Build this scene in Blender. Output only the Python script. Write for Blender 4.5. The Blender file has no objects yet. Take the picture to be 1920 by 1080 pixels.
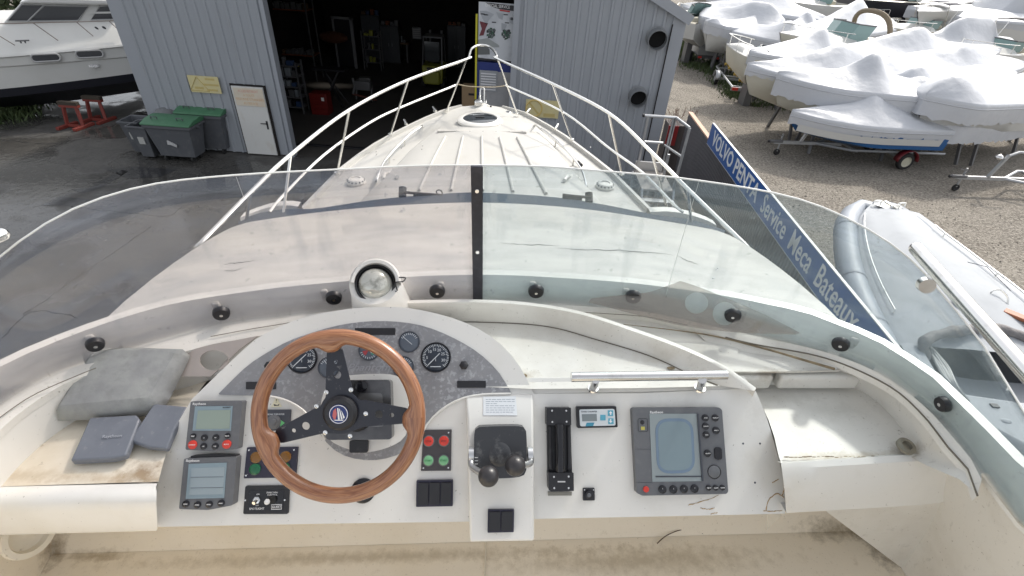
import bpy, math, random
from mathutils import Vector as V, Matrix
R = math.radians
rnd = random.Random(7)
sc = bpy.context.scene
col = sc.collection
# ------------------------------------------------------------------ camera
F = 940.0; H = 6.0
def cam_frame(nx, ny, xa=None):
    D = V((nx-960, -(ny-540), F)).normalized(); Z = -D
    X = V(xa) if xa else V((D.y, -D.x, 0))
    if X.x < 0: X = -X
    X = (X - Z*Z.dot(X)).normalized()
    Y = V((0, 0, 1)); Y = Y - Z*Z.z; Y = (Y - X*Y.dot(X)).normalized()
    return Matrix((X, Y, Z))                     # rows: scene axes in (right, up, forward)
WF = cam_frame(870, 1840)                        # yard frame (plumb)
BF = cam_frame(907, 1840, (1, 0, 53/F))          # the yacht sits slightly listed in its cradle
r_, u_, f_ = [WF @ V(a) for a in ((1,0,0), (0,1,0), (0,0,1))]
cam = bpy.data.objects.new('camera', bpy.data.cameras.new('camera')); col.objects.link(cam)
cam.matrix_world = Matrix.Translation((0,0,H)) @ Matrix((r_, u_, -f_)).transposed().to_4x4()
cam.data.sensor_width = 36; cam.data.lens = 36*F/1920
cam.data.clip_start = .02; cam.data.clip_end = 2000
sc.camera = cam
# ------------------------------------------------------------------ sky, sun, exposure
SUN_EL, SUN_AZ = R(43), R(38)                    # azimuth measured from +Y towards +X
w = bpy.data.worlds.new('World'); sc.world = w; w.use_nodes = True
wn = w.node_tree; wn.nodes.clear()
sky = wn.nodes.new('ShaderNodeTexSky'); sky.sky_type = 'NISHITA'; sky.sun_disc = False
sky.sun_elevation = SUN_EL; sky.sun_rotation = SUN_AZ; sky.air_density = 1.0; sky.dust_density = 3.0; sky.ozone_density = 1.0
bg = wn.nodes.new('ShaderNodeBackground'); bg.inputs[1].default_value = .15
wo = wn.nodes.new('ShaderNodeOutputWorld')
hsv = wn.nodes.new('ShaderNodeHueSaturation'); hsv.inputs['Saturation'].default_value = .22   # thin cloud greys the blue
wn.links.new(sky.outputs[0], hsv.inputs['Color']); wn.links.new(hsv.outputs[0], bg.inputs[0]); wn.links.new(bg.outputs[0], wo.inputs[0])
sl = bpy.data.lights.new('sun', 'SUN'); sl.energy = 1.55; sl.angle = R(3.5); sl.color = (1, .93, .83)
sun = bpy.data.objects.new('sun', sl); col.objects.link(sun)
sdir = V((math.sin(SUN_AZ)*math.cos(SUN_EL), math.cos(SUN_AZ)*math.cos(SUN_EL), math.sin(SUN_EL)))
sun.rotation_euler = sdir.to_track_quat('Z', 'Y').to_euler(); sun.location = sdir*60
sc.view_settings.view_transform = 'Standard'; sc.view_settings.look = 'None'
sc.view_settings.exposure = .95; sc.view_settings.gamma = 1
# ------------------------------------------------------------------ pixels to places
def ray(px, py, M): return M @ V((px-960, -(py-540), F)).normalized()
def W(px, py, z=None, x=None, y=None, pl=None):
    r = ray(px, py, WF); o = V((0,0,H))
    if pl: t = (pl[0]-o).dot(pl[1])/r.dot(pl[1])
    elif z is not None: t = (z-H)/r.z
    elif y is not None: t = y/r.y
    else: t = x/r.x
    return o + r*t
def B(px, py, z=None, x=None, y=None, d=None, pl=None):
    r = ray(px, py, BF)
    if pl: t = pl[0].dot(pl[1])/r.dot(pl[1])
    elif z is not None: t = z/r.z
    elif y is not None: t = y/r.y
    elif x is not None: t = x/r.x
    else: return BF @ V((px-960, -(py-540), F))*(d/F)
    return r*t
def PB(p):
    c = BF.transposed() @ V(p); return 960+F*c.x/c.z, 540-F*c.y/c.z
MB = Matrix.Translation((0,0,H)) @ (WF @ BF.transposed()).to_4x4()
# ------------------------------------------------------------------ materials
MATS = {}; YB = V((0, 3, -5.9))
def mat(name, c, rough=.5, metal=0, spec=.5, n1=None, bump=None, coat=0, emis=None, spots=()):
    """n1 = (scale, detail, lo, hi, colour2, amount[, stretch]) patches of a second colour; bump = (scale, strength, distance)"""
    if name in MATS: return MATS[name]
    m = bpy.data.materials.new(name); m.use_nodes = True; nt = m.node_tree; N = nt.nodes; L = nt.links
    b = N['Principled BSDF']; b.inputs['Base Color'].default_value = (*c, 1); b.inputs['Roughness'].default_value = rough
    b.inputs['Metallic'].default_value = metal; b.inputs['Specular IOR Level'].default_value = spec
    b.inputs['Coat Weight'].default_value = coat
    tc = N.new('ShaderNodeTexCoord'); last = None
    for k, q in enumerate(n1 if n1 else []):
        sc_, det, lo, hi, c2, amt = q[:6]
        src = tc.outputs['Object']
        if len(q) > 6:
            mp = N.new('ShaderNodeMapping'); mp.inputs['Scale'].default_value = q[6]; L.new(src, mp.inputs[0]); src = mp.outputs[0]
        t = N.new('ShaderNodeTexNoise'); t.inputs['Scale'].default_value = sc_; t.inputs['Detail'].default_value = det
        t.inputs['Roughness'].default_value = .62; L.new(src, t.inputs['Vector'])
        mr = N.new('ShaderNodeMapRange'); mr.inputs[1].default_value = lo; mr.inputs[2].default_value = hi; mr.inputs[4].default_value = amt
        L.new(t.outputs[0], mr.inputs[0])
        mx = N.new('ShaderNodeMix'); mx.data_type = 'RGBA'; L.new(mr.outputs[0], mx.inputs[0])
        if last: L.new(last, mx.inputs[6])
        else: mx.inputs[6].default_value = (*c, 1)
        mx.inputs[7].default_value = (*c2, 1); last = mx.outputs[2]
    for c_, r3, c2, amt in spots:             # stains that sit at one place on the object
        c_ = V(c_)-YB; vm = N.new('ShaderNodeVectorMath'); vm.operation = 'SUBTRACT'; vm.inputs[1].default_value = c_; L.new(tc.outputs['Object'], vm.inputs[0])
        v2 = N.new('ShaderNodeVectorMath'); v2.operation = 'DIVIDE'; v2.inputs[1].default_value = r3; L.new(vm.outputs[0], v2.inputs[0])
        v3 = N.new('ShaderNodeVectorMath'); v3.operation = 'LENGTH'; L.new(v2.outputs[0], v3.inputs[0])
        ns = N.new('ShaderNodeTexNoise'); ns.inputs['Scale'].default_value = 38; ns.inputs['Detail'].default_value = 9; ns.inputs['Roughness'].default_value = .7; L.new(tc.outputs['Object'], ns.inputs['Vector'])
        ma = N.new('ShaderNodeMath'); ma.operation = 'MULTIPLY_ADD'; ma.inputs[1].default_value = 2.2; L.new(ns.outputs[0], ma.inputs[0]); L.new(v3.outputs['Value'], ma.inputs[2])
        mr = N.new('ShaderNodeMapRange'); mr.inputs[1].default_value = 1.15; mr.inputs[2].default_value = 2.1; mr.inputs[3].default_value = amt; mr.inputs[4].default_value = 0; L.new(ma.outputs[0], mr.inputs[0])
        mx = N.new('ShaderNodeMix'); mx.data_type = 'RGBA'; L.new(mr.outputs[0], mx.inputs[0])
        if last: L.new(last, mx.inputs[6])
        else: mx.inputs[6].default_value = (*c, 1)
        mx.inputs[7].default_value = (*c2, 1); last = mx.outputs[2]
    if last: L.new(last, b.inputs['Base Color'])
    if bump:
        t = N.new('ShaderNodeTexNoise'); t.inputs['Scale'].default_value = bump[0]; t.inputs['Detail'].default_value = 5
        L.new(tc.outputs['Object'], t.inputs['Vector'])
        bp = N.new('ShaderNodeBump'); bp.inputs['Strength'].default_value = bump[1]; bp.inputs['Distance'].default_value = bump[2]
        L.new(t.outputs[0], bp.inputs['Height']); L.new(bp.outputs[0], b.inputs['Normal'])
    if emis: b.inputs['Emission Color'].default_value = (*emis, 1); b.inputs['Emission Strength'].default_value = 1
    MATS[name] = m; return m
def glassy(name, tint, haze, hz=.06, gl=1.0, scr=True):
    m = bpy.data.materials.new(name); m.use_nodes = True; nt = m.node_tree; N = nt.nodes; L = nt.links
    N.remove(N['Principled BSDF']); out = N['Material Output']
    t = N.new('ShaderNodeBsdfTransparent'); t.inputs[0].default_value = (*tint, 1)
    d = N.new('ShaderNodeBsdfDiffuse'); d.inputs[0].default_value = (*haze, 1)
    g = N.new('ShaderNodeBsdfGlossy'); g.inputs['Roughness'].default_value = .03; g.inputs[0].default_value = (gl, gl, gl, 1)
    m1 = N.new('ShaderNodeMixShader'); m1.inputs[0].default_value = hz; L.new(t.outputs[0], m1.inputs[1]); L.new(d.outputs[0], m1.inputs[2])
    lw = N.new('ShaderNodeLayerWeight'); lw.inputs[0].default_value = .5
    pw = N.new('ShaderNodeMath'); pw.operation = 'POWER'; pw.inputs[1].default_value = 5; L.new(lw.outputs['Facing'], pw.inputs[0])
    fr = N.new('ShaderNodeMath'); fr.operation = 'MULTIPLY_ADD'; fr.inputs[1].default_value = .9; fr.inputs[2].default_value = .035; L.new(pw.outputs[0], fr.inputs[0])
    m2 = N.new('ShaderNodeMixShader'); L.new(fr.outputs[0], m2.inputs[0]); L.new(m1.outputs[0], m2.inputs[1]); L.new(g.outputs[0], m2.inputs[2])
    if scr:   # scuffs in the acrylic
        tc = N.new('ShaderNodeTexCoord'); mp = N.new('ShaderNodeMapping'); mp.inputs['Scale'].default_value = (2, 2, 9)
        ns = N.new('ShaderNodeTexNoise'); ns.inputs['Scale'].default_value = 3; ns.inputs['Detail'].default_value = 6
        mr = N.new('ShaderNodeMapRange'); mr.inputs[1].default_value = .35; mr.inputs[2].default_value = .75; mr.inputs[3].default_value = hz*.75; mr.inputs[4].default_value = hz*1.5
        L.new(tc.outputs['Object'], mp.inputs[0]); L.new(mp.outputs[0], ns.inputs['Vector']); L.new(ns.outputs[0], mr.inputs[0]); n3 = N.new('ShaderNodeTexNoise'); n3.inputs['Scale'].default_value = 55; n3.inputs['Detail'].default_value = 3; L.new(tc.outputs['Object'], n3.inputs['Vector'])
        m3 = N.new('ShaderNodeMapRange'); m3.inputs[1].default_value = .69; m3.inputs[2].default_value = .73; m3.inputs[4].default_value = .22; L.new(n3.outputs[0], m3.inputs[0])
        n4 = N.new('ShaderNodeTexNoise'); n4.inputs['Scale'].default_value = 14; n4.inputs['Detail'].default_value = 8; mp4 = N.new('ShaderNodeMapping'); mp4.inputs['Scale'].default_value = (1, 1, .12); mp4.inputs['Rotation'].default_value = (.3, .4, .2); L.new(tc.outputs['Object'], mp4.inputs[0]); L.new(mp4.outputs[0], n4.inputs['Vector'])
        m4 = N.new('ShaderNodeMapRange'); m4.inputs[1].default_value = .60; m4.inputs[2].default_value = .70; m4.inputs[4].default_value = .10; L.new(n4.outputs[0], m4.inputs[0])
        a3 = N.new('ShaderNodeMath'); a3.operation = 'ADD'; L.new(mr.outputs[0], a3.inputs[0]); L.new(m3.outputs[0], a3.inputs[1])
        a4 = N.new('ShaderNodeMath'); a4.operation = 'ADD'; a4.use_clamp = True; L.new(a3.outputs[0], a4.inputs[0]); L.new(m4.outputs[0], a4.inputs[1]); L.new(a4.outputs[0], m1.inputs[0])
    L.new(m2.outputs[0], out.inputs[0]); MATS[name] = m; return m
dirt = (.40, .35, .26)
gel = mat('gelcoat', (.74, .72, .67), .28, n1=[(3, 8, .5, .8, (.62,.60,.54), .5), (60, 4, .66, .74, (.25,.22,.17), .5)], bump=(400, .03, .002))
deckM = mat('foredeck_gelcoat', (.50, .49, .46), .42, n1=[(1.5, 8, .45, .75, (.44,.425,.385), .5), (12, 6, .55, .75, (.45,.43,.37), .4), (60, 4, .66, .74, (.3,.27,.22), .45)], bump=(120, .25, .003))
gelD = mat('dusty_gelcoat', (.54, .52, .48), .42, n1=[(1.6, 9, .45, .75, (.47,.45,.41), .5, (1,1.3,1)), (9, 8, .55, .8, (.45,.43,.385), .35, (1,2,1)), (90, 3, .66, .74, (.2,.18,.15), .6)], bump=(60, .05, .003))
gelH = mat('helm_gelcoat', (.76, .745, .705), .27, n1=[(5, 8, .52, .8, (.64,.61,.53), .45), (18, 9, .56, .8, (.66,.64,.58), .4), (130, 3, .69, .74, (.2,.18,.15), .7)], bump=(300, .03, .001),
    spots=[(B(1452,935,z=-1.14), (.05,.05,.05), (.55,.47,.35), .55), (B(1330,948,z=-1.15), (.07,.02,.03), (.50,.42,.3), .6), (B(1430,770,z=-1.02), (.05,.05,.05), (.58,.56,.52), .6), (B(1425,860,z=-1.08), (.05,.06,.06), (.6,.58,.54), .5), (B(1250,750,z=-1.0), (.12,.02,.03), (.62,.60,.55), .5), (B(300,940,z=-1.15), (.03,.05,.05), (.58,.54,.46), .5)])
trayM = mat('stained_tray_gelcoat', (.71, .69, .64), .42, n1=[(4, 9, .48, .74, (.50,.46,.39), .55), (24, 6, .6, .72, (.42,.40,.36), .4, (1,2.5,1)), (120, 3, .66, .72, (.2,.17,.12), .6)], bump=(150, .05, .002),
    spots=[(B(1580,857,z=-1.07), (.22,.02,.05), (.40,.33,.22), .7), (B(1700,845,z=-1.07), (.05,.03,.05), (.34,.28,.2), .7), (B(1560,770,z=-1.07), (.16,.05,.06), (.55,.53,.48), .55), (B(1480,745,z=-1.07), (.10,.03,.06), (.50,.48,.43), .5), (B(985,705,z=-.98), (.04,.03,.03), (.36,.30,.2), .7), (B(1240,672,z=-.98), (.10,.03,.05), (.55,.51,.43), .6), (B(1440,700,z=-1.0), (.05,.02,.05), (.36,.3,.22), .7), (B(1790,790,z=-1.0), (.05,.10,.05), (.55,.51,.45), .5)])
creamM = mat('cream_tray_gelcoat', (.72, .665, .56), .5, n1=[(2.5, 8, .55, .8, (.50,.38,.24), .55), (12, 8, .5, .75, (.62,.55,.43), .6), (60, 4, .64, .72, (.3,.24,.16), .5)],
    spots=[(B(268,890,z=-1.08), (.075,.045,.1), (.24,.155,.08), .85), (B(190,897,z=-1.08), (.16,.02,.1), (.42,.32,.2), .6), (B(40,893,z=-1.08), (.16,.025,.1), (.45,.36,.24), .6), (B(60,800,z=-1.08), (.10,.12,.1), (.60,.52,.41), .5)])
soleM = mat('stained_sole_gelcoat', (.82, .74, .61), .6, n1=[(2.5, 8, .45, .75, (.70,.60,.44), .6), (45, 9, .60, .78, (.50,.41,.28), .5), (160, 4, .64, .70, (.25,.19,.12), .35)], bump=(120, .08, .002),
    spots=[(B(1640,1010,z=-1.55), (.06,.11,.1), (.13,.095,.055), .85), (B(1570,995,z=-1.55), (.16,.04,.08), (.22,.17,.10), .75), (B(112,1030,z=-1.55), (.04,.06,.1), (.25,.18,.1), .8), (B(180,1042,z=-1.55), (.12,.02,.06), (.33,.25,.15), .7), (B(700,1044,z=-1.55), (.9,.025,.06), (.42,.34,.23), .6), (B(1200,1050,z=-1.55), (.5,.05,.06), (.40,.32,.21), .6)])
grime = mat('grime', (.27, .21, .13), .85, n1=[(40, 5, .4, .7, (.08,.06,.04), .8)])
seam = mat('seam_sealant', (.16, .14, .11), .8)
steel = mat('stainless', (.72, .71, .69), .16, 1, n1=[(30, 4, .5, .8, (.45,.42,.38), .5)])
steelW = mat('rail_stainless', (.85, .84, .8), .22, 1)
blk = mat('black_plastic', (.014, .014, .017), .42, n1=[(40, 5, .6, .8, (.06,.06,.065), .6)])
blkG = mat('black_gloss', (.012, .012, .015), .18)
navy = mat('weathered_black_bar', (.012, .013, .022), .45, n1=[(50, 6, .5, .8, (.05,.05,.07), .6)])
rub = mat('rubber', (.02, .02, .02), .8)
wht = mat('white_print', (.8, .8, .8), .6)
gry = mat('instrument_grey', (.125, .13, .14), .5, n1=[(60, 4, .5, .8, (.17,.17,.18), .6)])
gryD = mat('instrument_dark', (.05, .055, .07), .4)
lcdG = mat('lcd_green', (.26, .32, .28), .25)
lcdB = mat('lcd_grey', (.28, .34, .37), .25)
bez = mat('lcd_bezel', (.22, .29, .33), .3)
red = mat('red_plastic', (.62, .045, .03), .35)
grn = mat('green_plastic', (.12, .45, .17), .35)
dgrn = mat('dark_green_lens', (.01, .12, .05), .25)
amb = mat('amber_lens', (.20, .09, .015), .25)
corr = mat('corroded_grey_panel', (.25, .25, .26), .42, .2, n1=[(28, 12, .4, .65, (.33,.33,.34), .7), (95, 10, .52, .60, (.50,.51,.53), .6), (6, 3, .42, .58, (.25,.25,.26), .75)])
def wood_mat():
    m = mat('varnished_wood', (.36, .135, .048), .3, coat=.5)
    nt = m.node_tree; N = nt.nodes; L = nt.links; b = N['Principled BSDF']
    tc = N.new('ShaderNodeTexCoord'); ns = N.new('ShaderNodeTexNoise'); ns.inputs['Scale'].default_value = 3.2; ns.inputs['Detail'].default_value = 10
    ns.inputs['Distortion'].default_value = 1.2
    mp = N.new('ShaderNodeMapping'); mp.inputs['Scale'].default_value = (.6, 9, 1); L.new(tc.outputs['UV'], mp.inputs[0]); L.new(mp.outputs[0], ns.inputs['Vector'])
    cr = N.new('ShaderNodeValToRGB'); cr.color_ramp.elements[0].position = .36; cr.color_ramp.elements[0].color = (.185, .065, .028, 1)
    cr.color_ramp.elements[1].position = .66; cr.color_ramp.elements[1].color = (.37, .17, .078, 1)
    L.new(ns.outputs[0], cr.inputs[0]); L.new(cr.outputs[0], b.inputs['Base Color']); return m
wood = wood_mat()
glL = glassy('smoked_acrylic', (.87, .852, .85), (.28, .33, .41), .16)
glR = glassy('green_tinted_acrylic', (.855, .89, .90), (.33, .41, .45), .15)
persp = glassy('loose_acrylic', (.80, .77, .74), (.5, .46, .42), .16)
winG = mat('dark_glass', (.03, .035, .04), .06, spec=.8)
# ------------------------------------------------------------------ mesh building
class G:
    def __init__(s): s.v = []; s.f = []
    def add(s, vs, fs): n = len(s.v); s.v += [V(p) for p in vs]; s.f += [tuple(n+i for i in f) for f in fs]; return s
    def box(s, c, d, M=None):
        c = V(c); P = []
        for i in range(8):
            p = V([(((i>>k)&1)-.5)*d[k] for k in range(3)])
            P.append(c + (M @ p if M else p))
        return s.add(P, [(0,2,3,1),(4,5,7,6),(0,1,5,4),(2,6,7,3),(0,4,6,2),(1,3,7,5)])
    def beam(s, p, q, w, h, up=(0,0,1)):
        p, q = V(p), V(q); d = (q-p).normalized(); a = d.cross(V(up))
        if a.length < 1e-4: a = d.cross(V((1,0,0)))
        a.normalize(); b = a.cross(d)
        P = [x + a*w/2*i + b*h/2*j for x in (p, q) for i, j in ((-1,-1),(1,-1),(1,1),(-1,1))]
        return s.add(P, [(0,1,2,3),(7,6,5,4),(0,4,5,1),(1,5,6,2),(2,6,7,3),(3,7,4,0)])
    def tube(s, pts, r, n=10, closed=False, rf=None, sub=0):
        P = [V(p) for p in pts]
        if sub: P = spline(P, sub, closed)
        m = len(P); a = None; rings = []
        for i in range(m):
            t = (P[(i+1) % m]-P[i-1]) if closed else (P[min(i+1, m-1)]-P[max(i-1, 0)])
            t.normalize()
            if a is None: a = t.cross(V((0,0,1))); a = a if a.length > .05 else t.cross(V((1,0,0)))
            a = (a - t*a.dot(t)).normalized(); b = t.cross(a); rr = rf(i/(m-1 if m > 1 else 1)) if rf else r
            rings.append([P[i] + (a*math.cos(2*math.pi*k/n) + b*math.sin(2*math.pi*k/n))*rr for k in range(n)])
        vs = [p for q in rings for p in q]; fs = []
        for i in range(m if closed else m-1):
            j = (i+1) % m
            for k in range(n): l = (k+1) % n; fs.append((i*n+k, i*n+l, j*n+l, j*n+k))
        if not closed: fs += [tuple(range(n))[::-1], tuple((m-1)*n+k for k in range(n))]
        return s.add(vs, fs)
    def cyl(s, p, q, r0, r1=None, n=20):
        r1 = r0 if r1 is None else r1; d = (V(q)-V(p)); L_ = d.length
        return s.lathe([(0,0),(r0,0),(r1,L_),(0,L_)], p, d, n)
    def lathe(s, prof, o, ax, n=24):
        o = V(o); ax = V(ax).normalized(); a = ax.cross(V((0,0,1))); a = a if a.length > .02 else V((1,0,0)); a.normalize(); b = ax.cross(a)
        vs = [o + ax*h + (a*math.cos(2*math.pi*k/n)+b*math.sin(2*math.pi*k/n))*max(r, 1e-5) for r, h in prof for k in range(n)]
        fs = [(i*n+k, i*n+(k+1) % n, (i+1)*n+(k+1) % n, (i+1)*n+k) for i in range(len(prof)-1) for k in range(n)]
        return s.add(vs, fs)
    def grid(s, rows, closed=False):
        n = len(rows[0]); vs = [p for r in rows for p in r]; fs = []
        for i in range(len(rows)-1):
            for k in range(n if closed else n-1): l = (k+1) % n; fs.append((i*n+k, i*n+l, (i+1)*n+l, (i+1)*n+k))
        return s.add(vs, fs)
    def prism(s, poly, d):
        n = len(poly); d = V(d); P = [V(p) for p in poly]
        return s.add(P+[p+d for p in P], [tuple(range(n)), tuple(range(2*n-1, n-1, -1))]+[(i, n+i, n+(i+1) % n, (i+1) % n) for i in range(n)])
    def ball(s, c, r, sx=(1,1,1), n=16, M=None):
        c = V(c); rows = []
        for i in range(n//2+1):
            t = math.pi*i/(n//2); rows.append([])
            for k in range(n):
                p = V((math.sin(t)*math.cos(2*math.pi*k/n)*sx[0], math.sin(t)*math.sin(2*math.pi*k/n)*sx[1], math.cos(t)*sx[2]))*r
                rows[-1].append(c + (M @ p if M else p))
        return s.grid(rows, True)
def spline(P, sub, closed=False):
    P = [V(p) for p in P]; out = []; m = len(P)
    for i in range(m if closed else m-1):
        g = lambda j: P[j % m] if closed else P[max(0, min(m-1, j))]
        a, b, c, d = g(i-1), g(i), g(i+1), g(i+2)
        for k in range(sub):
            t = k/sub; out.append(.5*((2*b)+(c-a)*t+(2*a-5*b+4*c-d)*t*t+(3*b-a-3*c+d)*t**3))
    if not closed: out.append(P[-1])
    return out
def resample(P, n):
    P = [V(p) for p in P]; L_ = [0]
    for a, b in zip(P, P[1:]): L_.append(L_[-1]+(b-a).length)
    out = []; j = 0
    for i in range(n):
        t = L_[-1]*i/(n-1)
        while j < len(P)-2 and L_[j+1] < t: j += 1
        out.append(P[j].lerp(P[j+1], (t-L_[j])/max(1e-9, L_[j+1]-L_[j])))
    return out
def curve_px(pts, n): return [(p.x, p.y) for p in resample(spline([V((a, b, 0)) for a, b in pts], 8), n)]
def finish(me, m, name, parent, base, sharp=35, smooth=True, bevel=0, seg=2, sub=0, solid=0, off=0):
    o = bpy.data.objects.new(name, me); col.objects.link(o)
    for mm in (m if isinstance(m, list) else [m]): me.materials.append(mm)
    if smooth:
        for p in me.polygons: p.use_smooth = True
        me.set_sharp_from_angle(angle=R(sharp))
    if parent: o.parent = parent
    if solid: md = o.modifiers.new('s', 'SOLIDIFY'); md.thickness = solid; md.offset = off
    if bevel: md = o.modifiers.new('b', 'BEVEL'); md.width = bevel; md.segments = seg; md.limit_method = 'ANGLE'; md.angle_limit = R(30); md.use_clamp_overlap = True
    if sub: md = o.modifiers.new('u', 'SUBSURF'); md.levels = md.render_levels = sub
    return o
ORG = {}
def org(p):
    while p is not None and p.name not in ORG: p = p.parent
    return ORG[p.name] if p is not None else V((0,0,0))
def part(name, g, m, parent, label=None, fix=True, **k):
    o_ = org(parent)
    me = bpy.data.meshes.new(name); me.from_pydata([p-o_ for p in g.v], [], g.f); me.validate(); me.update()
    if fix:
        import bmesh
        bm = bmesh.new(); bm.from_mesh(me); bmesh.ops.recalc_face_normals(bm, faces=bm.faces); bm.to_mesh(me); bm.free()
    o = finish(me, m, name, parent, o_, **k)
    if label: o['label'] = label
    return o
def thing(name, label, cat, base=(0,0,0), frame=None, group=None, kind=None):
    o = bpy.data.objects.new(name, None); col.objects.link(o); o.empty_display_size = .1
    base = V(base); o.matrix_world = (frame if frame else Matrix()) @ Matrix.Translation(base)
    ORG[o.name] = base
    if label: o['label'] = label
    if cat: o['category'] = cat
    if group: o['group'] = group
    if kind: o['kind'] = kind
    return o
def struct(name, g, m, kind='structure', **k):
    o = part(name, g, m, None, **k); o['kind'] = kind; return o
def tagd(o, label, cat, group=None, kind=None):
    o['label'] = label; o['category'] = cat
    if group: o['group'] = group
    if kind: o['kind'] = kind
    return o
def plate(name, outer, holes, o, u, v, th, m, parent, bevel=0, **k):
    """flat plate with real holes; outer / holes are 2-D point lists in the frame (o, u, v)"""
    cu = bpy.data.curves.new(name, 'CURVE'); cu.dimensions = '2D'; cu.fill_mode = 'BOTH'; cu.extrude = th/2; cu.bevel_depth = bevel; cu.bevel_resolution = 1
    for pl in [outer]+holes:
        s = cu.splines.new('POLY'); s.points.add(len(pl)-1); s.use_cyclic_u = True
        for i, (a, b) in enumerate(pl): s.points[i].co = (a, b, 0, 1)
    t = bpy.data.objects.new(name, cu); col.objects.link(t)
    me = bpy.data.meshes.new_from_object(t); bpy.data.objects.remove(t); bpy.data.curves.remove(cu)
    o, u, v = V(o), V(u).normalized(), V(v).normalized(); n = u.cross(v); og = org(parent)
    for q in me.vertices: q.co = o + u*q.co.x + v*q.co.y + n*q.co.z - og
    me.materials.clear()
    return finish(me, m, name, parent, og, **k)
def text(name, s, size, o, u, v, m, parent, ext=.0004, align='CENTER', shear=0, sx=1, spacing=1, offs=0):
    cu = bpy.data.curves.new(name, 'FONT'); cu.body = s; cu.size = size; cu.extrude = ext; cu.align_x = align; cu.align_y = 'CENTER'
    cu.shear = shear; cu.space_character = spacing; cu.offset = offs; cu.resolution_u = 2
    t = bpy.data.objects.new(name, cu); col.objects.link(t)
    me = bpy.data.meshes.new_from_object(t); bpy.data.objects.remove(t); bpy.data.curves.remove(cu)
    o, u, v = V(o), V(u).normalized(), V(v).normalized(); n = u.cross(v); og = org(parent)
    for q in me.vertices: q.co = o + u*q.co.x*sx + v*q.co.y + n*q.co.z - og
    me.materials.clear()
    return finish(me, m, name, parent, og, smooth=False)
def circ(cx, cy, r, n=28, ry=None): return [(cx+r*math.cos(2*math.pi*k/n), cy+(ry or r)*math.sin(2*math.pi*k/n)) for k in range(n)]
def rrect(x0, y0, x1, y1, r, n=4):
    out = []
    for cx, cy, a in ((x1-r, y1-r, 0), (x0+r, y1-r, 90), (x0+r, y0+r, 180), (x1-r, y0+r, 270)):
        out += [(cx+r*math.cos(R(a+90*k/n)), cy+r*math.sin(R(a+90*k/n))) for k in range(n+1)]
    return out
def copy_tree(o, parent=None):
    c = o.copy(); col.objects.link(c)
    if parent: c.parent = parent
    for ch in list(o.children): copy_tree(ch, c)
    return c
# ================================================================== GROUND AND SETTING
def ground_mat(name, c, c2, c3, wet=False):
    m = mat(name, c, .9, n1=[(.35, 9, .42, .62, c2, .8), (3, 9, .5, .72, c3, .6), (26 if not wet else 9, 6, .5, .7, tuple(x*1.45 for x in c) if not wet else c2, .55), (14, 8, .56, .64, tuple(x*.45 for x in c), .6)], bump=(30 if not wet else 5, .9 if not wet else .2, .04))
    if not wet and False:
        for nn_ in m.node_tree.nodes:
            if nn_.type == 'TEX_NOISE' and nn_.inputs['Scale'].default_value == 26: nn_.inputs['Scale'].default_value = 16; nn_.inputs['Roughness'].default_value = .85
    if wet:
        nt = m.node_tree; N = nt.nodes; L = nt.links; t = N.new('ShaderNodeTexNoise'); t.inputs['Scale'].default_value = .45; t.inputs['Detail'].default_value = 8
        tc = N.new('ShaderNodeTexCoord'); L.new(tc.outputs['Object'], t.inputs['Vector']); mr = N.new('ShaderNodeMapRange')
        mr.inputs[1].default_value = .50; mr.inputs[2].default_value = .58; mr.inputs[3].default_value = .06; mr.inputs[4].default_value = .8; L.new(t.outputs[0], mr.inputs[0]); L.new(mr.outputs[0], N['Principled BSDF'].inputs['Roughness'])
    return m
gv = mat('gravel', (.185,.165,.138), .95, n1=[(.30, 9, .42, .60, (.27,.245,.205), .85), (1.3, 9, .48, .64, (.125,.108,.088), .7), (.8, 6, .5, .62, (.15,.13,.105), .55, (.25,1.6,1)), (12, 10, .46, .58, (.36,.33,.285), .8), (17, 10, .53, .63, (.055,.047,.038), .75), (5, 8, .56, .7, (.10,.088,.073), .5)], bump=(24, 1, .06))
asp = ground_mat('wet_asphalt', (.055,.053,.05), (.10,.096,.088), (.032,.032,.03), True)
S = 900
n = 60; g = G()
g.add([(-S,-S,0),(S,-S,0),(S,S,0),(-S,S,0)], [(0,1,2,3)]); struct('gravel_ground', g, gv, smooth=False)
g = G().add([(-60,-30,.004),(4.3,-30,.004),(4.3,8,.004),(3.95,14.3,.004),(3.9,27,.004),(-9,27,.004),(-20,21,.004),(-60,5,.004)], [tuple(range(8))]); struct('asphalt_yard', g, asp, smooth=False)
pm = ground_mat('asphalt_patch', (.035,.035,.037), (.05,.05,.05), (.025,.025,.025), True)
for k, pts in enumerate(([(133,355),(167,352),(228,318),(240,322),(188,353),(154,363)], [(76,385),(112,368),(172,374),(135,386)], [(200,318),(250,312),(330,318),(300,332),(240,335)])):
    struct('asphalt_patch', G().add([W(*p, z=.008) for p in pts], [tuple(range(len(pts)))]), pm, smooth=False)
g = G()
for pts in ([(135,387),(200,395),(270,402),(315,405),(340,389)], [(282,425),(220,470),(150,515),(90,560),(40,590)], [(0,640),(60,585),(145,595)], [(0,265),(60,258),(130,240)], [(0,262),(90,270),(170,258)]):
    P = [W(*p, z=.005) for p in curve_px(pts, 24)]; g.tube([p+V((rnd.uniform(-.02,.02), rnd.uniform(-.02,.02), 0)) for p in P], .018, 4, rf=lambda t: rnd.uniform(.004,.014))
struct('asphalt_cracks', g, mat('crack_dark', (.030,.029,.028), .9))
g = G()
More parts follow.
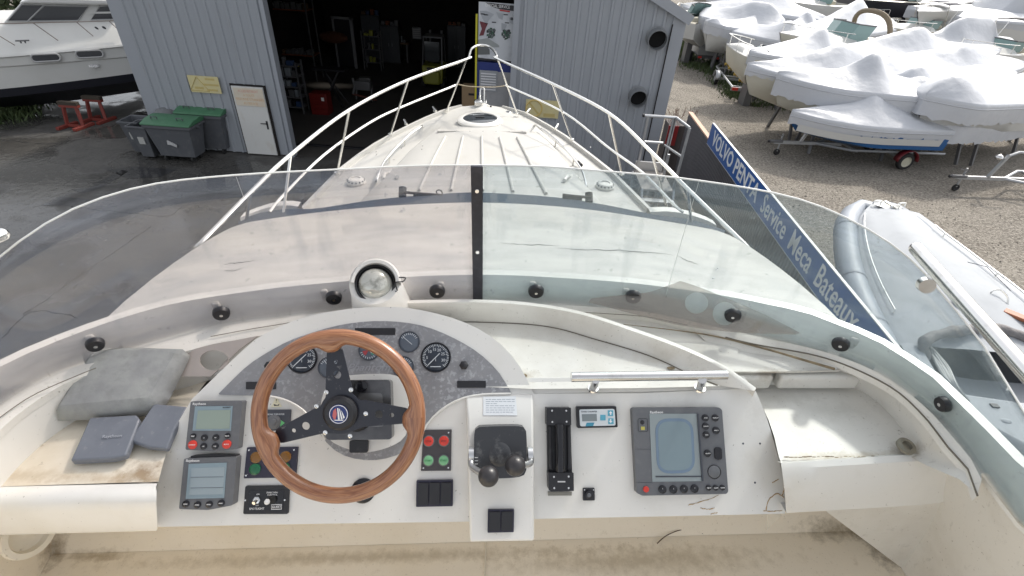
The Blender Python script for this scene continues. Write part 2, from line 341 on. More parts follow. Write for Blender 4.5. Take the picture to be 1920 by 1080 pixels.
for _ in range(3200):
    x, y = rnd.uniform(5.2,17), rnd.uniform(7.5,24); s = rnd.choice((.012,.016,.022,.035))*rnd.uniform(.6,1.2); a = rnd.uniform(0,6.28); q = [V((x+s*math.cos(a+k*2.09)*rnd.uniform(.7,1.2), y+s*math.sin(a+k*2.09)*rnd.uniform(.7,1.2), .002)) for k in range(3)]
    g.add(q+[V((x,y,s*.9))], [(0,1,3),(1,2,3),(2,0,3)])
o = part('loose_stones', g, mat('stone_pale', (.36,.335,.29), .9, n1=[(3, 2, .4, .6, (.17,.15,.13), .9)]), None, smooth=False, fix=False); tagd(o, 'loose pale stones scattered over the gravel yard', 'stones', kind='stuff')
# far ground rise and trees behind everything
leafM = mat('leaf_green', (.055,.085,.03), .7, n1=[(6, 3, .4, .7, (.10,.13,.045), .8)]); leafD = mat('leaf_dark', (.03,.05,.02), .7, n1=[(5, 3, .4, .7, (.06,.08,.03), .8)]); barkM = mat('bark', (.10,.08,.06), .9)
def foliage(g, c, rad, n, s, flat=1.0):
    for _ in range(n):
        while True:
            d = V((rnd.uniform(-1,1), rnd.uniform(-1,1), rnd.uniform(-1,1)))
            if .35 < d.length < 1: break
        p = V(c)+V((d.x*rad[0], d.y*rad[1], d.z*rad[2])); a = V((rnd.gauss(0,1), rnd.gauss(0,1), rnd.gauss(0,1)*flat)).normalized(); b = a.cross(V((rnd.gauss(0,1), rnd.gauss(0,1), rnd.gauss(0,1)))).normalized()
        q = s*rnd.uniform(.5,1.3); g.add([p-a*q, p+b*q*.45, p+a*q, p-b*q*.45], [(0,1,2,3)])
for k, (x, y, r, h, lab) in enumerate(((-31,31,3.0,3.4,'dense dark bush far behind the left yacht, at the top left corner'), (-26,34,2.6,3.0,'lower green bush right of the corner bush behind the left yacht'))):
    t = thing('bush', lab, 'bush', base=(x,y,0)); g = G()
    for _ in range(7): foliage(g, (x+rnd.uniform(-r,r), y+rnd.uniform(-1,1), h*rnd.uniform(.3,.6)), (r*.6,r*.6,h*.45), 380, .22)
    part('foliage', g, leafD if k == 0 else leafM, t, smooth=False, fix=False)
    g = G()
    for a in range(4): g.tube([V((x,y,0)), V((x+rnd.uniform(-.5,.5), y, h*.3)), V((x+rnd.uniform(-1.4,1.4), y+rnd.uniform(-.6,.6), h*.7))], .07, 6, rf=lambda t: .09*(1-t*.8))
    part('stem', g, barkM, t)
def grass(name, pts, n, s, lab):
    g = G(); P = [W(*p, z=0) for p in pts]
    tri = [(P[0], P[i], P[i+1]) for i in range(1, len(P)-1)]; ar = [((b-a).cross(c-a)).length for a, b, c in tri]
    cl = []
    for _ in range(max(6, n//90)):
        a, b, c = rnd.choices(tri, ar)[0]; r1, r2 = rnd.random(), rnd.random(); r1 = math.sqrt(r1); cl.append((a*(1-r1)+b*(r1*(1-r2))+c*(r1*r2), rnd.uniform(.25,.8)))
    for _ in range(n):
        c, r = rnd.choice(cl); p = c+V((rnd.gauss(0,1)*r*.6, rnd.gauss(0,1)*r*.6, 0)); h = s*rnd.uniform(.4,1.3); a = rnd.uniform(0,6.28); d = V((math.cos(a), math.sin(a), 0)); l = V((rnd.uniform(-.6,.6), rnd.uniform(-.6,.6), 1))*h
        w_ = h*.18; g.add([p-d*w_, p+d*w_, p+l+d*w_*.3, p+l-d*w_*.2], [(0,1,2,3)])
    o = part(name, g, leafM, None, smooth=False, fix=False); tagd(o, lab, 'grass', kind='stuff')
grass('grass', [(1275,60),(1300,52),(1345,85),(1362,120),(1385,165),(1420,200),(1385,190),(1340,160),(1305,138),(1278,112)], 7000, .17, 'ragged green grass growing around the small trailers beside the gravel lane')
grass('grass', [(1420,180),(1455,190),(1475,205),(1440,200)], 500, .12, 'sparse weeds on the gravel under the front wrapped boats')
grass('ground_plants', [(-30,188),(30,186),(48,205),(30,222),(-40,232)], 4500, .2, 'low green weeds under the bow of the left yacht')
# ================================================================== THE METAL WORKSHOP SHED
clad = mat('grey_cladding', (.325,.345,.375), .5, .05, n1=[(1.2, 8, .45, .75, (.28,.30,.325), .6, (3,3,.4)), (9, 6, .6, .8, (.37,.38,.40), .5, (2,2,.5)), (5, 8, .62, .75, (.20,.17,.14), .5, (4,4,.3))])
cladE = mat('flashing_grey', (.33,.35,.385), .45, .2)
dark = mat('shed_interior', (.012,.010,.009), .9); concr = mat('workshop_floor', (.055,.05,.045), .7, n1=[(1.5, 8, .45, .7, (.035,.032,.03), .7)])  # deep shade inside the shed is put into the near-black colour
YF = W(522, 291, z=.004).y
F_ = lambda px, py, off=0: W(px, py, y=YF-off)
xL, xO, xR0, xR = F_(213,0).x, F_(491,0).x, F_(972,0).x, F_(1277,28).x
ze = F_(1278,25).z; xP = (xL+xR)/2; zp = ze+.46*(xR-xP)
sh = thing('workshop_shed', 'large grey corrugated metal workshop shed with wide open dark doorway', 'shed', base=(xP, YF, 0))
def roofz_(x): return zp-.46*abs(x-xP)
def clad_wall(name, x0, x1, z0, ztop, y=YF, pitch=.27, d=.035):
    xs = []; x = x0
    while x < x1: xs += [(x, 0), (x+pitch*.52, 0), (x+pitch*.60, -d), (x+pitch*.80, -d), (x+pitch*.88, 0)]; x += pitch
    xs = [(a, b) for a, b in xs if a < x1]+[(x1, 0)]
    g = G().grid([[V((a, y+b, z0)) for a, b in xs], [V((a, y+b, ztop(a))) for a, b in xs]]); return part(name, g, clad, sh, sharp=20)
OZ = 5.4
clad_wall('front_wall', xL, xO, .03, roofz_); clad_wall('front_wall', xR0, xR, .03, roofz_); clad_wall('front_wall', xO, xR0, OZ, roofz_)
part('side_wall', G().box(((xR+.03), YF+7, ze/2), (.08, 14, ze)), clad, sh); part('side_wall', G().box((xL-.03, YF+7, ze/2), (.08, 14, ze)), clad, sh)
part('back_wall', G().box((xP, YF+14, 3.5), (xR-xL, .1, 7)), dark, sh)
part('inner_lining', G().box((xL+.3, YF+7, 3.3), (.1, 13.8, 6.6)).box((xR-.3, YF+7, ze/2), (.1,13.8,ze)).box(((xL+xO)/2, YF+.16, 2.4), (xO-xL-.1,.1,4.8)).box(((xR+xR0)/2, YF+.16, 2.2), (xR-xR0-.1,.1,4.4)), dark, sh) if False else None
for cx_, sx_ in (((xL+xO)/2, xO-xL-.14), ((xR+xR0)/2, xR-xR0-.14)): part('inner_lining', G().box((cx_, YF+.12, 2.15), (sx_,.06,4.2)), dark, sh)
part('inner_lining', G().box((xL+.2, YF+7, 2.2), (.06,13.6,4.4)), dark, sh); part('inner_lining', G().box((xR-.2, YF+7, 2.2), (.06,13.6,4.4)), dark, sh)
for s_ in (-1, 1):
    a, b = V((xP, 0, zp)), V((xP+s_*(xR-xP+.25), 0, zp-.46*(xR-xP+.25))); nrm2 = V((s_*.42,0,.9)).normalized()
    part('roof', G().prism([a+V((0,YF-.12,0)), b+V((0,YF-.12,0)), b+V((0,YF+14.2,0)), a+V((0,YF+14.2,0))], nrm2*.10), mat('roof_sheet', (.42,.40,.37), .6, n1=[(3,6,.5,.7,(.33,.31,.28),.6)]), sh)
    part('verge_trim', G().beam(a+V((0,YF-.15,-.02)), b+V((0,YF-.15,-.02)), .05, .22, up=nrm2), cladE, sh)
for x in (xL, xR): part('corner_flashing', G().box((x, YF-.022, (ze-.06)/2), (.34,.03,ze-.12)), cladE, sh)
part('corner_seam', G().box((F_(1222,259).x-.12, YF-.045, ze/2-.1), (.025,.02,ze-.3)), dark, sh)
part('door_jamb', G().box((xO-.01, YF+.06, OZ/2), (.10,.26,OZ)), cladE, sh); part('door_jamb', G().box((xR0-.02, YF+.06, OZ/2), (.16,.26,OZ)), cladE, sh)
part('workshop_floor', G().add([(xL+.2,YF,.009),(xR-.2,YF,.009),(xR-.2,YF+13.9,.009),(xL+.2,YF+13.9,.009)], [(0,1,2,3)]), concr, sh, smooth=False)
part('door_rail', G().box(((xO+xR0)/2-1, YF+.9, .05), (5,.12,.04)), blk, sh)
# pedestrian door with its sign
dP = [F_(467,285,.05), F_(522,291,.05), F_(492,163,.05), F_(433,161,.05)]
x0, x1, z1 = (dP[0].x+dP[3].x)/2, (dP[1].x+dP[2].x)/2, (dP[2].z+dP[3].z)/2
part('door_frame', G().box((x0-.03,YF-.05,z1/2),(.05,.06,z1)).box((x1+.03,YF-.05,z1/2),(.05,.06,z1)).box(((x0+x1)/2,YF-.05,z1+.03),(x1-x0+.11,.06,.05)), dark, sh) if False else part('door_frame', G().prism([V((x0-.05,YF-.02,0)), V((x0-.05,YF-.02,z1+.05)), V((x1+.07,YF-.02,z1+.05)), V((x1+.07,YF-.02,0))], (0,-.03,0)), dark, sh)
dw = part('door', G().box(((x0+x1)/2, YF-.075, z1/2+.02), (x1-x0, .045, z1-.04)), mat('door_white', (.60,.60,.58), .5, n1=[(3, 7, .55, .75, (.45,.40,.33), .6, (1,1,.5))]), sh)
hx = F_(500,232,.12); part('door_handle', G().box(hx+V((0,.03,-.05)), (.05,.03,.24)).beam(hx+V((0,-.02,0)), hx+V((-.16,-.03,.0)), .025, .02), blk, dw)
sgm = mat('faded_sign_red', (.60,.28,.22), .7); sw = mat('sign_white', (.62,.56,.46), .6, n1=[(4, 6, .45, .7, (.55,.42,.32), .6)])
a, b = F_(434,166,.11), F_(497,200,.11); cx = (x0+x1)/2+.02; cz = (F_(465,166,.11).z+F_(470,199,.11).z)/2; sgn = part('door_sign', G().box((cx, YF-.105, cz), (x1-x0-.06, .012, (F_(465,166,.11).z-F_(470,199,.11).z))), sw, dw)
for k, s in enumerate(('ACCES INTERDIT', 'A TOUTE', 'PERSONNE ETRANGERE', 'AU SERVICE')): text('sign_lettering', s, .095, V((cx, YF-.112, cz+.16-.11*k)), (1,0,0), (0,0,1), sgm if k == 0 else mat('faded_orange', (.60,.38,.20), .7), sgn, sx=.78)
ysm = mat('faded_yellow_sign', (.60,.53,.28), .6, n1=[(5, 6, .45, .7, (.52,.47,.30), .7)]); fad = mat('faded_sign_print', (.50,.40,.16), .7)
def wsign(lab, c4, off=.06):
    P = [F_(*p, off) for p in c4]; x0, x1 = (P[0].x+P[3].x)/2, (P[1].x+P[2].x)/2; za, zb_ = (P[0].z+P[1].z)/2, (P[2].z+P[3].z)/2
    t = thing('warning_sign', lab, 'sign', base=((x0+x1)/2, YF-off, zb_)); b_ = part('sign_board', G().box(((x0+x1)/2, YF-off, (za+zb_)/2), (x1-x0, .015, za-zb_)), ysm, t); return t, b_, x0, x1, zb_, za
t, b_, x0, x1, z0, z1 = wsign('faded yellow warning sign with a triangle on the left shed wall above the bins', ((350,141),(408,144),(416,176),(360,172)))
zc = (z0+z1)/2; xt = x0+(x1-x0)*.3
P = [V((xt-.26,YF-.072,zc-.17)), V((xt+.26,YF-.072,zc-.17)), V((xt,YF-.072,zc+.2))]; part('triangle_mark', G().tube(P, .014, 6, closed=True), fad, t)
g = G(); 
for z, w_ in ((.15,.26),(0,.42),(-.14,.30)): g.beam(V((x0+(x1-x0)*.74-w_/2,YF-.07,zc+z)), V((x0+(x1-x0)*.74+w_/2,YF-.07,zc+z)), .004, .05)
for z, w_ in ((.15,.26),(0,.42),(-.14,.30)): part('worn_lettering', G().beam(V((x0+(x1-x0)*.72-w_/2,YF-.07,zc+z)), V((x0+(x1-x0)*.72+w_/2,YF-.07,zc+z)), .004, .05), fad, t)
part('worn_lettering', G().beam(V((xt-.12,YF-.07,zc-.1)), V((xt+.12,YF-.07,zc-.1)), .004, .06), fad, t)
t, b_, x0, x1, z0, z1 = wsign('faded yellow prohibition sign with a slashed circle on the right shed wall behind the bow', ((986,186),(1047,189),(1049,222),(985,219)))
zc = (z0+z1)/2; xt = x0+(x1-x0)*.25; part('circle_mark', G().tube([V((xt+.22*math.cos(a), YF-.07, zc+.22*math.sin(a))) for a in [k*.26 for k in range(24)]], .022, 6, closed=True), mat('faded_amber', (.58,.44,.16), .7), t)
part('slash_mark', G().beam(V((xt-.15,YF-.072,zc+.16)), V((xt+.15,YF-.072,zc-.16)), .006, .045), fad, t); part('worn_lettering', G().beam(V((x1-.42,YF-.07,zc-.16)), V((x1-.1,YF-.07,zc-.16)), .004, .09), fad, t)
for (px, py), r_px in (((1233,79),15), ((1197,189),14.5)):
    p = F_(px, py, .32); c = V((p.x, YF, p.z+.02)); r = r_px*15.2/F
    v = part('wall_vent', G().lathe([(r*1.08,0),(r*1.08,.02),(r*.98,.03),(r,.30),(r*.92,.30),(r*.9,.03),(0,.03)], c+V((0,-.03,.05)), (0,-1,-.12), 30), mat('vent_grey', (.22,.23,.24), .5, .3), sh)
    part('vent_dark', G().lathe([(r*.915,.12),(0,.12)], c+V((0,-.03,.05)), (0,-1,-.12), 30), mat('void_black', (.004,.004,.004), .9), v)
# ================================================================== THE MOTOR YACHT WE STAND ON
Y = thing('motor_yacht', 'large white flybridge motor yacht in the foreground with wooden steering wheel and tinted wraparound screen', 'motor yacht', (0, 3, -5.9), MB)
def lerpx(pts, y):                                # pts (y, x) descending y
    for (y0, x0), (y1, x1) in zip(pts, pts[1:]):
        if y <= y0 and y >= y1: return x0+(x1-x0)*(y0-y)/(y0-y1)
    return pts[-1][1] if y < pts[-1][0] else pts[0][1]
def yx(pl, z): return [(p.y, p.x) for p in (B(a, b, z=z) for a, b in pl)]
ZD = -2.3
gl_ = [(8.0, -.03)]+yx([(870,197),(837,207),(785,229),(739,252),(689,280),(638,318),(568,390)], ZD)+[(3.5,-1.9),(2,-1.95),(-3,-1.95)]
gr_ = [(8.0, -.01)]+yx([(942,200),(987,215),(1025,235),(1071,264),(1149,324),(1227,402)], ZD)+[(3.4,1.9),(2,1.95),(-3,1.95)]
tl_ = [(7.7,-.12)]+yx([(860,215),(802,258),(763,300),(712,370)], ZD)+[(3.2,-1.4)]
tr_ = [(7.6,.12)]+yx([(968,219),(1028,269),(1055,308),(1087,359)], ZD)+[(3.2,1.35)]
def trunk_h(y): return max(0, min(1, (7.0-y)/2.6))*.2
ys = [8.0-.02, 7.95, 7.8, 7.6, 7.3, 7, 6.6, 6.2, 5.8, 5.4, 5, 4.7, 4.45, 4.27, 4.1, 3.8, 3.4, 3, 2.5, 2, 1, -3]
rows = []
for y in ys:
    a, b = lerpx(gl_, y), lerpx(gr_, y); h = trunk_h(y); t0, t1 = lerpx(tl_, y), lerpx(tr_, y); wd = min(1, (b-a)/1.2)
    t0, t1 = max(t0, a+.02+.15*wd), min(t1, b-.02-.15*wd); e = .012+.05*wd
    row = [(a, y, ZD-.08), (a, y, ZD), (a+e*.3, y, ZD+.045*wd), (a+e*.9, y, ZD+.045*wd), (a+e, y, ZD), (t0, y, ZD+.02), (t0+.03*wd, y, ZD+.025+h*.8), (t0+.07*wd, y, ZD+.03+h)]
    n = 7
    for k in range(1, n): f = k/n; row.append((t0+.07*wd+(t1-t0-.14*wd)*f, y, ZD+.03+h+.05*wd*math.sin(math.pi*f)))
    row += [(t1-.07*wd, y, ZD+.03+h), (t1-.03*wd, y, ZD+.025+h*.8), (t1, y, ZD+.02), (b-e, y, ZD), (b-e*.9, y, ZD+.045*wd), (b-e*.3, y, ZD+.045*wd), (b, y, ZD), (b, y, ZD-.08)]
    rows.append([V(p) for p in row])
part('foredeck', G().grid(rows), deckM, Y, sharp=50)
def deckz(x, y): 
    t0, t1 = lerpx(tl_, y), lerpx(tr_, y)
    return ZD+.03+trunk_h(y)+.05*max(0, math.sin(math.pi*max(0, min(1, (x-t0)/(t1-t0))))) if t0 < x < t1 else ZD+.01
def on_deck(px, py, up=0):
    p = B(px, py, z=ZD)
    for _ in range(4): p = B(px, py, z=deckz(p.x, p.y)+up)
    return p
# hull below the sheer
rows = []
for y in ys:
    a, b = lerpx(gl_, y), lerpx(gr_, y); c = (a+b)/2; q = max(0, min(1, (8.05-y)/4)); row = []
    for f, zz in ((1,-.08), (.97,-.5), (.90-.12*(1-q),-1.1), (.8-.35*(1-q),-1.9), (0,-2.5+.9*(1-q)**2)): row.append(V((c+(a-c)*f, y-(1-q)*.35*(-zz-.08), ZD+zz)))
    for f, zz in ((.8-.35*(1-q),-1.9), (.90-.12*(1-q),-1.1), (.97,-.5), (1,-.08)): row.append(V((c+(b-c)*f, y-(1-q)*.35*(-zz-.08), ZD+zz)))
    rows.append(row)
g = G().grid(rows); g.add(rows[-1], [tuple(range(9))]); part('hull', g, gel, Y, sharp=40)
for x0 in (-1.3, 1.3):   # keel cradle kept under the hull
    pass
# non-skid ribs and step strip on the coachroof
for pts in ([(835,256),(812,300),(786,357)], [(868,256),(858,300),(846,357)], [(903,256),(904,300),(905,357)], [(937,258),(948,300),(962,359)], [(970,258),(994,305),(1024,363)]):
    P = [on_deck(*p, up=.006) for p in curve_px(pts, 9)]
    part('deck_rib', G().tube(P, .016, 8), deckM, Y)
part('deck_step_strip', G().beam(on_deck(820,246,.012), on_deck(987,248,.012), .05, .03), gelD, Y, bevel=.004)
g = G()
for i in range(7): p = on_deck(832+i*24.5, 246.5, .03); g.cyl(p, p+V((0,0,.004)), .007, n=8)
part('strip_screws', g, steel, Y)
# deck hatch
hc = on_deck(900, 228, .0); hr = .26
part('deck_hatch_frame', G().lathe([(hr+.05,0),(hr+.05,.03),(hr+.02,.05),(hr-.02,.055),(hr-.03,.03)], hc, (0,0,1), 40), gel, Y)
h_ = part('deck_hatch', G().lathe([(0,.052),(hr-.06,.052),(hr-.02,.045),(hr-.02,.02)], hc, (0,0,1), 40), winG, Y)
part('hatch_hinge', G().box(hc+V((.0,.02,.058)), (.12,.03,.01)), blk, h_)
# round deck lights / vents
for px, py in ((668,343), (1134,351)):
    p = on_deck(px, py); v = part('deck_vent', G().lathe([(.10,0),(.10,.02),(.075,.05),(.05,.055),(.05,.045),(0,.045)], p, (0,0,1), 28), steel if px > 0 else gel, Y)
    v.data.materials[0] = gel
    g = G()
    for k in range(14): a = 2*math.pi*k/14; g.box(p+V((.088*math.cos(a), .088*math.sin(a), .034)), (.012,.012,.012), Matrix.Rotation(a, 3, 'Z'))
    part('vent_slot', g, blk, v)
for px, py in ((953,210), (966,211)): p = on_deck(px, py); part('deck_filler', G().lathe([(0,.01),(.03,.01),(.04,0)], p, (0,0,1), 16), steel, Y)
# anchor gear at the stem
p = B(897, 192, z=ZD+.06)
g = G().box(p+V((0,-.05,0)), (.12,.14,.10)); w_ = part('windlass', g, steel, Y, bevel=.02)
g = G().tube([p+V((.03,.05,.0)), p+V((.03,.09,.16)), p+V((.06,.11,.2)), p+V((.09,.09,.16)), p+V((.09,.05,0))], .011, 8, sub=4); part('anchor_roller_hoop', g, steel, Y)
g = G().box(p+V((.06,.2,-.02)), (.14,.4,.05)); part('anchor_roller', g, steel, Y, bevel=.01)
for dx in (.14, .19): part('deck_switch', G().cyl(p+V((dx+.0,-.1,-.06)), p+V((dx,-.1,-.02)), .014), blk, Y)
# cleats
def cleat(px, py, sgn):
    p = on_deck(px, py); d = V((.32*sgn, 1, 0)).normalized()*.10; u = V((0,0,.05))
    g = G().tube([p-d+u, p+u, p+d+u], .016, 10); g.tube([p-d*.4, p-d*.4+u], .013, 8); g.tube([p+d*.4, p+d*.4+u], .013, 8)
    part('cleat', g, steelW, Y)
for a in ((815,211,-1), (761,236,-1), (990,214,1), (1043,244,1)): cleat(*a)
# grab rails along the coachroof
def grab(pts, name, m, r=.012):
    P = [on_deck(*p, up=.09) for p in curve_px(pts, 14)]; a, b = on_deck(*pts[0]), on_deck(*pts[-1])
    g = G().tube([a]+P+[b], r, 8)
    for k in (4, 8): g.tube([P[k]-V((0,0,.1)), P[k]], r*.9, 6)
    part(name, g, m, Y)
grab([(792,236),(768,252),(738,282),(718,308),(705,340)], 'grab_rail', steelW)
grab([(1003,234),(1030,252),(1062,282),(1090,318),(1100,352)], 'grab_rail', steel)
P = [on_deck(*p, up=.05) for p in curve_px([(1010,240),(1042,266),(1068,288),(1084,304)], 12)]
bh = part('boat_hook', G().tube(P, .008, 8), steel, Y); part('boat_hook_tip', G().cyl(P[-1], P[-1]+(P[-1]-P[-2]).normalized()*.1, .02), blk, bh)
for px, py in ((789,375-20), (1075,365)): pass
for pts in ([(720,336),(722,326),(738,326),(745,332)], [(1058,338),(1066,330),(1082,332),(1088,340)]):
    part('deck_fitting', G().tube([on_deck(*p, up=.02) for p in pts], .02, 8, sub=3), gel, Y)
g = G()
for i in range(26): p = on_deck(rnd.choice((rnd.uniform(700,800), rnd.uniform(1020,1110))), rnd.uniform(258,345), .0); g.cyl(p, p+V((0,0,.006)), .008, n=8)
part('deck_screws', g, steel, Y)
# windscreen band and brow
brow = curve_px([(448,423),(470,417),(533,408),(631,396),(747,386),(903,381),(1075,391),(1230,414),(1340,432),(1357,438)], 41)
base = curve_px([(446,417),(470,402),(514,393),(549,391),(592,391),(708,374),(833,363),(903,361),(1032,369),(1118,381),(1227,402),(1300,412),(1360,432)], 41)
bz = lambda i: -1.60-.13*abs(i/20-1)**2.2
BR = [B(*p, z=bz(i)) for i, p in enumerate(brow)]
BS = [B(*p, z=-2.02-.13*abs(i/20-1)**2) for i, p in enumerate(base)]
part('windscreen', G().grid([BS, BR]), mat('cabin_glass', (.035,.05,.075), .75, spec=.15), Y)
part('brow_trim', G().tube([p+V((0,.005,-.012)) for p in BR], .014, 8), gelD, Y)
for pts in ([(452,414),(485,401),(518,392),(549,391),(560,393)], [(1218,403),(1255,402),(1290,408),(1322,418),(1342,428)]):
    P = [B(*p, z=-2.08) for p in curve_px(pts, 9)]; part('side_deck_moulding', G().grid([[p+V((0,-.02,-.03)) for p in P], [p+V((0,.0,.03)) for p in P], [p+V((0,.09,.03)) for p in P], [p+V((0,.11,-.2)) for p in P]]), gel, Y)
# wipers
def wiper(pts, hub):
    P = [B(*p, z=-1.97) for p in pts]; g = G().tube(P, .013, 8, sub=4); h = part('wiper', g, blk, Y)
    q = B(*hub, z=-1.99); part('wiper_motor', G().cyl(q-V((0,.03,.02)), q+V((0,.03,.04)), .035), blk, h)
    a, b = P[-1], P[-2]; part('wiper_blade', G().beam(P[1]+V((0,0,-.02)), P[-1]+V((0,0,-.02)), .015, .03), rub, h)
wiper([(754,360),(775,362),(800,364),(828,366)], (755,362)); wiper([(1108,371),(1092,369),(1070,367),(1055,365)], (1104,372))
part('wiper_hose', G().tube([B(822,366,z=-1.9), B(818,359,z=-1.86), B(824,356,z=-1.86), B(829,361,z=-1.9), B(827,372,z=-1.93)], .006, 6, sub=4), blk, Y)
# --------------------------------------------------------------- flybridge coaming
ZC, ZT = -.95, -.885
cpx = curve_px([(0,747),(49,717),(102,690),(171,667),(285,633),(407,601),(525,585),(656,571),(775,562),(900,559),(1000,559),(1100,565),(1200,576),(1337,603),(1450,627),(1577,662),(1655,695),(1731,748),(1779,789),(1826,849),(1915,967)], 90)
tpx = curve_px([(0,686),(81,650),(183,611),(300,575),(400,556),(525,539),(619,530),(700,523),(806,517),(911,515),(1000,518),(1178,530),(1337,551),(1437,570),(1518,588),(1578,612),(1637,635),(1696,671),(1755,712),(1814,772),(1868,825),(1920,881)], 90)
Cc = [B(*p, z=ZC) for p in cpx]; Tc = [B(*p, z=ZT) for p in tpx]
ex = lambda L_, s, z, d: [V((s*x, y, z)) for x, y in d]
Cc = ex(0, -1, ZC, [(1.30,-2.2),(1.29,-.6),(1.27,0),(1.23,.4),(1.19,.66)]) + Cc + ex(0, 1, ZC, [(1.17,.2),(1.22,-.3),(1.26,-.9),(1.28,-2.2)])
tl0, tr0 = Tc[0], Tc[-1]
Tc = ex(0, -1, ZT, [(1.38,-2.2),(1.37,-.6),(1.35,0),(1.31,.4),(abs(tl0.x)+.035,.72)]) + Tc + ex(0, 1, ZT, [(1.24,.2),(1.29,-.3),(1.33,-.9),(1.35,-2.2)])
def match(Cv, Tv, n):                               # pair the base curve with the top curve by angle about the helm
    a = lambda p: math.atan2(p.x, p.y+.6)
    A = [a(p) for p in Cv]; T_ = [a(p) for p in Tv]; out = []
    lo, hi = max(A[0], T_[0]), min(A[-1], T_[-1])
    def at(P, Q, t):
        for i in range(len(Q)-1):
            if Q[i] <= t <= Q[i+1]: return P[i].lerp(P[i+1], (t-Q[i])/max(1e-9, Q[i+1]-Q[i]))
        return P[0] if t < Q[0] else P[-1]
    for k in range(n): t = lo+(hi-lo)*k/(n-1); out.append((at(Cv, A, t), at(Tv, T_, t)))
    return out
CT = match(Cc, Tc, 160)
Cm = [a for a, b in CT]; Tm = [b for a, b in CT]
def outw(i, P=Cm):
    t = (P[min(i+1, len(P)-1)]-P[max(i-1, 0)]); return V((-t.y, t.x, 0)).normalized()
flat = lambda p, z: V((p.x, p.y, z))
g = G().grid([[c+V((0,0,-.03)) for c in Cm], Cm, [c.lerp(t, .9) for c, t in zip(Cm, Tm)], Tm, [t+outw(i)*.025+V((0,0,.002)) for i, t in enumerate(Tm)], [t+outw(i)*.06+V((0,0,-.05)) for i, t in enumerate(Tm)]])
part('screen_coaming', g, gel, Y, sharp=40)
# roof / brow moulding in front of the coaming
L0 = min(range(len(Tm)), key=lambda i: (Tm[i]-B(140,618,z=ZT)).length); R0 = min(range(len(Tm)), key=lambda i: (Tm[i]-B(1598,618,z=ZT)).length)
fr_ = resample([Tm[i]+outw(i)*.05+V((0,0,-.04)) for i in range(L0, R0+1)], 41)
rows = []
for k in range(13):
    f = k/12; row = []
    for i in range(41):
        a, b = fr_[i], BR[i]; p = a.lerp(b, f); p.z = a.z+(b.z-a.z)*(f**1.25) + .04*math.sin(math.pi*f)
        p.x *= 1-.08*math.sin(math.pi*f**.85)*abs(i/20-1)**3
        row.append(p)
    rows.append(row)
part('cabin_roof', G().grid(rows), gelD, Y, sharp=60)
for s_, e_ in ((0, 0), (1, -1)):                   # cabin sides under the roof edge
    edge = [r[e_] for r in rows]; o_ = V((.06 if e_ == 0 else -.06, 0, 0))
    g = G().grid([edge, [p+o_*.5+V((0,0,-.06)) for p in edge], [p+o_+V((0,0,-.3)) for p in edge], [V((p.x*.93, p.y, -2.4)) for p in edge]])
    part('cabin_side', g, gelD, Y, sharp=60)
for rg in (range(0, L0+2), range(R0-1, len(Tm))):
    P = [Tm[i]+outw(i)*.06+V((0,0,-.05)) for i in rg]; Q = [outw(i) for i in rg]
    part('flybridge_side', G().grid([P, [p+q*.06+V((0,0,-.25)) for p, q in zip(P, Q)], [p+q*.14+V((0,0,-.6)) for p, q in zip(P, Q)], [p+q*.25+V((0,0,-1.45)) for p, q in zip(P, Q)]]), gel, Y, sharp=60)
crk = mat('crazing_line', (.30,.28,.26), .8)
def roofz(px, py):
    p = B(px, py, z=-1.2)
    best = min(((PB(q)[0]-px)**2+(PB(q)[1]-py)**2, q) for r in rows for q in r)[1] if False else None
    return p
def onroof(px, py):
    best = None
    for r in range(12):
        for i in range(40):
            q = [rows[r][i], rows[r][i+1], rows[r+1][i+1], rows[r+1][i]]
            X = [PB(v) for v in q]; x0, x1 = min(a for a, b in X), max(a for a, b in X); y0, y1 = min(b for a, b in X), max(b for a, b in X)
            if x0-1 <= px <= x1+1 and y0-1 <= py <= y1+1:
                n = (q[1]-q[0]).cross(q[3]-q[0]).normalized(); return B(px, py, pl=(q[0], n))+V((0,0,.0015))
    return None
g = G()
for pts in ([(938,456),(990,459),(1050,461)], [(1045,466),(1110,469),(1165,470),(1210,477)], [(1160,472),(1220,474),(1262,478)], [(1270,480),(1290,490),(1310,496)], [(418,496),(450,493),(478,489)], [(420,508),(440,507),(455,503)]):
    P = [onroof(a+rnd.uniform(-1,1), b+rnd.uniform(-1,1)) for a, b in curve_px(pts, 14)]; P = [p for p in P if p]
    if len(P) > 2: g.tube(P, .0009, 5, rf=lambda t: .0003+.0013*math.sin(math.pi*t)*rnd.uniform(.4,1))
part('surface_cracks', g, crk, Y)
# --------------------------------------------------------------- tinted wraparound screen
top_px = [(-60,560),(0,487),(56,437),(100,410),(137,391),(222,363),(322,343),(480,328),(700,317),(911,311),(1040,316),(1165,327),(1325,343),(1450,363),(1530,385),(1610,420),(1680,468),(1740,524),(1800,592),(1860,680),(1920,780),(1990,900)]
tsp = [(p.x, p.y) for p in spline([V((a,b,0)) for a, b in top_px], 6)]
def topy(x):
    for (a, b), (c, d) in zip(tsp, tsp[1:]):
        if a <= x <= c: return b+(d-b)*(x-a)/(c-a+1e-9)
    return None
scr = []
for i, c in enumerate(Cm):
    o = outw(i); b = c-o*.006+V((0,0,-.012)); hh = None
    S = lambda h: b+V((0,0,h))-o*.15*h
    lo = 0
    for k in range(1, 121):
        h = k*.006; q = PB(S(h)); ty = topy(q[0])
        if ty is not None and q[1] <= ty: hh = h; break
    if BF.transposed()[2].dot(c) < .25: hh = None
    scr.append([b, o, hh, S])
val = [i for i, s in enumerate(scr) if s[2]]
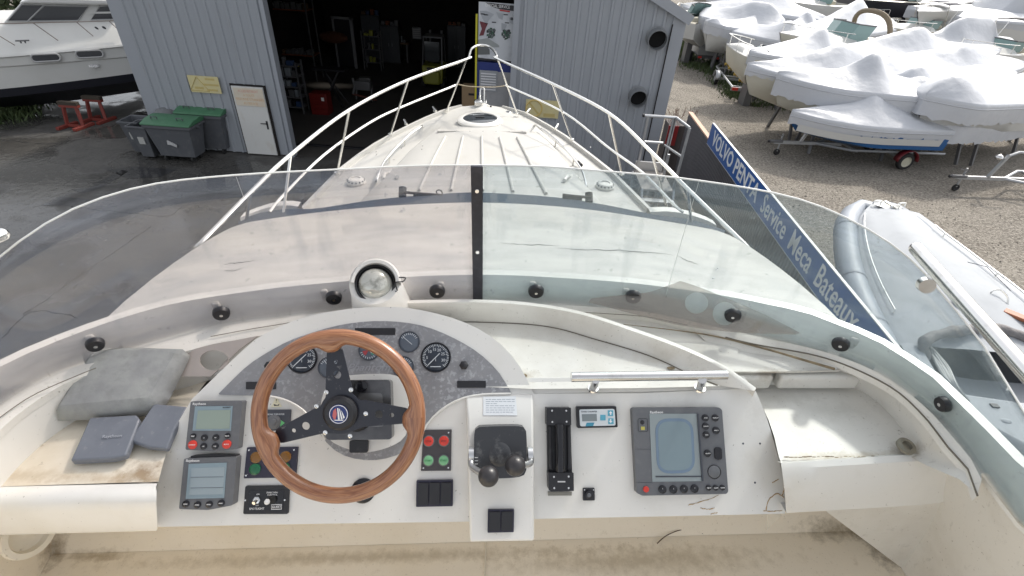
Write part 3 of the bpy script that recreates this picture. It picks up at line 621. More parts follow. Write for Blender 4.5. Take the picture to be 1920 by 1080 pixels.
for i, s in enumerate(scr):
    if not s[2]: j = val[0] if i < val[0] else val[-1] if i > val[-1] else min(val, key=lambda k: abs(k-i)); d = (scr[j][0]-s[0]).length; s[2] = max(.16, scr[j][2]-d*.12)
hs = [s[2] for s in scr]
for _ in range(3): hs = [hs[0]]+[(hs[i-1]+2*hs[i]+hs[i+1])/4 for i in range(1, len(hs)-1)]+[hs[-1]]
def spt(i, h): b, o = scr[i][0], scr[i][1]; return b+V((0,0,h))-o*.15*h
ci = min(range(len(Cm)), key=lambda i: abs(PB(Cm[i])[0]-911))
for rg, m, lb in ((range(0, ci+1), glL, 'smoke tinted left screen panel'), (range(ci, len(Cm)), glR, 'green tinted right screen panel')):
    g = G().grid([[spt(i, hs[i]*k/6) for i in rg] for k in range(7)]); o = part('screen_panel', g, m, Y, label=lb, sharp=80, solid=.005, off=0, fix=False)
    part('edge_highlight', G().tube([spt(i, hs[i]+.001) for i in rg], .0022, 6), mat('edge_lit_acrylic', (.75,.76,.74), .3), o)  # whitish tube: the bright highlight on the top edge, put into its colour
jn = mat('joint_line', (.6,.6,.58), .4)
for px in (465, 1330):
    i = min(range(len(Cm)), key=lambda k: abs(PB(spt(k, hs[k]))[0]-px)); part('screen_joint', G().tube([spt(i, hs[i]*(.1 if px > 900 else .86)), spt(i, hs[i]*(.5 if px > 900 else .93)), spt(i, hs[i])], .0006, 5), jn, Y)
# centre bar
a, b = spt(ci, -.005), spt(ci, hs[ci]+.004); n_ = V((0,-1,-.15)).normalized()
cb = part('centre_bar', G().beam(a+n_*.008, b+n_*.008, .030, .009, up=n_), navy, Y, bevel=.002)
for f in (.04, .45, .86): p = a.lerp(b, f)+n_*.0135; part('bar_screw', G().lathe([(.006,0),(.005,.002),(0,.002)], p, n_, 14), steel, cb)
# screen knobs with their mounting posts
def knob(px, py, r=14.5, front=True):
    i = min(range(len(Cm)), key=lambda k: abs(PB(Cm[k]+V((0,0,.03)))[0]-px)); o = outw(i); p = B(px, py, pl=(spt(i, .03), o))
    nn = (-o-V((0,0,.15))).normalized(); rr = r*(BF.transposed() @ p).z/F*1.02
    k = part('screen_knob', G().lathe([(rr*.5,-.012),(rr,-.004),(rr,.004),(rr*.9,.010),(0,.011)], p+nn*.006, nn, 28), blk, Y)
    part('knob_screw', G().lathe([(.0045,.0),(.0045,.0125),(0,.0125)], p+nn*.006, nn, 12), steel, k)
    t = V((o.y, -o.x, 0)); c = Cm[i]+V((0,0,.030))+o*.006
    part('screen_post', G().box(c+o*.008, (.022,.012,.048), Matrix((t, o, V((0,0,1)))).transposed()), gelD, Y, bevel=.006)
for a in ((178,642), (415,584), (626,555), (820,543), (1005,543), (1187,553), (1374,588), (1577,642), (1774,757)): knob(*a)
# --------------------------------------------------------------- ledge inside the coaming
lpx = curve_px([(-60,870),(0,806),(60,757),(138,712),(230,688),(330,664),(400,645),(487,630),(600,600),(740,588),(900,586),(1081,587),(1212,596),(1275,609),(1400,643),(1548,672),(1666,724),(1731,780),(1779,842),(1818,885),(1832,930)], 110)
Lg = [B(*p, z=-.97) for p in lpx]
Lm = match(Cc, Lg, 120)
part('flybridge_ledge', G().grid([[a+V((0,0,-.012)) for a, b in Lm], [a.lerp(b, .5)+V((0,0,.004)) for a, b in Lm], [b for a, b in Lm], [b-outw(0)*0+V((0,0,-.02)) for a, b in Lm]]), trayM, Y, sharp=50)
part('ledge_groove', G().tube([b+V((0,0,.001)) for a, b in Lm if PB(b)[0] > 1360], .0022, 5), seam, Y)
for pts in ([(-10,790),(60,742),(150,702),(180,690)], [(395,631),(470,617),(537,606),(570,598)], [(1081,585),(1150,589),(1212,594),(1290,610)]):
    part('ledge_groove', G().tube([B(*p, z=-.957) for p in curve_px(pts, 10)], .0011, 5), seam, Y)
# left tray
back = [(-60,905),(-30,880),(0,806),(60,757),(138,712),(230,688),(330,664),(400,645),(487,630),(560,610)]
Lb = [B(*p, z=-.972) for p in curve_px(back[2:], 30)]; Lf = [V((p.x, p.y-.02, -1.08)) for p in Lb]
lq = B(-200,1010,z=-.972); Lb = [lq]+Lb; Lf = [V((lq.x, lq.y-.02, -1.08))]+Lf
part('left_tray_wall', G().grid([Lb, [a.lerp(b, .5) for a, b in zip(Lb, Lf)], Lf]), gel, Y)
fl = [V((-1.4,.712,-1.08))]+[p for p in Lf if p.y > .715]+[B(*p, z=-1.08) for p in ((500,640),(440,668),(385,718),(350,765),(325,812),(307,865),(297,903))]
part('left_tray_floor', G().add(fl, [tuple(range(len(fl)))]), creamM, Y)
xs = [-1.45+.04*k for k in range(31)]
prof = [(.716,-1.081),(.705,-1.078),(.692,-1.077),(.680,-1.082),(.672,-1.092),(.668,-1.11),(.665,-1.15),(.664,-1.185),(.67,-1.205),(.70,-1.212),(.84,-1.215)]
def xend(y, z):
    x = -.9
    while PB((x, y, z))[0] < 292: x += .004
    return x
part('left_dash_roll', G().grid([[V((-1.45+(xend(min(y,.71), z)+1.45)*k/24, y, z)) for k in range(25)] for y, z in prof]), gelH, Y)
a, b = B(318,706,z=-1.07), B(398,708,z=-1.07)
part('tray_step', G().beam(a+V((-.05,.012,.0)), b+V((.1,.012,.0)), .03, .035), gelH, Y, bevel=.006)
# bulkhead, sole and side wall under the helm
zb = -1.55
g = G().grid([[V((x,.84,-1.21)) for x in (-1.5,-.4,.4,1.4)], [V((x,.84,zb+.05)) for x in (-1.5,-.4,.4,1.4)], [V((x,.80,zb)) for x in (-1.5,-.4,.4,1.4)]])
part('helm_bulkhead', g, soleM, Y)
wl = [V((-1.5,.84,zb+.0)), V((1.12,.84,zb)), V((1.2,-2.2,zb)), V((-1.2,-2.2,zb))]
part('flybridge_sole', G().add([V((-1.4,.84,zb-.001)), V((1.4,.84,zb-.001)), V((1.4,-2.2,zb-.001)), V((-1.4,-2.2,zb-.001))], [(0,1,2,3)]), soleM, Y)
def sidewall(sgn, p0, p1, name):
    top = [c for c in Cm if c.x*sgn > 0 and c.y < .93]; top = sorted(top, key=lambda c: -c.y)
    bot = resample([V((p0.x, p0.y, zb)), V((p1.x, p1.y, zb)), V((sgn*1.08,-.5,zb)), V((sgn*1.1,-2.2,zb))], len(top))
    top = [t+V((0,0,-.014)) for t in top]
    ms = [[t.lerp(b, f)+V((sgn*.03*math.sin(math.pi*f),0,0)) for t, b in zip(top, bot)] for f in (0,.15,.3,.5,.7,.85,1)]
    part(name, G().grid(ms), soleM if sgn < 0 else trayM, Y, sharp=60)
pr0, pr1 = B(1632,985,z=zb), B(1692,1066,z=zb)
sidewall(1, pr0, pr1, 'side_wall'); pl0, pl1 = B(118,1000,z=zb), B(72,1085,z=zb); sidewall(-1, pl0, pl1, 'side_wall')
a, b, c, d = V((pr0.x, pr0.y, zb)), V((pr1.x, pr1.y, zb)), B(1822,945,z=-1.2), B(1600,962,z=-1.2)
part('side_facet', G().grid([[d+V((-.1,.05,0)), c+V((0,.01,.0))], [a+V((0,.0,.0)), b]]), trayM, Y)
g = G()
for p, q, r in ((a, b, .006), (B(1632,985,z=zb+.003), B(1600,982,z=zb+.003), .003)): g.tube([p.lerp(q, k/12)+V((rnd.uniform(-1,1)*.004, rnd.uniform(-1,1)*.004, .001)) for k in range(13)], r, 6, rf=lambda t: r*rnd.uniform(.3,1))
part('corner_grime', g, grime, Y)
q = B(52, 1004, z=-1.4); sr = B(52,1000,x=-1.17); part('speaker_recess', G().lathe([(.062,.0),(.06,.010),(.046,.010),(.042,-.004),(.02,-.010),(0,-.004)], sr, (1,-.25,.25), 36), creamM, Y)
part('sole_seam', G().tube([B(911,1015,z=zb+.002), B(908,1100,z=zb+.002)], .0022, 5), creamM, Y)
# --------------------------------------------------------------- right tray
O_ = [B(*p, z=-.975) for p in curve_px([(1300,618),(1400,645),(1548,673),(1666,726),(1731,782),(1779,844),(1818,888),(1830,925)], 30)]
I_ = [B(*p, z=-1.07) for p in curve_px([(1380,724),(1500,721),(1590,724),(1640,750),(1680,790),(1706,826),(1712,846),(1700,852)], 30)]
rw = [O_, [o.lerp(i, .25)+V((0,0,.012)) for o, i in zip(O_, I_)], [o.lerp(i, .7) for o, i in zip(O_, I_)], I_]
part('right_tray_wall', G().grid(rw), trayM, Y, sharp=60)
fl = I_+[B(1690,857,z=-1.07), B(1580,866,z=-1.07), B(1466,872,z=-1.07), B(1460,855,z=-1.07), B(1452,820,z=-1.07), B(1441,788,z=-1.07), B(1424,750,z=-1.07), B(1405,728,z=-1.07)]
part('right_tray_floor', G().add(fl, [tuple(range(len(fl)))]), trayM, Y)
pt = [(1340,640),(1500,668),(1560,690),(1575,700),(1480,706),(1380,702),(1330,690)]
f1 = [B(*p, z=-.99) for p in curve_px([(1335,636),(1370,642),(1431,655),(1500,673),(1570,693)], 12)]; f2 = [B(*p, z=-1.0) for p in curve_px([(1290,700),(1350,700),(1431,700),(1500,699),(1572,697)], 12)]
part('right_tray_pocket', G().grid([[p+V((0,.02,.012)) for p in f1], f1, f2, [p+V((0,-.005,.012)) for p in f2]]), trayM, Y)
part('pocket_groove', G().tube([B(*p, z=-.972) for p in curve_px([(1169,608),(1322,627),(1431,653),(1500,673),(1565,692)], 20)], .0035, 5, rf=lambda t: .001+.003*t), grime, Y)
for a, b in ((1350,1443), (1456,1606)):
    p, q = B(a,711,z=-1.03), B(b,711,z=-1.03); part('tray_rib', G().beam(p, q, .035, .05), trayM, Y, bevel=.010, seg=3)
for k in range(1): pass
rows = []
cr = [((1464,868),(1700,853),(1770,853),(1812,872)), ((1466,880),(1700,866),(1775,866),(1822,880)), ((1470,910),(1705,892),(1790,888),(1828,900)), ((1473,945),(1710,925),(1795,915),(1830,922)), ((1474,962),(1720,947),(1800,937),(1822,942))]
zz = (-1.06,-1.066,-1.10,-1.16,-1.2)
for c4, z in zip(cr, zz): rows.append([B(*p, z=z) for p in curve_px(c4, 16)])
rows.insert(0, [p+V((0,.012,-.012)) for p in rows[0]]); rows.append([p+V((0,.25,-.01)) for p in rows[-1]])
part('right_dash_roll', G().grid(rows), gelH, Y)
p = B(1697,838,z=-1.05); part('tray_drain', G().lathe([(.022,0),(.022,.008),(.012,.010),(.010,.002),(0,.002)], p, (0,-.2,1), 24), mat('dull_bronze', (.30,.28,.23), .4, .7), Y)
g = G()
for k in range(26): x = 1475+k*8.5; g.ball(B(x, 857-.03*k+rnd.uniform(-1.5,2), z=-1.063), rnd.uniform(.0008,.0022), (4,1,.25), 8)
part('tray_grime', g, grime, Y)
# ================================================================== HELM CONSOLE
P0 = B(635, 780, d=1.286); DN = V((0,-1,1)).normalized(); DU = V((1,0,0)); DV = V((0,1,1)).normalized()
def DP(px, py, h=0.0): return B(px, py, pl=(P0+DN*h, DN))
def D2(px, py, h=0.0): q = DP(px, py, h)-P0; return (q.dot(DU), q.dot(DV))
def pxr(px, py, r, h=0.0): return r*(BF.transposed() @ DP(px, py, h)).z/F*1.03
def slab(name, pts, h0, h1, m, parent, holes=(), bevel=.002, seg=2, label=None, rnd_=0, **k):
    ho = lambda L_: [D2(a, b, h1) for a, b in L_]
    out = ho(pts)
    if rnd_: out = roundpoly(out, rnd_)
    o = plate(name, out, [ho(x) for x in holes], P0+DN*(h0+h1)/2, DU, DV, h1-h0, m, parent, **k)
    if bevel: md = o.modifiers.new('b', 'BEVEL'); md.width = bevel; md.segments = seg; md.limit_method = 'ANGLE'; md.angle_limit = R(50); md.use_clamp_overlap = True
    if label: o['label'] = label
    return o
def roundpoly(P, r, n=4):
    out = []; m = len(P)
    for i in range(m):
        a, b, c = V((*P[i-1],0)), V((*P[i],0)), V((*P[(i+1) % m],0)); d, e = (a-b), (c-b); q = min(r, d.length*.45, e.length*.45)
        s, t = b+d.normalized()*q, b+e.normalized()*q
        for k in range(n+1): f = k/n; z = (s*(1-f)**2+b*2*f*(1-f)+t*f*f); out.append((z.x, z.y))
    return out
def disc(name, px, py, r, h0, h1, m, parent, dome=0, n=24, label=None):
    q = pxr(px, py, r, h1); b = .22*q
    pr = [(q,0),(q,h1-h0-b*.5),(q-b,h1-h0)]
    if dome: pr += [(q*.6,h1-h0+dome*.7),(q*.25,h1-h0+dome)]
    o = part(name, G().lathe(pr+[(0,h1-h0+dome)], DP(px, py, h1)-DN*(h1-h0), DN, n), m, parent)
    if label: o['label'] = label
    return o
def dtext(s, px, py, size_px, h, m, parent, name='lettering', **k):
    return text(name, s, pxr(px, py, size_px, h), DP(px, py, h), DU, DV, m, parent, **k)
arch = [(418,692),(455,657),(489,630),(560,598),(640,581),(700,576),(770,578),(860,600),(925,634),(970,680),(1001,738)]
outl = [(292,988),(291,960),(296,900),(314,841),(335,790),(360,748)] + curve_px(arch, 26) + [(1200,737),(1412,728)] + curve_px([(1418,735),(1440,790),(1460,860),(1470,905),(1472,963)], 10) + [(1300,967),(1002,973),(880,978),(600,982)]
slab('helm_console', outl, -.13, 0, gelH, Y, bevel=.018, seg=5)
gp = curve_px([(410,738),(440,708),(470,681),(515,653),(560,632),(640,609),(720,602),(800,613),(880,650),(930,692),(959,737)], 30)
gp += [(958,739)] + curve_px([(900,741),(862,750),(830,768),(805,792),(780,830),(740,855),(690,863),(640,852),(608,825),(592,800),(565,768),(530,749),(490,742)], 26) + [(412,740)]
ip = slab('instrument_panel', gp, -.004, .0035, corr, Y, bevel=.0006)
rim = [DP(a, b, .0045) for a, b in curve_px([(490,741),(530,748),(566,767),(593,798),(610,824)], 12)]
part('panel_lip', G().tube(rim, .0028, 6), gelH, Y); rim = [DP(a, b, .0045) for a, b in curve_px([(958,738),(900,740),(861,749),(829,767),(804,791),(792,812)], 12)]; part('panel_lip', G().tube(rim, .0028, 6), gelH, Y)
for bx in ((665,615,741,628), (857,714,911,727), (461,716,517,730)):
    slab('panel_slot_cover', [(bx[0],bx[1]),(bx[2],bx[1]),(bx[2],bx[3]),(bx[0],bx[3])], .0035, .006, blk, Y, bevel=.0008, rnd_=.002)
dtext('Phantom', 690, 689, 19, .0042, mat('worn_panel_lettering', (.34,.34,.36), .6), ip, shear=.45, sx=1.15)
dtext('fairline', 426, 734, 8, .0042, mat('worn_lettering', (.5,.5,.52), .6), ip, shear=.2) if False else None
for px, py in ((870,685), (506,686)):
    k = part('panel_button', G().lathe([(.012,0),(.012,.008),(.007,.012),(0,.013)], DP(px, py, .003), DN, 6), blk, Y)
gface = mat('gauge_face', (.022,.03,.045), .3); gl2 = mat('faded_gauge_face', (.10,.12,.15), .3); tick = mat('gauge_print', (.6,.63,.66), .5)
def gauge(px, py, r, face, big=False, needle=225, green=False, a0=-45, a1=225, nums=()):
    g = disc('gauge', px, py, r, .003, .009, face, Y, n=36); q = pxr(px, py, r, .009)
    c = DP(px, py, .0092)
    part('gauge_bezel', G().tube([c+(DU*math.cos(t)+DV*math.sin(t))*q*.97 for t in [2*math.pi*k/36 for k in range(36)]], q*.05, 6, closed=True), blkG if big else gryD, g)
    tk = G(); n = 36 if big else 9
    for k in range(n+1):
        a = R(a0+(a1-a0)*k/n); d = DU*math.cos(a)+DV*math.sin(a); l = .20 if (k % 4 == 0 or not big) else .13
        tk.beam(c+d*q*(.88-l), c+d*q*.88, q*(.035 if big else .05), .0006, up=DN)
    a = R(needle); d = DU*math.cos(a)+DV*math.sin(a); tk.beam(c-d*q*.38+DN*.001, c+d*q*.72+DN*.001, q*.05, .0008, up=DN)
    if big: tk.beam(c-DU*q*.35-DV*q*.62, c+DU*q*.35-DV*q*.62, q*.05, .0005, up=DN)
    part('dial_markings', tk, tick, g)
    if green:
        for s, e, m in ((190,240,mat('dial_red', (.35,.05,.06), .5)), (300,350,mat('dial_green', (.06,.25,.17), .5))):
            P = [c+DN*.0002]+[c+DN*.0002+(DU*math.cos(R(t))+DV*math.sin(R(t)))*q*.62 for t in range(s, e+1, 10)]; part('dial_sector', G().prism(P, DN*.0003), m, g)
    for sx, sy, t in nums: text('dial_number', t, q*.27, c+DU*q*sx+DV*q*sy, DU, DV, tick, g)
N5 = [(-.58,-.02,'5'), (-.40,.38,'10'), (-.1,.52,'15'), (.22,.48,'20'), (.48,.22,'25'), (.5,-.2,'30'), (0,-.18,'1')]
gauge(817, 670, 27, gface, True, 225, nums=N5); gauge(566, 672, 27, gface, True, 225, nums=N5)
gauge(767, 641, 19, gl2, needle=140, a0=30, a1=150); gauge(692, 656, 19, gl2, needle=130, green=True, a0=200, a1=340); gauge(616, 689, 19, gl2, a0=30, a1=150, needle=120); gauge(756, 688, 19, gl2, a0=30, a1=150, needle=120)
# column pod
pod = curve_px([(606,812),(600,780),(607,735),(630,712),(662,703),(737,703),(757,725),(766,762),(761,815),(730,838),(680,848),(630,833),(606,812)], 40)[:-1]
pp = slab('column_pod', pod, .0, .02, gelH, Y, bevel=.008, seg=3)
stb = mat('smoked_metal_box', (.10,.10,.105), .22, .6, n1=[(20, 4, .4, .7, (.2,.2,.2), .6)])
bx = slab('column_box', [(640,713),(732,712),(735,824),(611,825),(611,760)], .018, .055, stb, Y, bevel=.008, seg=3, rnd_=.01)
slab('column_box_tray', [(672,737),(717,737),(720,800),(668,800)], .055, .058, mat('tray_metal', (.22,.22,.22), .25, .7), bx, bevel=.002, rnd_=.008)
disc('column_box_latch', 677, 724, 11, .055, .062, blkG, bx)
slab('column_tab', [(655,826),(690,826),(689,849),(655,849)], .02, .03, blk, Y, bevel=.003, rnd_=.005)
disc('lower_gauge', 680, 921, 22, .0, .008, blkG, Y, n=32)
# ------------------------------------------------- steering wheel
WD = 1.146; CU = BF @ V((1,0,0)); CV = BF @ V((0,1,0)); CN = BF @ V((0,0,-1))
wc = B(634.5, 780, d=WD); Rw = 149*WD/F; rw_ = 14.5*WD/F
SP = [96, 201, -3]
hub = B(640, 773, d=WD+.02)
def wr(t):
    a = 360*t; q = min(min(abs((a-s+180) % 360-180) for s in SP), 60); return rw_*(1+.22*math.exp(-(q/7)**2))
n = 120; g = G(); pts = []
g.tube([wc+(CU*math.cos(2*math.pi*k/n)+CV*math.sin(2*math.pi*k/n))*Rw for k in range(n)], rw_, 16, closed=True)
k_ = 0
for i in range(n):                                  # the rim swells inwards at the three spoke bosses
    a = 360*i/n; q = min(abs((a-s+180) % 360-180) for s in SP); sw = .95*math.exp(-(q/8.5)**4); c = wc+(CU*math.cos(R(a))+CV*math.sin(R(a)))*Rw; rad = (c-wc).normalized()
    for j in range(16):
        v = g.v[i*16+j]; d = v-c; inn = -d.dot(rad)
        if inn > 0: g.v[i*16+j] = v-rad*inn*sw*1.05
sw_ = part('steering_wheel', g, wood, Y, label='varnished wooden wheel rim with three thick spoke bosses', sharp=60)
uv = sw_.data.uv_layers.new(name='UVMap')
for pl_ in sw_.data.polygons:
    ks = [sw_.data.loops[l].vertex_index for l in pl_.loop_indices]; w0 = max(k//16 for k in ks)-min(k//16 for k in ks) > 2; w1 = max(k % 16 for k in ks)-min(k % 16 for k in ks) > 2
    for l, k in zip(pl_.loop_indices, ks): i, j = k//16, k % 16; uv.data[l].uv = ((i+n*(w0 and i < 2))/n*9, (j+16*(w1 and j < 2))/16*1.0)
t_h = lambda p: ((p-hub).dot(CU), (p-hub).dot(CV))
out = []
for s0, s1 in ((SP[2], SP[0]), (SP[0], SP[1]), (SP[1], SP[2]+360)):
    d = R(s0); a, b = math.cos(d), math.sin(d); L_ = Rw-rw_*1.25; c0 = t_h(wc)
    out += [(a*.055+b*.034, b*.055-a*.034)] if False else []
    for r, wd in ((.052,-.031),(L_+c0[0]*a+c0[1]*b,-.0165),(L_+c0[0]*a+c0[1]*b,.0165),(.052,.031)): out.append((a*r-b*wd, b*r+a*wd))
    e = R((s0+s1)/2)
    for t in (-.25,0,.25): out.append((.05*math.cos(e+t), .05*math.sin(e+t)))
out = roundpoly(out, .012, 3); holes = []
for s in SP:
    a, b = math.cos(R(s)), math.sin(R(s)); holes += [circ(a*.088, b*.088, .0095, 18), circ(a*.118, b*.118, .0052, 14)]
sp = plate('wheel_spokes', out, holes, hub, CU, CV, .004, mat('spoke_black', (.012,.014,.024), .35, n1=[(70, 5, .62, .7, (.2,.2,.2), .6)]), sw_)
part('wheel_hub', G().lathe([(.040,.002),(.040,.010),(.033,.016),(0,.017)], hub, CN, 36), blk, sw_)
em = mat('emblem_blue', (.015,.03,.14), .25); part('hub_emblem', G().lathe([(.0225,.0172),(.0225,.0185),(0,.0187)], hub, CN, 32), em, sw_)
part('emblem_ring', G().tube([hub+CN*.0188+(CU*math.cos(R(t))+CV*math.sin(R(t)))*.0205 for t in range(0, 360, 10)], .0008, 5, closed=True), wht, sw_)
def em_poly(P, m): part('emblem_mark', G().prism([hub+CN*.0188+CU*x+CV*y for x, y in P], CN*.0005), m, sw_)
em_poly([(-.006,.014),(-.012,.008),(-.014,-.004),(-.011,-.011),(-.007,-.012),(-.004,0)], mat('emblem_red', (.5,.12,.12), .4))
em_poly([(-.003,.014),(-.0005,.014),(.003,-.012),(-.001,-.012)], wht); em_poly([(.001,.013),(.003,.012),(.0095,-.011),(.006,-.012)], wht); em_poly([(.006,.009),(.008,.006),(.0145,-.007),(.0115,-.0105)], wht)
em_poly([(-.011,-.0125),(.0125,-.0125),(.010,-.0145),(-.008,-.0145)], wht)
for s in (66, 125, 165, 232, 292, 350+8): 
    p = hub+(CU*math.cos(R(s))+CV*math.sin(R(s)))*.052*1.12+CN*.002
    part('wheel_bolt', G().lathe([(.0052,0),(.0052,.0025),(.0028,.003),(.0028,.001),(0,.001)], p, CN, 16), steel, sw_)
bs = DP(672, 782, .05); part('steering_column', G().cyl(bs, hub-CN*.004, .036, .034, 28), blk, sw_)
# ------------------------------------------------- instruments let into the dash
def screws(pts, h, parent, r=.0026, m=steel):
    for p in pts: part('screw', G().lathe([(r,0),(r*.8,.0012),(0,.0012)], DP(*p, h), DN, 10), m, parent)
z2 = lambda x, y: (320+x/4, 720+y/4)
z5 = lambda x, y: (760+x/3.6, 720+y/3.6)
z6 = lambda x, y: (1010+x/3.6, 680+y/3.6)
d1 = slab('autopilot_display', [z2(150,130),z2(538,127),z2(505,487),z2(320,505),z2(110,493)], .0, .024, gry, Y, bevel=.003, label='small grey instrument with green screen and two red buttons', rnd_=.004)
slab('display_bezel', [z2(182,168),z2(465,165),z2(450,352),z2(163,350)], .024, .0255, bez, d1, bevel=.0005)
slab('display_screen', [z2(205,198),z2(450,194),z2(440,335),z2(186,338)], .0255, .0262, lcdG, d1, bevel=0)
dtext('Raytheon', *z2(215,150), 6.2, .0243, wht, d1, name='maker_lettering')
dtext('AUTOPILOT', *z2(420,176), 2.6, .0258, blk, d1)
for x, y, r, m, s in ((165,393,5,blkG,'DISP'),(248,404,5.8,blkG,'-1'),(335,403,5.8,blkG,'+1'),(422,390,5,blkG,'TRACK'),(160,457,7.8,red,'STANDBY'),(243,468,5.8,blkG,'-10'),(330,468,5.8,blkG,'+10'),(417,453,7.8,red,'AUTO')):
    disc('display_button', *z2(x,y), r, .023, .028, m, d1); dtext(s, *z2(x,y), 3.2 if len(s) < 5 else 2.6, .0284, wht, d1)
d2 = slab('wind_display', [z2(100,560),z2(495,545),z2(465,910),z2(280,945),z2(62,938)], .0, .026, gry, Y, bevel=.003, label='small grey instrument with pale blue screen and four black buttons', rnd_=.004)
slab('display_visor', [z2(150,540),z2(300,528),z2(490,532),z2(492,548),z2(150,556)], .0, .02, blk, d2, bevel=.001)
slab('display_bezel', [z2(135,600),z2(420,590),z2(400,855),z2(112,862)], .026, .0275, bez, d2, bevel=.0005)
slab('display_screen', [z2(156,630),z2(406,622),z2(392,828),z2(138,832)], .0275, .0282, lcdB, d2, bevel=0)
for y in (700, 780): part('screen_divider', G().beam(DP(*z2(150,y), .0285), DP(*z2(396,y-4), .0285), .0007, .0004, up=DN), gryD, d2)
dtext('Raytheon', *z2(165,576), 6.2, .0263, wht, d2, name='maker_lettering')
for x, y in ((110,902),(197,908),(285,905),(375,896)): disc('display_button', *z2(x,y), 6, .025, .030, blkG, d2); dtext('MENU', *z2(x,y), 2.6, .0304, wht, d2)
navp = mat('switch_plate', (.022,.02,.042), .4)
d3 = slab('lamp_panel', [z2(572,475),z2(955,472),z2(938,700),z2(548,708)], 0, .006, navp, Y, bevel=.001, rnd_=.002)
for x, y, m in ((637,552,amb),(858,548,amb),(628,640,dgrn),(850,635,dgrn)):
    disc('lamp_lens', *z2(x,y), 10, .005, .011, m, d3, dome=.001); disc('lamp_collar', *z2(x,y), 11, .005, .008, gryD, d3)
screws([z2(588,496),z2(926,494),z2(918,682),z2(566,686)], .006, d3)
d4 = slab('spotlight_panel', [z2(560,765),z2(890,762),z2(880,975),z2(543,976)], 0, .006, blk, Y, bevel=.001, rnd_=.004)
slab('panel_inset', [z2(590,798),z2(850,795),z2(845,945),z2(580,948)], .006, .0066, blkG, d4, bevel=0)
dtext('SPOTLIGHT', *z2(646,936), 5.2, .0069, wht, d4); dtext('DIRECTION', *z2(762,815), 3.8, .0069, wht, d4); dtext('CONTROL', *z2(762,832), 3.8, .0069, wht, d4); dtext('ON', *z2(655,828), 3.4, .0069, wht, d4); dtext('OFF', *z2(648,912), 3.0, .0069, wht, d4)
part('toggle_nut', G().lathe([(.009,0),(.009,.005),(.005,.006),(0,.006)], DP(*z2(650,868), .006), DN, 6), steel, d4); part('toggle_lever', G().tube([DP(*z2(650,868), .010), DP(*z2(622,895), .022)], .004, 8, rf=lambda t: .0028+.002*t), steel, d4)
disc('joystick_boot', *z2(758,870), 7, .006, .013, rub, d4); part('joystick_knob', G().ball(DP(*z2(723,884), .022), .0068), wht, d4)
slab('maker_plate', [z2(755,903),z2(833,902),z2(832,941),z2(754,942)], .0064, .0069, wht, d4, bevel=0); slab('maker_plate', [z2(758,908),z2(830,907),z2(829,936),z2(757,937)], .0069, .0072, blk, d4, bevel=0); dtext('GUEST', *z2(794,922), 5.4, .0076, wht, d4, offs=.0001)
screws([z2(560,872),z2(856,870)], .006, d4)
d5 = slab('thruster_panel', [(480,768),z2(900,192),z2(892,348),(478,808)], 0, .006, gryD, Y, bevel=.001, rnd_=.003)
disc('joystick_ring', *z2(768,287), 13, .005, .010, gry, d5); disc('joystick_ring', *z2(768,287), 9.5, .010, .016, gry, d5); disc('joystick_stub', *z2(762,287), 5.5, .016, .024, gry, d5)
slab('arrow_mark', [z2(822,268),z2(855,292),z2(822,318)], .006, .0068, grn, d5, bevel=0); dtext('BOW THRUSTER', *z2(790,228), 4, .0064, tick, d5)
st = slab('warning_sticker', [z2(792,98),z2(835,172),z2(748,176)], 0, .0012, mat('sticker_cream', (.72,.68,.5), .5), Y, bevel=0, rnd_=.002); dtext('!', *z2(792,128), 9, .0015, blk, st)
slab('sticker_mark', [z2(772,150),z2(800,158),z2(815,148),z2(812,162),z2(775,164)], .0012, .0016, blk, st, bevel=0)
d6 = slab('engine_start_panel', [z5(122,310),z5(312,308),z5(308,585),z5(105,587)], 0, .005, mat('start_plate', (.06,.055,.06), .5), Y, bevel=.001)
gb = mat('start_green', (.19,.46,.24), .4)
for x, y, m, s in ((157,387,red,'STOP'),(260,385,red,'STOP'),(155,518,gb,'START'),(258,517,gb,'START')):
    disc('button_collar', *z5(x,y), 10.5, .005, .008, gry, d6); disc('push_button', *z5(x,y), 8.6, .005, .012, m, d6); dtext(s, *z5(x,y), 4.4, .0125, mat('button_print', (.3,.06,.05), .5) if s == 'STOP' else mat('button_print_green', (.05,.25,.1), .5), d6)
screws([z5(128,330),z5(292,328),z5(122,567),z5(290,565)], .005, d6)
def rockers(c4, n, nm, h=.0):
    d = slab(nm, c4, h, h+.010, navp, Y, bevel=.0015, rnd_=.002); (a, b, c, e) = [V((*p,0)) for p in c4]
    for k in range(n):
        f0, f1 = (k+.06)/n*.94+.03, (k+.94)/n*.94+.03; q = [a.lerp(b, f0).lerp(e.lerp(c, f0), .1), a.lerp(b, f1).lerp(e.lerp(c, f1), .1), a.lerp(b, f1).lerp(e.lerp(c, f1), .93), a.lerp(b, f0).lerp(e.lerp(c, f0), .93)]
        s = slab('rocker_switch', [(p.x, p.y) for p in q], h+.008, h+.016, blk, d, bevel=.003, seg=3, rnd_=.002)
    return d
rockers([z5(75,652),z5(322,648),z5(320,825),z5(72,830)], 3, 'rocker_switch_panel')
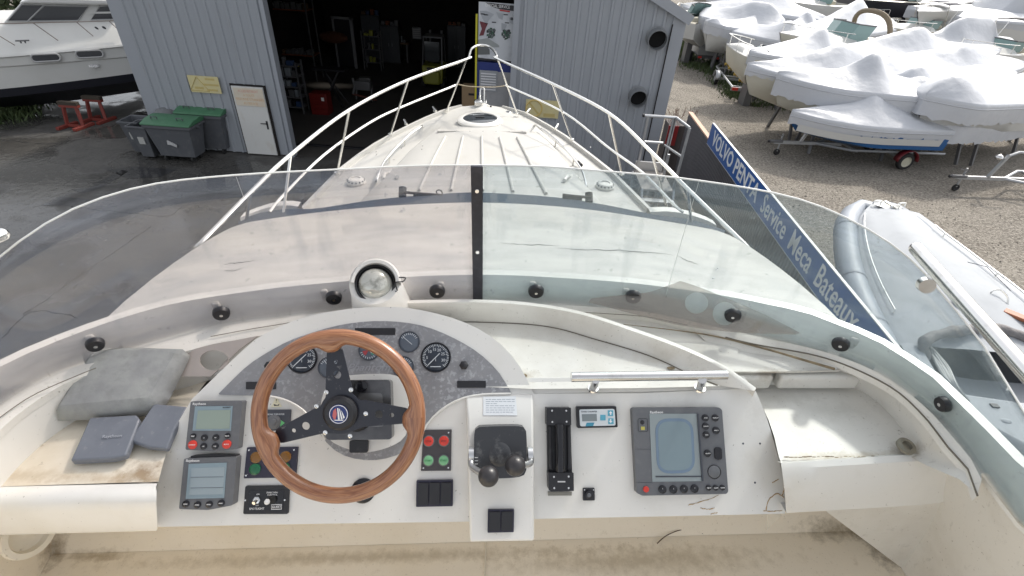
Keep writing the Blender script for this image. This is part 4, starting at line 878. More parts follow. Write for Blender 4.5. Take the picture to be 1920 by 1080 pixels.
# throttle binnacle
bxh = .032; g = G()
Lf_ = [DP(872,739,.001), DP(876,786,bxh), DP(881,1017,bxh)]; Rt_ = [DP(1000,737,.001), DP(1000,786,bxh), DP(1002,1015,bxh)]
for S_ in (Lf_, Rt_): S_ += [S_[2]-DN*.16, S_[0]-DN*.05]
g.add(Lf_+Rt_, [(0,1,2,3,4),(5,9,8,7,6),(0,5,6,1),(1,6,7,2),(2,7,8,3),(3,8,9,4),(4,9,5,0)])
tb = part('throttle_pedestal', g, gelH, Y, bevel=.006, seg=3)
rockers([z5(557,850),z5(735,848),z5(732,1000),z5(555,1004)], 2, 'rocker_switch_panel', bxh)
sn = (DP(940,786,bxh)-DP(940,739,.001)); nrm_ = V((1,0,0)).cross(-sn).normalized(); nrm_ = nrm_ if nrm_.z > 0 else -nrm_
q = lambda x, y: B(x, y, pl=(DP(876,786,bxh)+nrm_*.0008, nrm_))
part('notice_sticker', G().prism([q(906,744), q(967,743), q(970,779), q(906,779)], nrm_*.0006), mat('notice_paper', (.66,.68,.70), .5), Y)
g = G()
for k, y in enumerate((749,753,757,761,765,769,773)):
    x = 911
    while x < (930 if k in (2,) else 962): wl_ = rnd.uniform(3, 9); g.beam(q(x,y)+nrm_*.0008, q(min(x+wl_,965),y)+nrm_*.0008, .0013, .0002, up=nrm_); x += wl_+1.5
part('notice_print', g, mat('notice_ink', (.25,.28,.33), .6), Y)
tm = mat('throttle_black', (.035,.037,.042), .38, n1=[(30, 8, .58, .72, (.16,.16,.16), .7)])
tp = curve_px([(889,815),(893,803),(910,800),(970,799),(984,803),(987,815),(988,850),(987,880),(978,893),(940,897),(905,896),(893,888),(889,870),(889,815)], 40)[:-1]
th = slab('throttle_control', tp, bxh, bxh+.045, tm, Y, bevel=.014, seg=5)
g = G().ball(DP(937,850,bxh+.03), .034, (1.15,1.2,.62), 24, Matrix((DU, DV, DN)).transposed()); part('throttle_dome', g, tm, th)
hu = bxh+.03
def lever(pv, mid, kn, hk):
    P = [DP(*pv, hu), DP(*mid, hu+.022), DP(*kn, hk)]
    l = part('throttle_lever', G().tube(P, .008, 12, sub=5), mat('satin_metal', (.62,.62,.62), .3, .9), th)
    part('lever_boss', G().cyl(DP(*pv, hu)-DU*.006, DP(*pv, hu)+DU*.006, .019), mat('satin_metal', (.6,.6,.6), .3, .9), l)
    part('lever_knob', G().ball(DP(*kn, hk), pxr(*kn, 19, hk), n=28), mat('knob_black', (.03,.028,.030), .35, n1=[(20,6,.5,.75,(.07,.065,.06),.6)]), l)
lever((884,852), (886,876), (916,893), hu+.075); lever((994,852), (993,869), (966,873), hu+.065)
g = G()
for k in range(3): g.beam(DP(890,858+k*6,bxh+.046), DP(896,858+k*6,bxh+.046), .001, .0005, up=DN)
part('lever_scale', g, wht, th)
# black cradle for the hand-held set
hb = slab('handset_cradle', [z5(957,272),z5(1116,272),z5(1126,605),z5(962,605)], 0, .016, blk, Y, bevel=.003, seg=2)
slab('cradle_end', [z5(953,160),z5(1118,160),z5(1120,278),z5(953,278)], 0, .032, blk, hb, bevel=.002); slab('cradle_end', [z5(965,598),z5(1136,600),z5(1138,722),z5(982,725),z5(968,715)], 0, .034, blk, hb, bevel=.002)
part('cradle_bar', G().cyl(DP(*z5(1042,270), .028), DP(*z5(1046,590), .028), .0125, n=20), blkG, hb)
for x in (978, 1102): part('cradle_rail', G().tube([DP(*z5(x,285), .02), DP(*z5(x+3,540), .02), DP(*z5(x+(12 if x < 1000 else -6),575), .02)], .005, 8, sub=3), blk, hb)
screws([z5(990,180),z5(1086,180),z5(992,256),z5(1088,254)], .032, hb, .003); screws([z5(1003,626),z5(1102,624),z5(1005,702),z5(1102,702)], .034, hb, .003)
slab('cradle_foot', [z5(963,728),z5(1124,728),z5(1123,753),z5(964,754)], 0, .004, mat('foot_metal', (.25,.24,.21), .5, .6), hb, bevel=0); dtext('NAVMAN', *z5(1052,660), 3.6, .0348, wht, hb) if False else dtext('SIMRAD', *z5(1052,660), 3.6, .0348, wht, hb) if False else None
slab('cradle_print', [z5(1028,655),z5(1080,655),z5(1080,664),z5(1028,664)], .034, .0343, mat('worn_print', (.55,.55,.55), .6), hb, bevel=0)
cc = slab('chain_counter', [z5(1155,152),z5(1424,150),z5(1434,292),z5(1162,298)], 0, .014, blk, Y, bevel=.003, rnd_=.003)
slab('counter_face', [z5(1174,172),z5(1412,168),z5(1420,280),z5(1180,286)], .014, .0148, mat('counter_white', (.62,.66,.68), .4), cc, bevel=0, rnd_=.005)
slab('counter_screen', [z5(1191,204),z5(1292,202),z5(1294,250),z5(1194,252)], .0148, .0154, mat('counter_lcd', (.20,.23,.24), .3), cc, bevel=0)
blu = mat('counter_blue', (.10,.36,.48), .4)
for x, y in ((1334,226),(1385,196),(1388,250)):
    slab('counter_button', [z5(x-18,y-18),z5(x+18,y-18),z5(x+18,y+20),z5(x-18,y+20)], .0148, .0158, blu, cc, bevel=0)
for y, s in ((196,1),(250,-1)): slab('arrow_mark', [z5(1386,y-13*s),z5(1374,y+1),z5(1382,y+1),z5(1382,y+13*s),z5(1390,y+13*s),z5(1390,y+1),z5(1398,y+1)], .0158, .0162, wht, cc, bevel=0)
slab('maker_mark', [z5(1224,262),z5(1276,260),z5(1268,284),z5(1216,286)], .0148, .0155, mat('mark_blue', (.05,.25,.36), .4), cc, bevel=0); dtext('CHAIN COUNTER', *z5(1240,187), 3.6, .0152, gryD, cc)
pl = slab('socket', [z5(1200,703),z5(1278,703),z5(1279,786),z5(1200,787)], 0, .006, blk, Y, bevel=.001, rnd_=.002); disc('socket_ring', *z5(1241,749), 7, .006, .014, blkG, pl); disc('socket_core', *z5(1241,751), 3.5, .014, .016, gry, pl)
screws([z5(1209,714),z5(1270,714)], .006, pl, .002)
# radar screen
rd = slab('radar_display', [z6(632,318),z6(645,304),z6(1218,302),z6(1238,318),z6(1280,870),z6(1268,886),z6(700,898),z6(662,880)], 0, .022, gry, Y, bevel=.004, seg=3, label='large grey radar display with portrait screen', rnd_=.004)
slab('display_bezel', [z6(748,345),z6(1070,345),z6(1106,800),z6(768,804)], .022, .0235, mat('radar_bezel', (.26,.30,.31), .4), rd, bevel=.0004)
slab('bezel_edge', [z6(1070,345),z6(1080,345),z6(1114,800),z6(1104,800)], .022, .027, gryD, rd, bevel=0)
slab('bezel_lip', [z6(790,764),z6(1098,764),z6(1098,772),z6(790,774)], .0235, .0245, gryD, rd, bevel=0)
slab('display_screen', roundpx := [z6(*p) for p in roundpoly([(785,378),(1040,375),(1058,742),(800,752)], 95, 6)], .0235, .0242, mat('crt_blue', (.155,.22,.30), .2), rd, bevel=0)
slab('screen_centre', [z6(*p) for p in roundpoly([(803,398),(1024,395),(1040,722),(816,731)], 75, 6)], .0242, .0246, mat('crt_grey', (.195,.26,.29), .2), rd, bevel=0)
dtext('Raytheon', *z6(795,335), 6.4, .0224, wht, rd, name='maker_lettering', offs=.0001)
for y in (583, 807): part('case_joint', G().beam(DP(*z6(655,y),.0222), DP(*z6(765,y+2),.0222), .0006, .0004, up=DN), blk, rd)
ib = part('card_slot', G().tube([DP(*z6(x,y),.0224) for x, y in roundpoly([(670,378),(733,377),(737,464),(673,466)], 12)], .0006, 5, closed=True), blk, rd); disc('card_slot_mark', *z6(700,403), 4, .022, .0232, blk, rd)
slab('card_slot_label', [z6(690,432),z6(716,432),z6(717,454),z6(692,455)], .022, .0228, mat('label_yellow', (.5,.45,.1), .5), rd, bevel=0)
for x, y, r, s in ((1128,373,6.2,'GAIN'),(1195,373,6.2,'DISPLAY'),(1130,430,6.2,'RANGE'),(1200,458,6.4,'MULTI'),(1134,488,6.2,'VRM'),(1143,613,6.4,'ALARM'),(1150,846,4.8,'MENU'),(1197,846,4.8,'CLEAR'),(1243,845,4.8,'ENTER'),(838,857,7.2,''),(912,857,7.2,''),(984,854,7.2,''),(1055,852,7.2,'')):
    disc('display_button', *z6(x,y), r, .021, .027, blkG, rd)
    if s: dtext(s, *z6(x,y), 2.8, .0275, wht, rd)
    else: part('button_mark', G().beam(DP(*z6(x-1,y-10),.0275), DP(*z6(x-1,y-2),.0275), .0007, .0004, up=DN), wht, rd)
disc('power_button', *z6(727,856), 5.2, .021, .027, red, rd)
slab('range_rocker', [z6(*p) for p in roundpoly([(1189,572),(1236,572),(1240,656),(1192,656)], 24, 5)], .021, .027, blkG, rd, bevel=.001)
disc('trackpad_ring', *z6(1188,738), 12.5, .021, .025, blkG, rd, n=32); disc('trackpad', *z6(1188,738), 11, .021, .0262, gry, rd, n=32)
# wear on the dash
g = G()
for a in (z6(1380,546), z6(1494,546), z6(1460,810)): g.lathe([(.0028,0),(.002,.0006),(0,.0006)], DP(*a, .0), DN, 10)
part('screw_hole', g, gryD, Y)
g = G(); 
for pts in ([(1290,947),(1310,942),(1335,934),(1347,928)], [(1313,952),(1325,955),(1340,953)], [(1332,964),(1345,961)], [(1436,957),(1441,938),(1456,926),(1470,932)], [(1432,958),(1450,959),(1467,957)], [(1470,900),(1471,915),(1466,930)], [(1448,905),(1460,898)]):
    C_ = curve_px(pts, 14); part('gelcoat_crack', G().tube([DP(a+rnd.uniform(-.7,.7), b+rnd.uniform(-.7,.7), .0004) for a, b in C_], .001, 5, rf=lambda t: .0004+.0012*rnd.random()), mat('stained_crack', (.42,.29,.15), .8), Y)
# pod beside the arch: strip, basin and curved rim
rb = curve_px([(745,604),(900,604),(1025,612),(1119,637),(1197,660),(1244,678),(1290,700),(1345,722)], 40); rc = curve_px([(745,571),(780,568),(900,567),(994,573),(1087,589),(1181,619),(1275,653),(1353,690),(1414,733)], 40)
Bz, Cz = -.982, -.905
RB = [B(*p, z=Bz) for p in rb]; RC = [B(*p, z=Cz-.065*(i/39)**3) for i, p in enumerate(rc)]
te = [DP(1410,728,-.001), DP(1200,736,-.001), DP(1000,737,-.001), DP(860,737,-.02), DP(745,737,-.02)]
fl = RB+[V((p.x, p.y, Bz)) for p in te]
part('basin_floor', G().add(fl, [tuple(range(len(fl)))]), trayM, Y)
s0, s1 = B(985,709,z=Bz+.006), B(1395,706,z=Bz+.006); e0, e1 = DP(985,738,-.002), DP(1412,729,-.002)
part('basin_strip', G().grid([[s0+V((0,.01,-.008)), s1+V((0,.01,-.008))], [s0, s1], [V((e0.x, e0.y, e0.z)), V((e1.x, e1.y, e1.z))], [e0+V((0,-.0,-.02)), e1+V((0,0,-.02))]]), gelH, Y)
li = [b for a, b in Lm if 880 < PB(b)[0] < 1400]; li = resample(li, 20); lo_ = resample([RC[i]+outw(i, RC)*.03+V((0,0,-.10)) for i in range(12, 38)], 20)
part('moulding_infill', G().grid([[V((p.x, p.y+.01, -.982)) for p in li], [V((p.x, p.y, -1.015)) for p in lo_]]), trayM, Y)
ou = [RC[i]+outw(i, RC)*.014 for i in range(40)]
part('basin_rim', G().grid([RB, [a.lerp(b, .96) for a, b in zip(RB, RC)], RC, ou, [p+outw(i, RC)*.02+V((0,0,-.11)) for i, p in enumerate(ou)]]), trayM, Y, sharp=50)
part('basin_crease', G().tube([p+V((0,-.002,.0015)) for p in RB], .0013, 5), seam, Y)
ed = [DP(a, b, -.006) for a, b in curve_px([(1001,738),(975,690),(930,640),(880,608)], 12)]
g = G().ball(B(980,704,z=Bz+.003), .008, (1.6,1,.4), 8); g.ball(B(1258,690,z=Bz+.003), .006, (2,1,.5), 8); part('dirt_clump', g, grime, Y)
pod_side = [DP(a, b, 0) for a, b in curve_px([(1412,729),(1440,790),(1460,860),(1471,905),(1473,962)], 12)]
part('console_side', G().grid([[p+V((-.012,0,-.004)) for p in pod_side], [p+V((.004,.01,-.03)) for p in pod_side], [p+V((.012,.03,-.14)) for p in pod_side]]), gelH, Y)
# grab rail on the console
a, b = B(1071,707,z=-.918), B(1362,703,z=-.918)
hr_ = part('console_grab_rail', G().tube([a, a.lerp(b, .5), b], .0125, 20), steel, Y, label='short polished rail across the console top')
for x in (1112, 1312): p = B(x, 729, z=Bz); t = B(x+5, 712, z=-.92); part('rail_foot', G().cyl(p, t, .0105, n=16), steel, hr_); part('rail_foot_flange', G().lathe([(.016,0),(.015,.004),(0,.004)], p, (0,0,1), 18), steel, hr_)
# compass on its pod
pc = B(704, 534, d=1.40); ax = (V((0,-.62,.78))+V((.0,0,0))).normalized(); bc = B(724, 604, d=1.56); k = 1.40/F
axb = (pc-bc); ln = axb.length; axb.normalize()
cp = part('compass_housing', G().lathe([(64*k,-.03),(60*k,ln*.25),(52*k,ln*.7),(47*k,ln*.95),(44*k,ln*1.0),(0,ln*1.0)], bc, axb, 40), gelH, Y)
ax = (-pc).normalized()*.9+V((0,-.05,.35)); ax.normalize()
part('compass_collar', G().lathe([(47*k,-.03),(47*k,.004),(43*k,.010),(36*k,.010),(34*k,.0),(0,0)], pc-ax*.004, ax, 40), gelH, cp)
part('compass_bezel', G().lathe([(37*k,.0),(37*k,.012),(33*k,.016),(31*k,.010),(31*k,-.01)], pc, ax, 36), blk, cp)
dm = mat('compass_dome', (.55,.55,.50), .12, .35, n1=[(30, 4, .5, .65, (.2,.2,.17), .7)]); R_ = 30*k
part('compass_dome', G().lathe([(R_*math.cos(R(t)), .008+R_*.75*math.sin(R(t))) for t in range(0, 91, 10)], pc, ax, 32), dm, cp)
a1 = ax.cross(V((1,0,0))).normalized(); a1 = a1 if a1.z > 0 else -a1; a0 = V((1,0,0))
hd = []
for r, h in ((47*k,-.02),(47*k,.022),(43*k,.030),(38*k,.026),(38*k,.0)): hd.append([pc+ax*h+(a0*math.cos(R(t))+a1*math.sin(R(t)))*r for t in range(0, 181, 9)])
part('compass_hood', G().grid(hd), gelH, cp)
for t in (200, 235, 305, 340, 270): d = a0*math.cos(R(t))+a1*math.sin(R(t)); part('compass_screw', G().lathe([(.0022,0),(.0022,.002),(0,.002)], pc+ax*.008+d*41*k, ax, 10), gryD, cp)
part('compass_cable', G().tube([B(748,520,d=1.36), B(760,521,d=1.37), B(755,528,d=1.37), B(742,530,d=1.36), B(745,545,d=1.37)], .0018, 6, sub=5), blk, cp)
# side grab rails fixed to the screen
def siderail(a, b, br, dsc, r=.0142):
    o = part('screen_grab_rail', G().tube([a, a.lerp(b, .5), b], r, 20), steel, Y, label='long polished rail outside the screen edge')
    part('rail_cap', G().ball(a, r*1.0, n=14), steel, o)
    if br:
        part('rail_bracket', G().beam(br, dsc, .018, .004), steel, o); part('bracket_washer', G().cyl(dsc-V((0,-.004,0)), dsc+V((-.006,-.012,.004)), .0165, n=24), steel, o); part('bracket_pad', G().cyl(dsc, dsc+V((.012,.014,-.004)), .012), rub, o)
dR = (B(1860,625,z=-.56)-B(1718,466,z=-.56)).normalized(); a = B(1718,466,z=-.56); siderail(a, a+dR*1.4, B(1756,508,z=-.585), B(1735,534,z=-.62))
a = B(2,440,z=-.56); siderail(a, a+V((-.3,-1,0)).normalized()*1.2, None, None)
# ================================================================== LOOSE THINGS ON THE FLYBRIDGE
def bthing(*a, **k): return thing(*a, frame=MB, **k)
c0, c1, c2, c3 = B(112,760,z=-1.005), B(279,745,z=-1.01), B(332,655,z=-.945), B(178,656,z=-.94)
t = bthing('seat_cushion', 'large square mottled grey weathered cushion lying in the left dash tray', 'cushion', base=c0)
nn = (c1-c0).cross(c3-c0).normalized(); nn = nn if nn.z > 0 else -nn
cm = mat('mottled_grey_vinyl', (.28,.285,.285), .7, n1=[(9, 9, .4, .68, (.42,.43,.41), .8), (30, 6, .5, .75, (.20,.205,.19), .5), (4, 3, .55, .8, (.30,.30,.20), .5)], bump=(50, .25, .004))
g = G(); n = 12; top = []
for i in range(n+1):
    row = []
    for j in range(n+1):
        f, e = i/n, j/n; p = c0.lerp(c1, e).lerp(c3.lerp(c2, e), f); row.append(p+nn*(.006*math.sin(math.pi*f)*math.sin(math.pi*e)+rnd.uniform(-.001,.001)))
    top.append(row)
g.grid(top); ring = [top[0][j] for j in range(n+1)]+[top[i][n] for i in range(1, n+1)]+[top[n][j] for j in range(n-1, -1, -1)]+[top[i][0] for i in range(n-1, 0, -1)]
cen = (c0+c2)/2; g.grid([ring, [p+(p-cen).normalized()*.012+V((0,0,-.008)) for p in ring], [p+(p-cen).normalized()*.022+V((0,0,-.040)) for p in ring], [p+(p-cen).normalized()*.014+V((0,0,-.048)) for p in ring]], closed=True)
g.add([p+(p-cen).normalized()*.014+V((0,0,-.048)) for p in ring], [tuple(range(len(ring)))])
part('cushion_pad', g, cm, t, sharp=75, bevel=0)
def cover(pts, z0, z1, th, lab, tilt=None):
    P = [B(a, b, z=zz) for (a, b), zz in zip(pts, z1)]; t = bthing('instrument_cover', lab, 'cover', base=P[0], group=None)
    n_ = (P[1]-P[0]).cross(P[2]-P[0]).normalized(); n_ = n_ if n_.z > 0 else -n_
    part('cover_shell', G().prism(P, -n_*th), mat('cover_grey', (.155,.17,.20), .42, n1=[(8, 6, .5, .75, (.24,.26,.29), .5), (70,4,.6,.7,(.3,.3,.3),.4)]), t, bevel=.005, seg=3)
    return t, P, n_
t, P, n_ = cover([(168,782),(255,777),(262,786),(236,853),(212,859),(131,864)], 0, (-1.035,-1.035,-1.036,-1.05,-1.052,-1.055), .020, 'small grey instrument cover nearer the big cushion with faint worn emblem')
cp_ = sum((p for p in P), V((0,0,0)))/6; text('worn_lettering', 'Raytheon', .012, cp_+n_*.0025, (P[1]-P[0]), (P[0]-P[5]), mat('cover_print', (.34,.36,.4), .5), t)
cover([(288,756),(352,762),(330,800),(312,842),(275,838),(241,826)], 0, (-1.03,-1.03,-1.04,-1.055,-1.054,-1.05), .018, 'small plain grey instrument cover beside the round corner of the console')
# loose acrylic sheets
t = bthing('loose_acrylic_sheet', 'loose smoked acrylic sheet with two round cutouts leaning on the right screen coaming', 'acrylic sheet', base=B(1300,600,z=-.95))
a, b, c = B(1104,564,z=-.935), B(1500,624,z=-.93), B(1356,622,z=-.955); pn = (b-a).cross(c-a).normalized(); pn = pn if pn.dot(a) < 0 else -pn
a = B(1105,564,z=-.925); c = B(1356,622,z=-.945); b = B(1275,527,z=-.835); pn = (b-a).cross(c-a).normalized(); pn = pn if pn.dot(a) < 0 else -pn
u = (c-a).normalized(); v = pn.cross(u); q2 = lambda x, y: ((B(x,y,pl=(a,pn))-a).dot(u), (B(x,y,pl=(a,pn))-a).dot(v))
ol = [q2(*p) for p in curve_px([(1103,567),(1105,560),(1160,554),(1215,548),(1248,537),(1275,527)], 14)+curve_px([(1277,527),(1310,538),(1345,552),(1430,588),(1500,624)], 14)+curve_px([(1490,627),(1440,626),(1356,621),(1275,610),(1197,591),(1140,576)], 12)]
plate('acrylic_sheet', ol, [[q2(1306+22*math.cos(k*.224), 568+20*math.sin(k*.224)) for k in range(28)], [q2(1359+23*math.cos(k*.224), 588+22*math.sin(k*.224)) for k in range(28)]], a, u, v, .004, persp, t)
t = bthing('acrylic_instrument_blank', 'smoked acrylic strip with one round cutout lying behind the left tray', 'acrylic sheet', base=B(380,670,z=-1.0))
a, b, c = B(320,706,z=-1.02), B(396,706,z=-1.02), B(480,632,z=-.95); pn = (b-a).cross(c-a).normalized(); pn = pn if pn.z > 0 else -pn; u = (b-a).normalized(); v = pn.cross(u)
plate('acrylic_sheet', [q2(*p) for p in ((318,706),(346,659),(400,646),(484,630),(450,655),(396,706))], [[q2(402+27*math.cos(k*.224), 676+19*math.sin(k*.224)) for k in range(28)]], a, u, v, .004, mat('mauve_acrylic', (.42,.37,.34), .3, n1=[(10,6,.5,.7,(.5,.45,.41),.5)]), t)
tw = [B(1232,1019,z=zb+.004), B(1250,1004,z=zb+.012), B(1275,994,z=zb+.014), B(1300,992,z=zb+.008), B(1318,1001,z=zb+.004)]
t = bthing('twig', 'thin dry curved twig lying on the flybridge floor', 'twig', base=tw[0])
part('twig_stem', G().tube(tw, .0016, 6, sub=5, rf=lambda t: .0018-.001*t), mat('twig_bark', (.10,.07,.05), .8), t)
# ================================================================== INSIDE THE SHED
def bx(t, name, c, d, m, bevel=0, M=None): return part(name, G().box(c, d, M), m, t, bevel=bevel)
yel = mat('forklift_yellow', (.30,.30,.045), .5); redt = mat('toolbox_red', (.15,.011,.009), .45); dmet = mat('dull_metal', (.13,.13,.135), .5, .3); dblu = mat('dull_blue', (.03,.06,.14), .5); ora = mat('rack_orange', (.18,.05,.015), .6)
p = W(815,162,z=0); t = thing('forklift', 'small yellow forklift standing deep inside the dark shed', 'forklift', base=p)
part('body', G().prism([p+V((-.42,-.5,.25)), p+V((.42,-.5,.25)), p+V((.46,-.45,.95)), p+V((-.46,-.45,.95))], (0,1.1,0)), yel, t, bevel=.05); bx(t, 'counterweight', p+V((0,-.58,.5)), (.7,.2,.55), yel, .08); bx(t, 'seat', p+V((0,.1,1.12)), (.45,.45,.25), blk, .05)
for x in (-.42,.42):
    part('wheel', G().cyl(p+V((x-.08,-.2,.2)), p+V((x+.08,-.2,.2)), .2), rub, t); part('wheel', G().cyl(p+V((x-.08,.6,.22)), p+V((x+.08,.6,.22)), .22), rub, t)
    part('cage_post', G().tube([p+V((x,-.4,.95)), p+V((x*.9,-.15,2.0)), p+V((x*.9,.5,2.0)), p+V((x,.62,.9))], .03, 6), dmet, t); bx(t, 'mast', p+V((x*.6,.75,1.1)), (.08,.12,2.1), dmet)
bx(t, 'cage_roof', p+V((0,.15,2.02)), (.8,.75,.05), dmet); bx(t, 'windscreen', p+V((0,-.36,1.5)), (.62,.02,.75), winG); bx(t, 'lamp', p+V((0,-.62,.86)), (.4,.06,.1), blk)
p = W(601,216,z=0); t = thing('tool_cabinet', 'red metal tool cabinet on the floor just inside the shed doorway', 'cabinet', base=p); cab = bx(t, 'case', p+V((0,.25,.38)), (.62,.5,.74), redt, .01)
for k in range(4): bx(t, 'drawer', p+V((0,-.012,.14+.17*k)), (.56,.02,.15), redt, .004)
bx(t, 'label_card', p+V((.18,-.026,.58)), (.1,.004,.12), wht)
def shelf(px, py, w_, d_, h_, lab, n, cols, z0=0, name='storage_rack'):
    p = W(px, py, z=0); t = thing(name, lab, 'rack', base=p)
    for x in (-w_/2, w_/2):
        for y in (0, d_): bx(t, 'upright', p+V((x,y,h_/2)), (.05,.05,h_), dmet)
    for k in range(n):
        z = h_*(k+.6)/n; bx(t, 'shelf', p+V((0,d_/2,z)), (w_,d_,.04), cols[0])
        x = -w_/2+.1
        while x < w_/2-.15:
            q = rnd.uniform(.08,.22); hh = rnd.uniform(.08,.28); bx(t, 'stored_part', p+V((x+q/2, d_*.3, z+.02+hh/2)), (q,d_*.4,hh), rnd.choice(cols[1:]), .01); x += q+.05
    return t
shelf(545,212,1.0,.5,1.75,'dark workshop rack crowded with small blue and white parts by the left jamb', 5, [dmet, dblu, blk, mat('pale_part', (.22,.24,.26), .5), dmet])
shelf(548,150,2.2,.8,3.4,'tall pallet rack with orange beams deep at the left of the shed', 2, [ora, mat('drum_grey', (.09,.09,.09), .6), dmet, mat('drum_brown', (.12,.07,.035), .6)])
shelf(700,132,.8,.4,1.7,'narrow pale framed trolley rack in the middle of the shed', 3, [dmet, blk, yel, dmet])
p = W(683,192,z=0); t = thing('outboard_engine', 'stripped boat engine on a low wheeled stand inside the shed', 'engine', base=p)
bx(t, 'engine_block', p+V((0,.2,.62)), (.6,.45,.35), dmet, .05); bx(t, 'cylinder_head', p+V((.1,.15,.86)), (.45,.3,.14), mat('alloy', (.13,.13,.13), .4, .6), .03); part('exhaust_pipe', G().tube([p+V((-.35,0,.9)), p+V((-.3,0,.6)), p+V((-.4,0,.3))], .05, 8), dmet, t)
for x in (-.3,.3): part('stand_leg', G().beam(p+V((x,0,.05)), p+V((x,.2,.5)), .05, .05), dmet, t); part('castor', G().cyl(p+V((x-.02,0,.05)), p+V((x+.02,0,.05)), .05), rub, t)
part('stand_bar', G().beam(p+V((-.45,.02,.3)), p+V((.5,.02,.12)), .06, .06), mat('stand_red', (.10,.03,.02), .5), t)
p = W(655,128,z=0); t = thing('door_panel', 'pale framed glazed panel leaning in the shed', 'panel', base=p)
bx(t, 'panel_frame', p+V((-.5,0,1.1)), (.08,.06,2.2), mat('pale_frame', (.24,.24,.25), .5)); bx(t, 'panel_frame', p+V((.35,0,1.1)), (.14,.06,2.2), mat('pale_frame', (.24,.24,.25), .5)); bx(t, 'panel_frame', p+V((-.05,0,2.15)), (1.0,.06,.1), mat('pale_frame', (.24,.24,.25), .5)); bx(t, 'panel_infill', p+V((-.08,.02,1.1)), (.8,.02,2.0), blk)
p = W(640,212,z=0); t = thing('work_trestle', 'black folding trestle standing behind the red tool cabinet', 'trestle', base=p+V((-.4,.9,0)))
for a, b in (((-.9,.6,0),(-.2,.9,1.3)), ((-.1,.6,0),(-.8,.9,1.3)), ((-.9,1.2,0),(-.2,.9,1.3)), ((-.1,1.2,0),(-.8,.9,1.3))): part('leg', G().beam(p+V(a), p+V(b), .05, .05), blk, t)
bx(t, 'top', p+V((-.5,.9,1.32)), (1.2,.5,.06), blk)
p = W(745,120,z=0); t = thing('work_bench', 'dark cluttered work bench beside the forklift in the shed', 'work bench', base=p)
bx(t, 'bench_top', p+V((-.2,.6,.9)), (1.5,.6,.07), mat('drum_brown', (.12,.07,.035), .6))
for x in (-.85,.45): bx(t, 'bench_leg', p+V((x,.6,.45)), (.07,.5,.88), dmet)
for k in range(9): hh = rnd.uniform(.08,.3); bx(t, 'bench_tool', p+V((-.85+.15*k,.5+rnd.uniform(-.1,.15),.94+hh/2)), (rnd.uniform(.06,.13),.12,hh), rnd.choice([dmet, blk, mat('pale_part', (.22,.24,.26), .5), redt, yel]), .01)
for j, (px, py, lab) in enumerate(((720,100,'tall dark locker left of the forklift in the shed'), (765,90,'dark locker just left of the forklift, shorter than its neighbour'), (860,120,'dark steel cupboard between the forklift and the poster'), (600,60,'dark steel cupboard at the back left of the shed'))):
    p = W(px, py, z=0); p.y = min(p.y, YF+12.8); hh = (2.1,1.7,1.9,2.2)[j]; t = thing('steel_locker', lab, 'locker', base=p); bx(t, 'case', p+V((0,.25,hh/2)), (.9,.5,hh), mat('locker_dark', (.05,.055,.06), .5))
    for x in (-.22,.22): bx(t, 'locker_door', p+V((x,-.012,hh/2)), (.41,.02,hh-.12), mat('locker_door', (.07,.075,.085), .45)); bx(t, 'handle', p+V((x*.4,-.03,hh/2)), (.02,.02,.14), mat('pale_part', (.22,.24,.26), .5))
    for k in range(4): q = rnd.uniform(.1,.25); bx(t, 'stored_part', p+V((-.33+.22*k,.2,hh+q/2)), (.17,.2,q), rnd.choice([dmet, ora, dblu, mat('drum_brown', (.12,.07,.035), .6)]), .01)
p = W(625,70,z=1.5); t = thing('orange_tarpaulin', 'crumpled orange brown tarpaulin draped over stored parts deep in the shed', 'tarpaulin', base=p); part('tarpaulin_fold', G().ball(p, .5, (1.3,.6,.5), 14), mat('tarp_orange', (.10,.035,.015), .8, bump=(4,1,.15)), t)
p = W(560,185,z=0); t = thing('hand_tool_stand', 'dark trolley with a yellow tool hung on top, left of the red cabinet', 'trolley', base=p)
for x in (-.3,.3): bx(t, 'trolley_post', p+V((x,0,.6)), (.04,.04,1.2), dmet); part('castor', G().cyl(p+V((x-.02,0,.05)), p+V((x+.02,0,.05)), .05), rub, t)
bx(t, 'trolley_shelf', p+V((0,0,.4)), (.65,.4,.03), dmet); bx(t, 'trolley_shelf', p+V((0,0,.9)), (.65,.4,.03), dmet); bx(t, 'yellow_tool', p+V((0,0,1.25)), (.5,.08,.1), mat('tool_yellow', (.40,.38,.02), .5), .02)
p = W(782,62,z=1.9); t = thing('louvred_heater', 'small louvred heater fixed high in the dark shed', 'heater', base=p); bx(t, 'heater_case', p, (.38,.2,.44), dmet)
for k in range(5): bx(t, 'louvre', p+V((0,-.11,-.16+.08*k)), (.32,.02,.04), mat('pale_part2', (.2,.2,.2), .5))
p = W(880,196,y=YF+.2); p.z = 0; base_z = .0
bb = V((F_(880,200,-.4).x, YF+.45, 0)); zt = F_(880,162,-.4).z; zb2 = F_(880,196,-.4).z
t = thing('cardboard_box', 'brown cardboard box on a stand just inside the doorway beside the blue cabinet', 'box', base=(bb.x,bb.y,0)); cb_ = mat('cardboard', (.20,.135,.075), .8); bx(t, 'carton', V((bb.x, bb.y+.1, (zt+.55)/2+.0)), (.42,.4,max(.3, zt-.55)), cb_, .005); bx(t, 'carton_print', V((bb.x+.06, bb.y-.104, zt-.2)), (.16,.004,.06), dark); bx(t, 'box_stand', V((bb.x,bb.y+.1,.27)), (.5,.4,.53), dmet)
